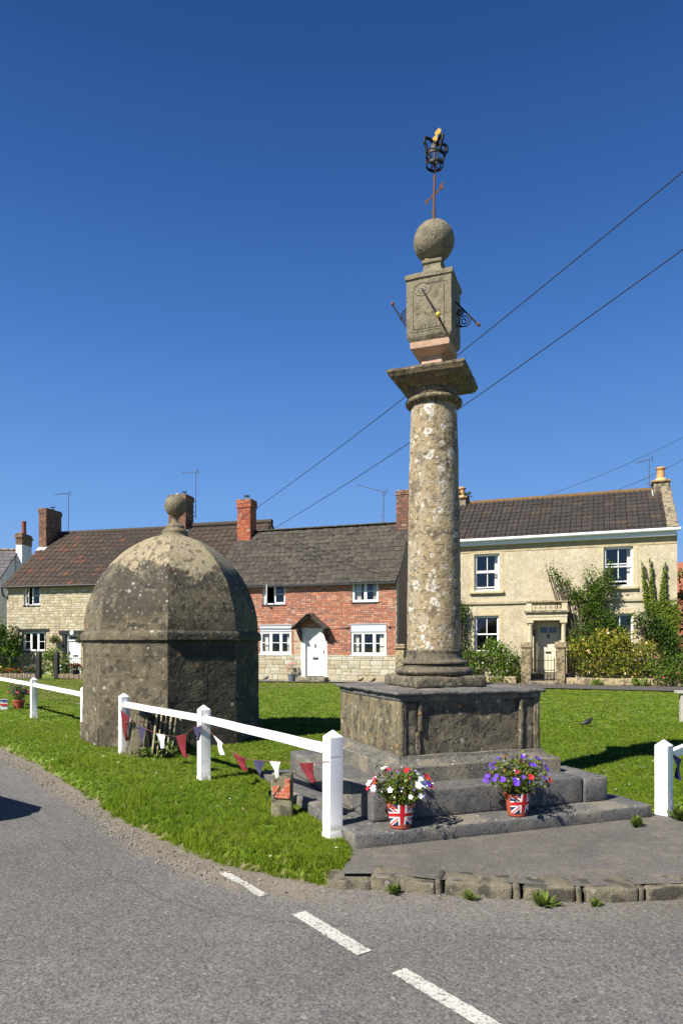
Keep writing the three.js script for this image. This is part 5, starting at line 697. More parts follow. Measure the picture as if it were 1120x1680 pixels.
  const doorM = flat(0.60, 0.56, 0.42, 0.5), DR = grp('door', H); part('door_leaf', [bx(-0.30, 0.5, -0.2, 0.47, 2.16, -0.15), bx(-0.30, 2.16, -0.2, -0.24, 2.45, -0.15), bx(0.06, 2.16, -0.2, 0.11, 2.45, -0.15), bx(0.41, 2.16, -0.2, 0.47, 2.45, -0.15), bx(-0.24, 2.40, -0.2, 0.41, 2.45, -0.152), ...[[-0.22, 0.6, 0.04, 1.25], [0.13, 0.6, 0.39, 1.25], [-0.22, 1.4, 0.04, 2.05], [0.13, 1.4, 0.39, 2.05]].map(([a, b, c, d]) => bx(a, b, -0.15, c, d, -0.135))], doorM, DR); part('pane', bx(-0.24, 2.17, -0.185, 0.06, 2.40, -0.18), glass, DR); part('pane', bx(0.11, 2.17, -0.185, 0.41, 2.40, -0.18), glass, DR); part('door_frame', [bx(-0.36, 0.45, -0.25, -0.302, 2.6, -0.1), bx(0.472, 0.45, -0.25, 0.53, 2.6, -0.1), bx(-0.302, 2.452, -0.25, 0.472, 2.6, -0.1)], doorM, DR);
  part('knocker', [new THREE.TorusGeometry(0.05, 0.014, 6, 12).translate(0.09, 2.0, -0.12), box(0.1, 0.06, 0.03, 0.09, 2.06, -0.13)], blackPaint, DR); part('letter_box', bx(-0.03, 1.3, -0.135, 0.2, 1.37, -0.12), blackPaint, DR); part('lantern', [box(0.1, 0.2, 0.1, -0.44, 2.1, 0.35), lathe([[0.08, 0], [0, 0.1]], 4).translate(-0.44, 2.2, 0.35)], flat(0.10, 0.09, 0.04, 0.5), DR);
  part('porch_floor', stone(1.9, 0.48, 1.0, { r: 0.02, n: [4, 1, 3], seed: 751 }), mat(S_lime, 0.9, {}), H, { pos: [0.08, 0, 0.5] });
}
aerial('aerial with two arms beside the clay pot at the far right', [13.5, 8.6, -30.0], 1.25, 0.55, -0.4, 0.2);
// small fern growing beside the hidden chimney of the limestone house
{ const F = thing('chimney_weed', 'dark bushy weed sprouting beside the clay pot behind the column', 'plant', [5.75, 8.75, -33.2]); part('stem', tube([[0, -0.3, 0], [0.1, 0.0, 0], [0.25, 0.25, 0]], 0.02), flat(0.05, 0.04, 0.02), F); foliage(F, 'foliage', [[0.2, 0.15, 0, 0.3, 0.25, 0.2]], 130, 0.14, [[0.05, 0.07, 0.03]], 91, { spread: 0.1 }); }

// ---------------------------------------------------------------- white rendered house at the far left, brick house at the far right
{
  const H = thing('white_house', 'white rendered house with grey slate roof at the left edge', 'house', [-24.1, 0, -41], 0), wr = mat(S_grain, 2, { color: [0.80, 0.80, 0.79], bump: 0.002 }), sl = [[0.12, 0.115, 0.125], [0.15, 0.14, 0.15], [0.10, 0.10, 0.11]].map((c) => mat(S_moss, 0.8, { color: c.map((k) => k * 1.4) }));
  part('gable_wall', gableGeo(7, 4.85, 7.8, 3.0), wr, H); part('wall', bx(-6, -0.1, -0.3, 2.69, 4.85, 0), wr, H);
  const RF = grp('roof', H); const e0 = [4.72, 0.2], r0 = [7.85, -3.5], l = hypot(3.13, 3.7), p = atan2(3.13, 3.7); part('roof_deck', boxUV(new THREE.BoxGeometry(9.1, l, 0.06)).rotateX(-(PI / 2 - p)).translate(-1.45, 6.24, -1.65), sl[0], RF); part('roof_back', boxUV(new THREE.BoxGeometry(9.1, l, 0.06)).rotateX(-(PI / 2 - p)).translate(-1.45, 6.24, -1.65).scale(1, 1, -1).translate(0, 0, -7), sl[0], RF);
  tiles(RF, -0.5, 3.12, e0, r0, 12, 0.36, [tileGeo([[-0.5, 0], [0, 0.002], [0.5, 0]], 0.012)], sl, 801, { stagger: 0.5, jitter: 0.02 });
  for (let x = -0.6; x < 2.6; x += 0.45) part('ridge_tile', stone(0.44, 0.12, 0.3, { r: 0.05, n: [2, 2, 2], amp: 0.02, seed: 811 + Math.round(x * 9) }), mat(S_lime, 0.6, { color: [1.6, 1.4, 1] }), RF, { pos: [x + 0.2, 7.82, -3.5] });
  const C = grp('chimney', H, [3.24, 0, -3.9]), potCols = { cols: [[0.22, 0.15, 0.085], [0.27, 0.17, 0.095], [0.17, 0.12, 0.075], [0.32, 0.13, 0.07]] }; part('stack', boxUV(bx(-0.2, 3, -0.7, 0.2, 8.2, 0.7)), wr, C); part('brickwork', [bricks(-0.21, 0.21, 8.2, 8.9, [], 821, potCols).translate(0, 0, 0.72), bricks(-0.72, 0.72, 8.2, 8.9, [], 822, potCols).rotateY(PI / 2).translate(0.21, 0, 0), tint(strip(boxUV(bx(-0.2, 8.201, -0.71, 0.2, 8.95, 0.71))), [0.3, 0.22, 0.15]), bricks(-0.27, 0.27, 8.62, 8.8, [], 823, potCols).translate(0, 0, 0.78), bricks(-0.78, 0.78, 8.62, 8.8, [], 824, potCols).rotateY(PI / 2).translate(0.27, 0, 0)], mBrick, C, { kind: 'stuff' }); part('chimney_pot', lathe([[0.17, 8.9], [0.15, 9.0], [0.14, 9.72], [0.16, 9.73], [0.16, 9.8], [0.12, 9.8]], 16), flat(0.20, 0.062, 0.04, 0.85), C);
}
{
  const H = thing('distant_house', 'sliver of a red brick house beyond the limestone house at the right edge', 'house', [20.2, 0, -38], -0.3), rb = mat(S_grain, 0.8, { color: [0.32, 0.12, 0.07] }); part('wall', boxUV(bx(-3, -0.1, -5, 4, 4.6, 0)), rb, H); part('roof', extr([[-5.3, 4.6], [0.3, 4.6], [-2.5, 6.6]], 7.4).rotateY(-PI / 2).translate(4.2, 0, 0), mat(S_grain, 0.6, { color: [0.30, 0.11, 0.06] }), H);
}
// ---------------------------------------------------------------- white post-and-rail fence
const S_white = surf(512, 512, (u, v) => { const a = fbm(u * 8, v * 8, 4, 8, 901), b = fbm(u * 60, v * 8, 3, 8, 902), c = vn(u * 120, v * 120, 120, 903); let q = mix3([0.76, 0.76, 0.75], [0.84, 0.84, 0.83], a); const cr = sstep(0.69, 0.74, fbm(u * 30, v * 6, 4, 6, 904)); q = mix3(q, [0.52, 0.50, 0.45], cr * 0.6); q = mix3(q, [0.58, 0.55, 0.46], sstep(0.66, 0.8, b) * 0.3); return [...q, 0.6 + 0.3 * (b - 0.5) - 0.4 * cr + 0.1 * c]; });
const S_postFoot = surf(256, 512, (u, v) => { const y = v, a = fbm(u * 6, v * 12, 4, 0, 911), k = sstep(0.16, 0.03, y + 0.18 * (a - 0.5)) * sstep(0.35, 0.62, fbm(u * 20, v * 40, 4, 0, 912)); let q = mix3([0.80, 0.80, 0.79], [0.33, 0.29, 0.19], k * 0.9); const cr = sstep(0.69, 0.74, fbm(u * 14, v * 20, 4, 0, 913)); q = mix3(q, [0.50, 0.48, 0.43], cr * 0.5); return [...q, 0.6 - 0.4 * cr - 0.2 * k]; }, THREE.ClampToEdgeWrapping);
const postM = mat(S_postFoot, 0, { rough: 0.55, bump: 0.003 }), railM = mat(S_white, 0.8, { rough: 0.5, bump: 0.002 });
function postGeo(w, h, seed) {
  const pr = [[w / 2 + 0.004, -0.25], [w / 2 + 0.004, 0.05], [w / 2, 0.06], [w / 2, h * 0.5], [w / 2, h - 0.055], [w / 2 - 0.004, h - 0.05], [0.004, h]], P = [], UV = [], idx = [], N = 4;
  pr.forEach(([r, y]) => { for (let k = 0; k < 4; k++) for (let i = 0; i < N; i++) { const t = i / N * 2 - 1, v = [[t, 1], [1, -t], [-t, -1], [-1, t]][k], cut = abs(t) > 0.99 ? 0.965 : 1; P.push(v[0] * r * cut + 0.0025 * n3(v[0] * 2, y * 4, v[1] * 2, seed), y, v[1] * r * cut + 0.0025 * n3(v[1] * 2, y * 4, v[0] * 2, seed + 3)); UV.push((k + i / N) * 0.25 + seed * 0.13, max(0, y) / h); } });
  const L = 16; for (let j = 0; j < pr.length - 1; j++) for (let i = 0; i < L; i++) { const a = j * L + i, b = j * L + (i + 1) % L; idx.push(a, b, a + L, b, b + L, a + L); }
  const g = new THREE.BufferGeometry(); g.setAttribute('position', new THREE.Float32BufferAttribute(P, 3)); g.setAttribute('uv', new THREE.Float32BufferAttribute(UV, 2)); g.setIndex(idx); return toCreasedNormals(g.toNonIndexed(), 0.5);
}
function fence(name, label, pts, { w = 0.125, h = 0.9, rail = 0.735, ends = [], mp = postM, mr = railM } = {}) {
  const [ox, od] = pts[0], F = thing(name, label, 'fence', [ox, 0, -od], 0, undefined);
  const all = [...pts, ...ends];
  pts.forEach(([x, d], i) => { const n = pts[i + 1] ?? pts[i - 1], a = atan2(n[1] - d, n[0] - x), y = lawnY(x, d); part('post', postGeo(w, h, i + 1), mp, F, { pos: [x - ox, y, -(d - od)], rot: [0, a, (h2(i, 3) - 0.5) * 0.02] }); });
  for (let i = 0; i < all.length - 1; i++) { const [x0, d0] = all[i], [x1, d1] = all[i + 1], L = hypot(x1 - x0, d1 - d0), y0 = lawnY(x0, d0) + rail, y1 = lawnY(x1, d1) + rail, o = part('rail', boxUV(rough(new THREE.BoxGeometry(L - w * 0.9, 0.075, 0.062, 16, 2, 2), 0.004, 3, i + 40, 0.5)), mr, F); o.position.set((x0 + x1) / 2 - ox, (y0 + y1) / 2, -((d0 + d1) / 2 - od)); o.rotation.set(0, atan2(d1 - d0, x1 - x0), atan2(y1 - y0, L), 'YXZ'); }
  return F;
}
fence('rail_fence', 'white post and rail fence in front of the lock-up, hung with bunting', [[-3.24, 10.18], [-1.636, 8.12], [-0.075, 5.66]]);
fence('rail_fence', 'white post and rail fence running off left beyond the lock-up', [[-4.56, 12.15], [-6.72, 14.93]], { ends: [[-8.95, 17.6]] });
fence('rail_fence', 'white post and rail fence starting right of the monument steps', [[3.065, 6.50], [5.0, 8.15]]);
{
  const T = thing('timber_rail', 'weathered grey timber post with flat top board at the right edge', 'fence', [7.12, 0, -14.25], -0.2), wm = mat(S_grain, 0.5, { color: [0.45, 0.42, 0.36] }); part('post', boxUV(rough(bx(-0.06, -0.2, -0.06, 0.06, 0.62, 0.06), 0.006, 6, 3)), wm, T); part('post', boxUV(bx(1.7, -0.2, -0.06, 1.82, 0.62, 0.06)), wm, T); part('board', boxUV(rough(new THREE.BoxGeometry(2.2, 0.05, 0.2, 10, 1, 2).translate(0.95, 0.645, 0), 0.005, 5, 4)), wm, T);
}
// ---------------------------------------------------------------- bunting
const cloth = { r: flat(0.13, 0.004, 0.01, 0.85), b: flat(0.035, 0.032, 0.085, 0.85), w: flat(0.80, 0.80, 0.80, 0.85), n: flat(0.02, 0.03, 0.14, 0.85) };
for (const k in cloth) { cloth[k].side = THREE.DoubleSide; }
function bunting(label, line, flags) {
  const B = thing('bunting', label, 'bunting', line[0]), o = line[0], C = new THREE.CatmullRomCurve3(line.map((p) => new THREE.Vector3(p[0] - o[0], p[1] - o[1], p[2] - o[2])), false, 'centripetal'); part('string', new THREE.TubeGeometry(C, 70, 0.0028, 5), flat(0.20, 0.07, 0.06, 0.9), B);
  flags.forEach(([t, w, h, c, curl, sway], i) => {
    const a = C.getPointAt(t), b = C.getPointAt(min(1, t + w / C.getLength())), d = b.clone().sub(a), nrm = new THREE.Vector3(-d.z, 0, d.x).normalize(), P = [], idx = [], N = 9;
    for (let s = 0; s < 2; s++) for (let j = 0; j <= N; j++) for (let k = 0; k <= N; k++) { const v = j / N, u = k / N, q = 0.5 + (u - 0.5) * (1 - v) , ro = curl * sin(u * 5 + i * 2 + v * 2.2) * v * (1 - 0.3 * v) + 0.5 * curl * v * v * sin(i * 3.1), p = a.clone().addScaledVector(d, q + sway * v * v).addScaledVector(nrm, ro + (s - 0.5) * 0.0016); p.y -= v * h * (1 - 0.15 * abs(curl) * 10 * v * sin(u * 3)) ; P.push(p.x, p.y, p.z); }
    const M = (N + 1) * (N + 1); for (let s = 0; s < 2; s++) for (let j = 0; j < N; j++) for (let k = 0; k < N; k++) { const q = s * M + j * (N + 1) + k; s ? idx.push(q, q + 1, q + N + 1, q + 1, q + N + 2, q + N + 1) : idx.push(q, q + N + 1, q + 1, q + 1, q + N + 1, q + N + 2); }
    const g = new THREE.BufferGeometry(); g.setAttribute('position', new THREE.Float32BufferAttribute(P, 3)); g.setIndex(idx); g.computeVertexNormals(); part('pennant', g, cloth[c], B, { label: { r: 'red', b: 'navy blue', w: 'white', n: 'dark blue' }[c] + ' cloth pennant' });
  });
}
bunting('string of red, white and blue pennants hung along the near fence rail', [[-3.30, 0.70, -10.08], [-3.02, 0.56, -9.80], [-2.6, 0.455, -9.25], [-2.3, 0.44, -8.9], [-1.95, 0.50, -8.42], [-1.66, 0.67, -8.03], [-1.40, 0.56, -7.70], [-1.05, 0.46, -7.05], [-0.62, 0.52, -6.40], [-0.33, 0.58, -5.95], [-0.10, 0.66, -5.57]],
  [[0.015, 0.26, 0.38, 'r', 0.03, 0.3], [0.125, 0.30, 0.30, 'b', 0.025, -0.1], [0.235, 0.28, 0.19, 'w', 0.035, 0.2], [0.345, 0.34, 0.30, 'r', 0.035, 0.55], [0.445, 0.24, 0.17, 'b', 0.025, 0], [0.535, 0.30, 0.13, 'w', 0.04, 0.5], [0.645, 0.40, 0.13, 'r', 0.035, 0.5], [0.745, 0.25, 0.18, 'b', 0.04, 0.3], [0.805, 0.22, 0.16, 'w', 0.03, 0.2], [0.905, 0.27, 0.17, 'r', 0.035, 0.6]]);
bunting('dark blue pennants on the rail at the right edge', [[3.10, 0.60, -6.46], [3.35, 0.48, -6.68], [3.9, 0.42, -7.15], [4.9, 0.66, -8.02]], [[0.03, 0.22, 0.22, 'n', 0.05, 0.1], [0.16, 0.22, 0.2, 'n', 0.06, 0.2], [0.4, 0.2, 0.26, 'r', 0.05, 0.1]]);

// ---------------------------------------------------------------- hydrant marker post
{
  const M = thing('marker_post', 'short concrete marker post with broken orange plate', 'marker post', [-0.555, lawnY(-0.55, 6.4) - 0.06, -6.42], -0.06), c = mat(S_lime, 0.7, { bump: 0.006, color: [0.92, 0.95, 0.85] }), pl = mat(surf(128, 128, (u, v) => { const a = fbm(u * 8, v * 8, 4, 8, 921), s = sstep(0.58, 0.66, fbm(u * 16, v * 16, 3, 16, 922)); return [...mix3(mix3([0.50, 0.115, 0.045], [0.42, 0.10, 0.05], a), [0.50, 0.42, 0.36], s * 0.6), 0.5]; }), 0.2, { rough: 0.6 });
  M.scale.set(1.2, 1, 1.1);
  part('concrete_post', stone(0.165, 0.47, 0.085, { r: 0.014, n: [4, 8, 2], amp: 0.004, f: 10, seed: 931 }), c, M);
  part('plate_recess', extr([[-0.072, 0], [0.072, 0], [0.072, 0.2], [-0.072, 0.2]], 0.004).translate(0, 0.235, 0.041), flat(0.17, 0.145, 0.09, 0.95), M);
  part('plate', extr([[-0.068, 0.012], [0.066, 0.0], [0.066, 0.185], [0.026, 0.182], [0.024, 0.115], [-0.02, 0.055], [-0.05, 0.03]], 0.008, 0.001, [[[-0.028, 0.032], [-0.028, 0.082], [0.02, 0.080], [0.02, 0.030]].reverse()]).translate(0, 0.237, 0.046), pl, M, { label: 'broken orange painted plate' });
  part('plate', extr([[-0.07, 0.035], [-0.056, 0.045], [-0.012, 0.118], [-0.02, 0.128], [-0.07, 0.108]], 0.008).translate(0, 0.237, 0.046), pl, M); part('screw', [[-0.056, 0.18], [0.054, 0.168], [-0.056, 0.02], [0.054, 0.015]].map(([x, y]) => lathe([[0, 0.006], [0.007, 0.005], [0.008, 0]], 8).rotateX(PI / 2).translate(x, y + 0.237, 0.054)), flat(0.1, 0.07, 0.05, 0.6), M);
}
// ---------------------------------------------------------------- slatted litter bin beside the lock-up
{
  const B = thing('slatted_bin', 'leaning timber-slatted litter bin beside the lock-up wall', 'litter bin', [-2.72, lawnY(-2.72, 10.05), -10.0], -0.1), wd = [[0.30, 0.255, 0.165], [0.25, 0.21, 0.14], [0.34, 0.29, 0.19]].map((c) => mat(S_grain, 0.4, { color: c })), sl = (x0, x1, z, n, side, s) => { for (let i = 0; i < n; i++) { const t = n > 1 ? i / (n - 1) : 0, x = lerp(x0, x1, t); part('slat', boxUV(rough(new THREE.BoxGeometry(0.035, 0.60 + 0.04 * h2(i, s), 0.016, 1, 5, 1).translate(0, 0.31, 0), 0.004, 5, i + s)), wd[(i + s) % 3], B, { pos: [x, 0, z + side * t * 0.12], rot: [-0.10, 0.5 * side, -0.13 + 0.03 * (h2(i, s + 1) - 0.5)] }); } };
  sl(-0.40, -0.14, 0.12, 5, 1, 1); sl(0.02, 0.26, 0.20, 5, -1, 2); sl(-0.28, 0.20, -0.26, 6, 0, 3);
  part('liner', lathe([[0, 0.03], [0.15, 0.03], [0.19, 0.58], [0.17, 0.58], [0.14, 0.08]], 18), flat(0.012, 0.011, 0.010, 0.6), B, { pos: [-0.03, 0, -0.05] }); part('bin_bag', rough(lathe([[0.19, 0.56], [0.235, 0.60], [0.225, 0.655], [0.16, 0.67], [0.13, 0.6]], 24), 0.02, 12, 5), flat(0.02, 0.02, 0.022, 0.35), B, { pos: [-0.03, 0, -0.05] }); part('band', [bar([-0.42, 0.5, 0.16], [-0.1, 0.52, 0.25], 0.008), bar([-0.1, 0.52, 0.25], [0.28, 0.5, 0.12], 0.008)], flat(0.08, 0.04, 0.03, 0.8), B);
}
// ---------------------------------------------------------------- pots of flowers with flag prints
const flagTex = (() => { const c = document.createElement('canvas'); c.width = 360; c.height = 300; const x = c.getContext('2d'), W = 360, H = 300; x.fillStyle = '#16294f'; x.fillRect(0, 0, W, H); const line = (a, b, cc, d, w, col) => { x.strokeStyle = col; x.lineWidth = w; x.beginPath(); x.moveTo(a, b); x.lineTo(cc, d); x.stroke(); }; line(-20, -17, W + 20, H + 17, 58, '#dcdcd8'); line(W + 20, -17, -20, H + 17, 58, '#dcdcd8'); line(-20, -8, W / 2, H / 2 + 9, 20, '#b3121c'); line(W / 2, H / 2 - 9, W + 20, H + 8, 20, '#b3121c'); line(W + 20, -26, W / 2, H / 2 - 9, 20, '#b3121c'); line(W / 2, H / 2 + 9, -20, H + 26, 20, '#b3121c'); x.fillStyle = '#dcdcd8'; x.fillRect(W / 2 - 48, 0, 96, H); x.fillRect(0, H / 2 - 44, W, 88); x.fillStyle = '#b3121c'; x.fillRect(W / 2 - 28, 0, 56, H); x.fillRect(0, H / 2 - 26, W, 52); const t = new THREE.CanvasTexture(c); t.colorSpace = THREE.SRGBColorSpace; return t; })();
const flagMat = new THREE.MeshStandardMaterial({ map: flagTex, roughness: 0.6, side: THREE.DoubleSide });
const petunia = (() => { const P = [0, -0.35, 0], idx = [], N = 20; for (let i = 0; i < N; i++) { const a = i / N * 2 * PI, r = 0.22; P.push(cos(a) * r, -0.05, sin(a) * r); } for (let i = 0; i < N; i++) { const a = i / N * 2 * PI, r = 0.86 + 0.14 * cos(a * 5), y = 0.06 + 0.06 * cos(a * 5 + 0.5) + 0.05 * sin(a * 2); P.push(cos(a) * r, y, sin(a) * r); } for (let i = 0; i < N; i++) { const j = (i + 1) % N; idx.push(0, 1 + j, 1 + i, 1 + i, 1 + j, 1 + N + i, 1 + j, 1 + N + j, 1 + N + i); } const g = new THREE.BufferGeometry(); g.setAttribute('position', new THREE.Float32BufferAttribute(P, 3)); g.setIndex(idx); g.computeVertexNormals(); return g; })();
const petal = { w: flat(0.80, 0.80, 0.80, 0.7), p: flat(0.10, 0.025, 0.42, 0.7), r: flat(0.52, 0.01, 0.02, 0.7), d: flat(0.05, 0.015, 0.16, 0.7), k: flat(0.60, 0.16, 0.24, 0.7), m: flat(0.30, 0.01, 0.05, 0.7) }; for (const k in petal) petal[k].side = THREE.DoubleSide;
function flowerPot(name, label, pos, turn, { R = 0.115, h = 0.205, spread = [0.24, 0.16, 0.22], up = 0.30, kinds, n, seed, flag = true, size = 0.024, leaves = 900, leafCols = [[0.11, 0.16, 0.02], [0.20, 0.22, 0.03], [0.15, 0.17, 0.02], [0.08, 0.13, 0.02]], lean = 0 }) {
  const F = thing(name, label, 'flower pot', pos, turn), G = rng(seed), tc = flat(0.34, 0.065, 0.032, 0.7);
  part('pot', lathe([[0, 0.004], [R * 0.72, 0], [R * 0.74, 0.012], [R * 0.96, h - 0.03], [R * 1.04, h - 0.028], [R * 1.04, h], [R * 0.9, h], [R * 0.86, h - 0.03], [0, h - 0.035]], 32), tc, F);
  part('soil', lathe([[0, h - 0.01], [R * 0.85, h - 0.028]], 20), flat(0.03, 0.022, 0.015, 0.95), F);
  if (flag) { const P = [], U = [], id = [], N = 20; for (let j = 0; j <= 4; j++) for (let i = 0; i <= N; i++) { const t = i / N, a = PI / 2 + (t - 0.5) * -2.3, y = lerp(0.03, h - 0.005, j / 4), r = lerp(R * 0.755, R * 1.02, j / 4) + 0.006 + 0.004 * sin(t * 9 + j); P.push(cos(a) * r, y + 0.012 * sin(t * 2.5), sin(a) * r); U.push(t, j / 4); } for (let j = 0; j < 4; j++) for (let i = 0; i < N; i++) { const a = j * (N + 1) + i; id.push(a, a + 1, a + N + 1, a + 1, a + N + 2, a + N + 1); } const g = new THREE.BufferGeometry(); g.setAttribute('position', new THREE.Float32BufferAttribute(P, 3)); g.setAttribute('uv', new THREE.Float32BufferAttribute(U, 2)); g.setIndex(id); g.computeVertexNormals(); part('flag_wrap', g, flagMat, F, { label: 'wrap printed with a red, white and blue cross flag' }); }
  foliage(F, 'foliage', [[lean, h + up * 0.42, 0, spread[0] * 0.85, spread[1] * 0.8, spread[2] * 0.85], [0, h + 0.02, 0, R * 0.9, 0.05, R * 0.9]], leaves, 0.036, leafCols, seed + 1, { clump: 8, spread: 0.045, shell: 1.0 });
  const st = [], mini = [], mc = [];
  for (let i = 0; i < n; i++) { const th = G() * 6.28, cz = -0.25 + 1.2 * G(), s = sqrt(max(0, 1 - min(1, cz) * min(1, cz))), rr = 0.88 + 0.26 * G(), p = [lean + spread[0] * rr * s * cos(th), h + up * 0.42 + spread[1] * rr * min(1, cz), spread[2] * rr * s * sin(th)], o = part('flower', petunia, petal[kinds[floor(G() * kinds.length)]], F); o.position.set(...p); o.scale.setScalar(size * (0.7 + 0.6 * G())); o.quaternion.setFromUnitVectors(UPV, new THREE.Vector3(p[0] - lean + 0.1 * (G() - 0.5), (p[1] - h - 0.02) * 1.2 + 0.05, p[2] + 0.12).normalize()); st.push(tube([[lean * 0.3 + p[0] * 0.2, h - 0.02, p[2] * 0.2], [p[0] * 0.7, lerp(h, p[1], 0.6), p[2] * 0.7], p], 0.0022, 4, false, 5)); }
  part('stems', st, flat(0.10, 0.15, 0.03, 0.7), F);
  for (let i = 0; i < 160; i++) { const th = G() * 6.28, cz = -0.3 + 1.3 * G(), s = sqrt(max(0, 1 - min(1, cz * cz))), rr = 0.7 + 0.45 * G(); mini.push(mtx(lean + spread[0] * rr * s * cos(th), h + up * 0.42 + spread[1] * rr * cz, spread[2] * rr * s * sin(th), G() * 6, G() * 6, 0, 0.006 + 0.004 * G())); mc.push(G() < 0.6 ? [0.16, 0.16, 0.55] : G() < 0.5 ? [0.7, 0.7, 0.75] : [0.45, 0.03, 0.08]); }
  instanced('small_flowers', petunia, new THREE.MeshStandardMaterial({ roughness: 0.7, side: THREE.DoubleSide }), mini, mc, F);
  return F;
}
flowerPot('flower_pot', 'flag-wrapped pot with white, red and blue flowers on the lowest step', [0.483, 0.114, -5.60], 0.05, { kinds: ['w', 'w', 'w', 'w', 'r', 'w', 'r', 'p', 'm', 'w'], n: 48, seed: 941, size: 0.029 });
flowerPot('flower_pot', 'flag-wrapped pot with mostly purple flowers on the lowest step', [1.54, 0.114, -6.0], 0.35, { kinds: ['p', 'p', 'p', 'd', 'p', 'd', 'm', 'r', 'p'], n: 50, seed: 951, R: 0.11, spread: [0.28, 0.17, 0.24], up: 0.36, size: 0.027, leaves: 1000 });
flowerPot('flower_pot', 'small pot with dark red flowers standing on the grass at left', [-8.0, lawnY(-8, 16.95), -16.95], 0.3, { kinds: ['m', 'r', 'd', 'm'], n: 16, seed: 961, R: 0.14, h: 0.22, spread: [0.24, 0.25, 0.22], up: 0.5, size: 0.04, leafCols: [[0.06, 0.05, 0.03], [0.08, 0.09, 0.03]], flag: false, leaves: 700 });
{ const F = thing('flag_packet', 'small white packet printed with red and blue bands leaning on the left pot', 'packet', [-8.25, lawnY(-8.2, 16.75), -16.72], 0.3); part('packet', boxUV(rough(new THREE.BoxGeometry(0.16, 0.26, 0.04, 2, 4, 1).translate(0, 0.13, 0), 0.01, 6, 2)), flat(0.75, 0.75, 0.75), F); part('print', [bx(-0.075, 0.10, 0.032, 0.075, 0.15, 0.036), bx(-0.075, 0.2, 0.032, 0.075, 0.25, 0.034)].map((g, i) => tint(strip(g), i ? [0.03, 0.06, 0.25] : [0.6, 0.02, 0.03])), new THREE.MeshStandardMaterial({ vertexColors: true }), F); }
flowerPot('flower_pot', 'grey pot of red flowers on the ground beside the white cottage door', [-2.06, 0.12, -28.42], 0, { kinds: ['r', 'r', 'k'], n: 12, seed: 971, R: 0.19, h: 0.32, spread: [0.24, 0.2, 0.22], up: 0.6, size: 0.05, flag: false, leaves: 260 }).children[0].material = flat(0.12, 0.13, 0.15, 0.7);

// ---------------------------------------------------------------- front gardens
const G1 = [[0.105, 0.185, 0.016], [0.14, 0.22, 0.020], [0.08, 0.14, 0.014]], G2 = [[0.22, 0.27, 0.022], [0.27, 0.28, 0.03], [0.15, 0.21, 0.018], [0.34, 0.25, 0.06]], G3 = [[0.05, 0.10, 0.012], [0.07, 0.125, 0.016], [0.038, 0.07, 0.010]];
const at = (ox, od, deg, u, v) => { const t = deg * PI / 180; return [ox + cos(t) * u - sin(t) * v, od - sin(t) * u - cos(t) * v]; };    // facade frame: u right, v out towards the viewer
const RH = (u, v) => at(8.58, 28.7, 20.9, u, v), BH = (u, v) => at(-1.09, 28.4, 18.8, u, v), LH = (u, v) => at(-14.14, 36, 15, u, v);
const bark = flat(0.09, 0.065, 0.04, 0.95);
function shrub(name, label, [x, d], y, blobs, n, size, cols, seed, opt = {}) {
  const S = thing(name, label, opt.cat ?? 'shrub', [x, y, -d], opt.turn ?? 0), R = rng(seed), st = [];
  for (const b of blobs) for (let k = 0; k < 3; k++) { const e = [b[0] + (R() - 0.5) * b[3], b[1] + b[4] * (R() * 0.8 - 0.2), b[2] + (R() - 0.5) * b[5]]; st.push(tube([[b[0] * 0.3, -0.1, b[2] * 0.3], [lerp(b[0] * 0.3, e[0], 0.5) + 0.1 * (R() - 0.5), e[1] * 0.55, lerp(b[2] * 0.3, e[2], 0.5)], e], 0.018, 5, false, 6)); }
  part('stem', st, bark, S); foliage(S, 'foliage', blobs, n, size, cols, seed + 1, { spread: opt.spread ?? 0.13, shell: opt.shell ?? 0.6 });
  if (opt.flowers) { const m = [], c = []; for (let i = 0; i < opt.flowers[0]; i++) { const b = blobs[floor(R() * blobs.length)], th = R() * 6.28, cz = R() * 2 - 1, s = sqrt(1 - cz * cz); m.push(mtx(b[0] + b[3] * s * cos(th), b[1] + b[4] * cz, b[2] + abs(b[5] * s * sin(th)) * 1.02, 1 + R(), R() * 6, 0, opt.flowers[2])); c.push(opt.flowers[1][floor(R() * opt.flowers[1].length)]); } instanced('blossom', petunia, new THREE.MeshStandardMaterial({ roughness: 0.7, side: THREE.DoubleSide }), m, c, S); }
  return S;
}
const T9 = -20.9 * PI / 180;
shrub('garden_shrub', 'dense green shrub left of the gate pillars in front of limestone house', RH(-2.1, 1.35), 0.1, [[-0.6, 0.75, 0, 0.7, 0.55, 0.5], [0.3, 0.95, 0, 0.75, 0.65, 0.5], [0.9, 0.6, 0.05, 0.6, 0.6, 0.45], [0.1, 1.45, 0, 0.4, 0.3, 0.35], [0.35, 0.2, 0.45, 0.35, 0.35, 0.25]], 5200, 0.095, G1, 1001, { turn: T9, flowers: [26, [[0.75, 0.75, 0.68]], 0.035] });
shrub('climbing_rose', 'dark rose climber on the wall left of the limestone house window', RH(-3.6, 0.35), 0.1, [[0, 1.3, 0, 0.4, 1.0, 0.3], [-0.1, 2.6, 0, 0.38, 0.75, 0.28], [0.15, 3.1, 0, 0.28, 0.3, 0.22], [0.2, 0.6, 0.2, 0.5, 0.5, 0.35]], 3400, 0.09, G3.concat([[0.10, 0.14, 0.03]]), 1011, { turn: T9, flowers: [14, [[0.55, 0.18, 0.2]], 0.04] });
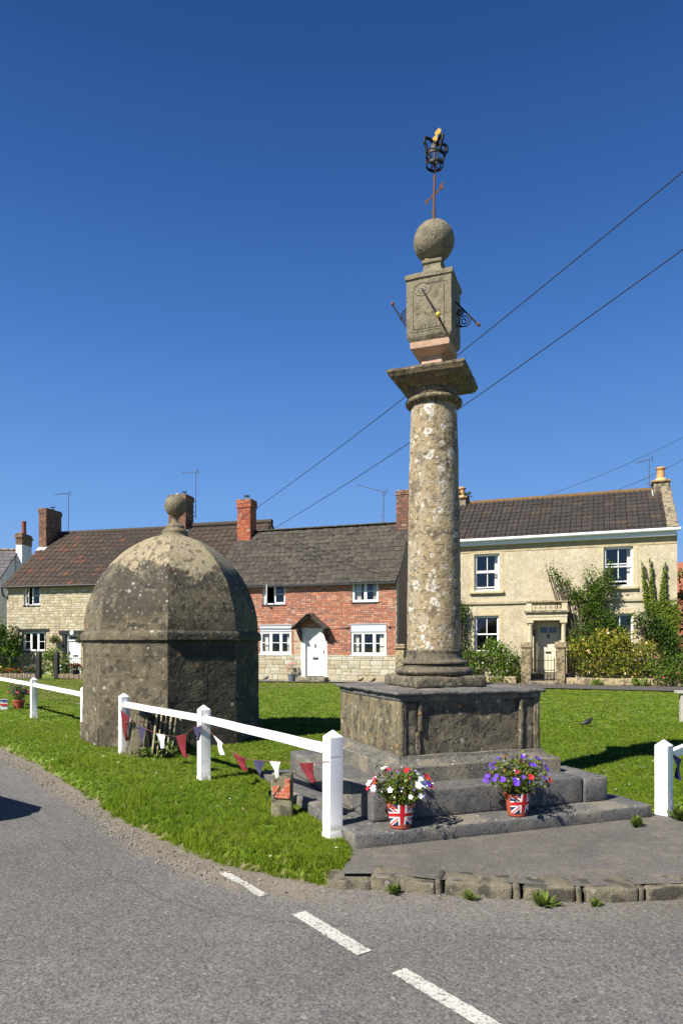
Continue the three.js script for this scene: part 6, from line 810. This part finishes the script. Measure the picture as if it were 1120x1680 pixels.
shrub('climbing_shrub', 'tall dark climber over the porch side, one branch reaching left', RH(1.72, 0.5), 0.1, [[0.25, 2.55, 0, 0.75, 0.75, 0.4], [0.1, 3.4, 0, 0.6, 0.6, 0.35], [0.55, 3.95, 0, 0.4, 0.5, 0.28], [-0.5, 3.55, 0.05, 0.4, 0.24, 0.22], [-0.95, 4.05, 0.05, 0.34, 0.17, 0.16], [-1.3, 4.4, 0.05, 0.26, 0.12, 0.12], [-1.58, 4.68, 0.05, 0.16, 0.08, 0.08], [0.0, 4.2, 0, 0.16, 0.5, 0.14], [0.75, 4.5, 0, 0.12, 0.42, 0.12], [-0.2, 1.6, 0.1, 0.55, 0.8, 0.4], [0.9, 1.9, 0, 0.45, 0.5, 0.35]], 8600, 0.085, G3.concat(G1), 1021, { turn: T9 });
shrub('rose_bush', 'yellow-green rose bush behind railings under the right ground-floor window', RH(2.55, 1.05), 0.1, [[-1.15, 1.1, 0, 0.5, 0.75, 0.4], [-0.3, 1.35, 0, 0.65, 0.85, 0.45], [0.5, 1.3, 0, 0.65, 0.8, 0.45], [1.2, 1.05, 0, 0.6, 0.7, 0.4], [0.2, 0.5, 0.2, 1.6, 0.42, 0.4]], 7200, 0.10, G2, 1031, { turn: T9, flowers: [22, [[0.75, 0.42, 0.25], [0.8, 0.65, 0.4]], 0.055] });
shrub('climbing_shrub', 'glossy dark creeper arching right of the ground-floor window', RH(3.95, 0.45), 0.1, [[-0.2, 2.5, 0, 0.5, 0.32, 0.25], [0.25, 2.05, 0, 0.45, 0.45, 0.28], [0.7, 1.5, 0.05, 0.5, 0.55, 0.3], [1.1, 0.8, 0.1, 0.5, 0.7, 0.35]], 4200, 0.09, G3, 1041, { turn: T9 });
// ivy flat against the wall corner
{
  const [x, d] = RH(4.35, 0.06), I = thing('ivy', 'bright ivy sheet climbing the right corner of the limestone house', 'climber', [x, 0.1, -d], T9), R = rng(1051), m = [], c = [];
  part('stem', [tube([[0.2, 0, 0.02], [0.1, 1.2, 0.02], [-0.1, 2.6, 0.02], [-0.55, 4.7, 0.02]], 0.02), tube([[0.25, 0, 0.02], [0.3, 2, 0.02], [0.2, 4.8, 0.02]], 0.02), tube([[0.1, 1.5, 0.02], [-0.1, 3.2, 0.02], [-0.3, 4.7, 0.02]], 0.015)], bark, I);
  const edgeL = (y) => y < 1.2 ? 0.15 - y * 0.1 : y < 3.3 ? 0.05 - (y - 1.2) * 0.24 : 9; let k = 0;
  while (m.length < 3600 && k++ < 40000) { const y = 0.4 + 4.7 * R(), u = -1 + 1.75 * R(); let ok = y < 3.35 && u > edgeL(y) && u < 0.62 + 0.15 * sin(y * 3); for (const [u0, u1, yt, w] of [[-0.45, -0.68, 4.9, 0.10], [-0.28, -0.38, 5.05, 0.09], [0.05, 0.16, 4.85, 0.13]]) { const t = (y - 3.0) / (yt - 3.0); if (t > 0 && t < 1 && abs(u - lerp(u0, u1, t)) < w * (1.15 - t) * (0.6 + 0.8 * R())) ok = true; } if (!ok) continue; m.push(mtx(u, y, 0.05 + 0.1 * R(), -0.9 + 0.7 * R() + PI * 0.9, (R() - 0.5) * 1.2, (R() - 0.5) * 1.4, 0.08 + 0.05 * R())); const q = G2[floor(R() * 3)], s = 0.55 + 0.5 * R(); c.push([q[0] * s * 0.8, q[1] * s * 0.95, q[2] * s]); }
  instanced('foliage', leafGeo, leafMat, m, c, I);
}
shrub('wall_plant', 'tangle of pink-flowered plants spilling over the low wall at right', RH(4.35, 1.95), 0.1, [[0, 0.42, 0, 0.45, 0.36, 0.3], [0.55, 0.35, 0, 0.35, 0.3, 0.28], [-0.1, 0.75, -0.25, 0.6, 0.4, 0.3], [0.9, 0.8, -0.3, 0.5, 0.6, 0.35]], 2600, 0.08, G1.concat([[0.13, 0.17, 0.04]]), 1061, { turn: T9, flowers: [14, [[0.42, 0.03, 0.12]], 0.04] });
for (const [u, s, l] of [[1.95, 0.16, 'small light green weed at the foot of the low wall, nearer the gate'], [3.55, 0.3, 'light green leafy weed at the foot of the low wall, nearer the right']]) shrub('wall_weed', l, RH(u, 2.02), 0.1, [[0, s * 0.5, 0, s, s * 0.5, s * 0.6]], 240, 0.09, [[0.20, 0.27, 0.05]], 1071 + Math.round(u * 10), { turn: T9, cat: 'weed', spread: 0.06 });
// low garden wall, gate piers, railings, gate
{
  const [x, d] = RH(0, 1.7), Wl = thing('garden_wall', 'low limestone wall with iron railings in front of the limestone house', 'wall', [x, 0.1, -d], T9), ws = mat(S_lime, 0.9, { bump: 0.02, color: [1.75, 1.65, 1.4] });
  for (const [a, b] of [[-5.2, -1.0], [0.9, 6.2]]) { let u = a, k = 0; while (u < b - 0.1) { const w = min(b - u, 0.5 + 0.6 * h2(k, 11)); part('wall_stone', stone(w - 0.012, 0.27 + 0.02 * h2(k, 12), 0.26, { r: 0.025, n: [5, 2, 2], amp: 0.014, f: 7, seed: 1100 + k }), ws, Wl, { pos: [u + w / 2, 0, 0] }); u += w; k++; } }
  for (const [a, b] of [[-5.2, -0.9], [0.95, 6.2]]) { for (let u = a + 0.08; u < b; u += 0.135) part('railing_bar', bar([u, 0.25, 0], [u, 1.12 + 0.02 * (Math.round(u * 10) % 2), 0], 0.013, 5, 0.009), iron, Wl); part('railing_rail', [box(b - a, 0.02, 0.03, (a + b) / 2, 0.98, 0), box(b - a, 0.02, 0.03, (a + b) / 2, 0.36, 0)], iron, Wl); }
  part('gate_step', stone(1.1, 0.14, 0.4, { r: 0.03, n: [5, 1, 2], seed: 1121 }), mat(S_lime, 0.9, { color: [1.1, 1.05, 1] }), Wl, { pos: [0.03, -0.02, 0.02] });
  const pier = (label, u, v = 1.7) => { const [px, pd] = RH(u, v), P = thing('gate_pier', label, 'gate pier', [px, 0.08, -pd], T9, 'stone gate piers'), pm = mat(S_lime, 0.8, { bump: 0.01, color: [1.25, 1.15, 0.95] }); part('shaft', stone(0.36, 1.46, 0.36, { r: 0.02, n: [3, 8, 3], amp: 0.006, seed: 1131 + Math.round(u) }), pm, P); part('cap', stone(0.46, 0.06, 0.46, { r: 0.015, n: [3, 1, 3], amp: 0.004, seed: 1133 }), pm, P, { pos: [0, 1.462, 0] }); part('gablet', [extr([[-0.22, 0], [0.22, 0], [0, 0.17]], 0.43).translate(0, 1.524, -0.215), extr([[-0.22, 0], [0.22, 0], [0, 0.168]], 0.43).translate(0, 0, -0.215).rotateY(PI / 2).translate(0, 1.523, 0)].map((g) => boxUV(g)), pm, P); return P; };
  pier('left stone gate pier of the limestone house with gableted cap', -0.62); pier('right stone gate pier of the limestone house with gableted cap', 0.68);
  const [gx, gd] = RH(0.03, 1.72), Gt = thing('iron_gate', 'thin black iron gate between the two stone piers', 'gate', [gx, 0.22, -gd], T9); for (let k = 0; k < 8; k++) part('gate_bar', bar([-0.40 + k * 0.115, 0.03, 0], [-0.40 + k * 0.115, 0.95 + 0.1 * sin(k / 7 * PI), 0], 0.009, 5), iron, Gt); part('gate_frame', [box(0.84, 0.025, 0.02, 0, 0.82, 0), box(0.84, 0.025, 0.02, 0, 0.42, 0), box(0.84, 0.03, 0.02, 0, 0.06, 0), box(0.025, 0.9, 0.025, -0.42, 0.45, 0), box(0.025, 0.9, 0.025, 0.42, 0.45, 0)], iron, Gt);
  const [qx, qd] = at(2.32, 26.7, 20, 0, 0), Q = thing('gate_pier', 'lone stone gate pier with flat cap beside the brick cottage corner', 'gate pier', [qx, 0.08, -qd], T9), pm = mat(S_lime, 0.8, { bump: 0.01, color: [1.45, 1.35, 1.1] }); part('shaft', stone(0.34, 1.42, 0.34, { r: 0.02, n: [3, 8, 3], amp: 0.008, seed: 1141 }), pm, Q); part('cap', [stone(0.46, 0.08, 0.46, { r: 0.02, seed: 1142 }).translate(0, 1.421, 0), stone(0.4, 0.1, 0.4, { r: 0.04, seed: 1143 }).translate(0, 1.50, 0)], pm, Q);
}
// flat open ground of the garden behind the wall and earth in front of the cottages
setting('garden_bed', boxUV(new THREE.ShapeGeometry(new THREE.Shape([RH(-5.2, 1.6), RH(6.2, 1.6), RH(6.2, 0.02), RH(-5.2, 0.02)].map((p) => new THREE.Vector2(...p)))).rotateX(-PI / 2).translate(0, 0.16, 0)), mat(S_grain, 1, { color: [0.07, 0.055, 0.035] }), 'dark soil of the limestone house front garden');
// left cottage garden
{
  const T5 = -15 * PI / 180, [fx, fd] = [-13.6, 31.1], FR = (u, v) => at(fx, fd, 15, u, v);
  const F = thing('garden_railing', 'thin black wire railing above a row of short wooden stakes', 'fence', [fx, 0.1, -fd], T5); const woodS = [[0.26, 0.2, 0.13], [0.2, 0.155, 0.10], [0.32, 0.26, 0.18]].map((c) => mat(S_grain, 0.4, { color: c }));
  for (const [a, b] of [[-3.4, -0.25], [0.9, 3.6]]) { for (let u = a, k = 0; u < b; u += 0.105, k++) part('railing_bar', bar([u, 0.1, 0], [u, 1.04 + 0.06 * sin(u * 2.2), 0], 0.0085, 5), iron, F); part('railing_rail', box(b - a, 0.02, 0.02, (a + b) / 2, 0.95, 0), iron, F); for (let u = a, k = 0; u < b - 0.05; u += 0.085, k++) part('stake', stone(0.066, 0.24 + 0.05 * h2(k, 21), 0.05, { r: 0.012, n: [1, 1, 1], amp: 0.006, seed: 1200 + (k % 8) }), woodS[k % 3], F, { pos: [u, -0.02, 0.08] }); }
  for (const [u, l] of [[-0.15, 'black timber gatepost in the left garden, the left one of two'], [0.8, 'black timber gatepost in the left garden, the right one of two']]) { const [x, d] = FR(u, 0.05), P = thing('gate_post', l, 'gate post', [x, 0.05, -d], T5, 'black gateposts'); part('post', stone(0.19, 1.28, 0.17, { r: 0.02, n: [2, 5, 2], amp: 0.008, seed: 1221 + Math.round(u) }), flat(0.014, 0.013, 0.012, 0.75), P); }
  shrub('garden_tree', 'dark leafy tree at the left edge beside the stone cottage', FR(-5.35, -3.4), 0.1, [[0, 1.5, 0, 0.95, 0.9, 0.8], [-0.6, 2.3, 0, 0.7, 0.6, 0.6], [0.5, 0.8, 0.2, 0.8, 0.7, 0.7]], 3600, 0.15, G3.concat([G1[0]]), 1231, { cat: 'tree', spread: 0.2, turn: T5 });
  shrub('garden_shrub', 'clipped round green bush under the left cottage window', FR(-1.6, -2.8), 0.1, [[0, 0.75, 0, 0.75, 0.62, 0.6]], 1700, 0.09, G1, 1241, { turn: T5 }); shrub('garden_shrub', 'loose grey-green climber on the stone cottage corner', LH(-3.7, 0.2), 0.3, [[0, 1.2, 0, 0.55, 0.9, 0.2], [0.3, 2.0, 0, 0.4, 0.4, 0.15]], 520, 0.09, [[0.11, 0.12, 0.06]], 1251, { turn: T5, shell: 1.2 });
  shrub('garden_shrub', 'spiky flowering shrub between the two black gateposts', FR(0.42, -1.3), 0.1, [[-0.15, 0.38, 0, 0.34, 0.34, 0.3], [-0.3, 0.62, 0, 0.18, 0.18, 0.16]], 800, 0.09, G1, 1261, { turn: T5, flowers: [22, [[0.7, 0.68, 0.7], [0.5, 0.12, 0.2]], 0.05] });
  for (const [u, v, w, h, cols, l, s] of [[-2.95, -0.45, 0.4, 0.24, [[0.75, 0.36, 0.02], [0.75, 0.55, 0.05]], 'tub of orange and yellow flowers behind the left railing', 1], [-2.05, -0.4, 0.55, 0.16, [[0.6, 0.02, 0.03], [0.7, 0.5, 0.05]], 'trough of red and yellow flowers behind the left railing', 2], [-0.85, -0.5, 0.6, 0.30, [[0.6, 0.6, 0.65], [0.5, 0.12, 0.12], [0.5, 0.5, 0.6]], 'trough of pale grey flowers by the left black gatepost', 3], [1.15, -0.8, 0.3, 0.4, [[0.5, 0.05, 0.08]], 'tub of red flowers right of the black gateposts', 4], [2.0, -0.9, 0.5, 0.55, [[0.55, 0.04, 0.12], [0.6, 0.25, 0.3]], 'tall bank of pink flowers beside the cottage door', 5], [2.15, -0.35, 0.35, 0.26, [[0.32, 0.33, 0.5]], 'clump of pale lilac flowers at the railing foot', 6]]) {
    const [x, d] = FR(u, v), S = thing('flower_tub', l, 'flower tub', [x, 0.1, -d], T5); part('tub', lathe([[0, 0], [w * 0.62, 0], [w * 0.7, h], [w * 0.6, h], [w * 0.5, h * 0.6]], 14).scale(1, 1, 0.6), flat(0.035, 0.032, 0.03, 0.8), S); foliage(S, 'foliage', [[0, h + 0.12, 0, w, 0.16, w * 0.5]], 420, 0.07, G1, 1270 + s, { spread: 0.06 }); const R = rng(1280 + s), m = [], c = []; for (let i = 0; i < 70; i++) { const a = R() * 6.28, q = sqrt(R()); m.push(mtx(cos(a) * q * w, h + 0.12 + 0.19 * sqrt(1 - q * q) * (0.6 + 0.5 * R()), sin(a) * q * w * 0.55, 0.9 * R(), R() * 6, 0, 0.045)); c.push(cols[floor(R() * cols.length)]); } instanced('blossom', petunia, new THREE.MeshStandardMaterial({ roughness: 0.7, side: THREE.DoubleSide }), m, c, S); }
  for (const [u, l] of [[-0.98, 'hanging basket left of the stone cottage door'], [0.62, 'hanging basket right of the stone cottage door']]) { const [x, d] = LH(u, 0.3), S = thing('hanging_basket', l, 'hanging basket', [x, 1.95, -d], T5, 'hanging baskets'); part('basket', [lathe([[0, -0.2], [0.16, -0.12], [0.2, 0], [0, 0.02]], 14), bar([0, 0, 0], [0, 0.35, 0], 0.008), bar([0, 0.35, 0], [0, 0.3, -0.3], 0.012)], flat(0.05, 0.04, 0.03, 0.9), S); foliage(S, 'foliage', [[0, -0.02, 0, 0.24, 0.16, 0.2]], 240, 0.09, G1.concat([[0.2, 0.08, 0.05]]), 1291 + Math.round(u * 3), { spread: 0.08 }); }
}
// trees beyond the limestone house, far right
shrub('garden_tree', 'dark tree filling the gap right of the limestone house', [17.4, 33.5], 0, [[0, 3.2, 0, 1.3, 2.6, 1.2], [0.6, 5.2, 0, 0.9, 1.4, 0.9], [0.8, 1.5, 0, 1.4, 1.4, 1.2]], 4200, 0.17, G3, 1301, { cat: 'tree', spread: 0.22 });
// ---------------------------------------------------------------- cables and their pole (outside the frame)
{
  const P = thing('telegraph_pole', 'timber pole beyond the right edge, nearer the road', 'pole', [7.6, -0.1, -10]); part('pole', bar([0, -0.5, 0], [0, 11.0, 0], 0.14, 12, 0.1), flat(0.12, 0.085, 0.055, 0.9), P); const P2 = thing('telegraph_pole', 'tall timber pole beyond the right edge, behind the limestone house', 'pole', [18.9, -0.1, -34]); part('pole', bar([0, -0.5, 0], [0, 13.2, 0], 0.15, 12, 0.1), flat(0.12, 0.085, 0.055, 0.9), P2);
  const wires = [[10.62, [-4.57, 7.36, -31], 'upper long cable crossing the sky behind the sundial block'], [9.23, [-3.04, 6.95, -31], 'lower long cable crossing the sky behind the column'], [12.9, [10.2, 9.55, -38], 'short cable dropping behind the limestone house ridge', 18.8, 34], [11.9, [13.7, 9.7, -38], 'short cable passing behind the limestone house end chimney', 18.8, 34]];
  for (const [y, e, l, px = 7.5, pd = 10] of wires) { const a = new THREE.Vector3(px, y, -pd), b = new THREE.Vector3(...e), pts = []; for (let i = 0; i <= 12; i++) { const p = a.clone().lerp(b, i / 12); p.y -= 0.25 * sin(i / 12 * PI); pts.push(p.toArray()); } const o = part(numbered('overhead_cable'), tube(pts, 0.012, 5, false, 40), flat(0.015, 0.015, 0.017, 0.6), scene); tag(o, l, 'cable'); }
}
// ---------------------------------------------------------------- car just outside the left edge: its front corner shades the road
{
  const th = atan2(0.47, -0.88), C = thing('parked_car', 'dark blue car just outside the left edge, shading the road', 'car', [-4.36, ROAD_Y, -5.02], th), paint = flat(0.02, 0.035, 0.09, 0.3), tyre = flat(0.02, 0.02, 0.02, 0.9), W = 1.74;   // local +x runs to the back of the car, local +z to its kerb side
  const body = extr([[0, 0.28], [0.05, 0.62], [0.25, 0.78], [1.15, 0.92], [1.25, 0.95], [3.95, 0.98], [4.15, 0.9], [4.2, 0.35], [4.05, 0.25], [3.7, 0.25], [3.6, 0.5], [3.35, 0.62], [3.1, 0.5], [3.0, 0.22], [1.2, 0.22], [1.1, 0.5], [0.85, 0.62], [0.6, 0.5], [0.5, 0.25], [0.1, 0.25]], W, 0.04), cabin = extr([[1.15, 0.93], [1.85, 1.4], [2.2, 1.46], [3.4, 1.45], [3.75, 1.32], [4.0, 0.96]], W - 0.3, 0.04).translate(0, 0, 0.15);
  part('body', body, paint, C); part('cabin', cabin, paint, C);
  for (const z of [0.13, W - 0.13]) for (const [a, b] of [[1.75, 2.5], [2.58, 3.45]]) part('window', bx(a, 1.0, z - 0.02, b, 1.34, z + 0.02), flat(0.02, 0.025, 0.03, 0.1), C);
  for (const x of [0.85, 3.35]) for (const z of [0.1, W - 0.1]) { const w = grp('wheel', C, [x, 0.3, z]); part('tyre', new THREE.TorusGeometry(0.23, 0.08, 10, 24), tyre, w); part('rim', new THREE.CylinderGeometry(0.18, 0.18, 0.1, 18).rotateX(PI / 2), flat(0.4, 0.4, 0.42, 0.4, { metalness: 0.7 }), w); }
  for (const z of [0.25, W - 0.25]) part('headlight', new THREE.SphereGeometry(0.11, 12, 8).scale(0.5, 0.8, 1.3).translate(0.06, 0.62, z), flat(0.7, 0.7, 0.72, 0.2), C);
}
// ---------------------------------------------------------------- birds
{
  const body = lathe(smoothProf([[0.002, -0.15], [0.03, -0.12], [0.052, -0.05], [0.06, 0.02], [0.045, 0.08], [0.028, 0.11], [0.002, 0.13]], 18), 12).rotateX(PI / 2 - 0.35), dk = flat(0.02, 0.02, 0.024, 0.5);
  for (const [x, d, y, a, l] of [[-3.12, 28.3, 0.15, 1.2, 'dark bird on the path beside the lock-up'], [0.75, 26.9, 0.15, 1.3, 'black bird on the path behind the plinth corner, the left one'], [1.24, 26.7, 0.15, 1.9, 'dark bird pecking on the path behind the plinth, the right one'], [4.8, 13.35, lawnY(4.8, 13.35), 1.9, 'dark bird walking on the sunny lawn right of the monument']]) {
    const B = thing('jackdaw', l, 'bird', [x, y, -d], a, 'birds on the ground'); B.scale.setScalar(0.72); part('body', [body.clone().scale(1.15, 1.15, 1.15).translate(0, 0.16, 0), new THREE.SphereGeometry(0.045, 12, 9).translate(0, 0.245, 0.12)], dk, B); part('beak', new THREE.ConeGeometry(0.012, 0.05, 6).rotateX(PI / 2).translate(0, 0.24, 0.18), dk, B); part('tail', box(0.05, 0.012, 0.14).rotateX(0.35).translate(0, 0.10, -0.2), dk, B); part('leg', [bar([0.02, 0, 0.01], [0.02, 0.12, 0], 0.005), bar([-0.02, 0, 0.01], [-0.02, 0.12, 0], 0.005)], dk, B);
  }
}
// ---------------------------------------------------------------- weeds in the kerb and round the posts
for (const [x, d, s, n, l] of [[0.36, 4.70, 0.055, 60, 'narrow-leaved weed at the left end of the kerb'], [0.86, 4.58, 0.05, 50, 'tall thin weed growing in a kerb joint'], [1.32, 4.47, 0.07, 80, 'light green weed at the kerb foot, middle'], [1.66, 4.46, 0.04, 40, 'grassy weed at the kerb foot, right'], [2.62, 6.07, 0.07, 80, 'small weed against the lowest step near its right end'], [3.12, 6.28, 0.10, 160, 'dock leaves at the foot of the right-hand white post']]) {
  const W = thing('weed', l, 'weed', [x, d < 4.75 ? ROAD_Y : 0, -d], x), R = rng(Math.round(x * 100)), m = [], c = []; for (let i = 0; i < n; i++) { const a = R() * 6.28, t = 0.3 + 1.0 * R(); m.push(mtx(cos(a) * s * 0.25 * R(), 0, -sin(a) * s * 0.25 * R(), t, PI / 2 - a + PI, 0, s * (0.5 + 0.8 * R()), s * (0.7 + R()), s)); const k = 0.7 + 0.6 * R(); c.push([0.13 * k, 0.19 * k, 0.03 * k]); } instanced('leaves', leafGeo, leafMat, m, c, W); part('stem', bar([0, -0.02, 0], [0, s * 0.6, 0], 0.003), bark, W);
}
shrub('bin_weed', 'nettles and long grass round the slatted bin', [-2.62, 9.8], 0, [[-0.2, 0.06, 0.04, 0.22, 0.07, 0.07], [0.2, 0.07, 0.05, 0.22, 0.08, 0.08]], 150, 0.06, [[0.13, 0.20, 0.03], [0.10, 0.16, 0.02]], 1401, { cat: 'weed', spread: 0.07 });

renderer.render(scene, camera);
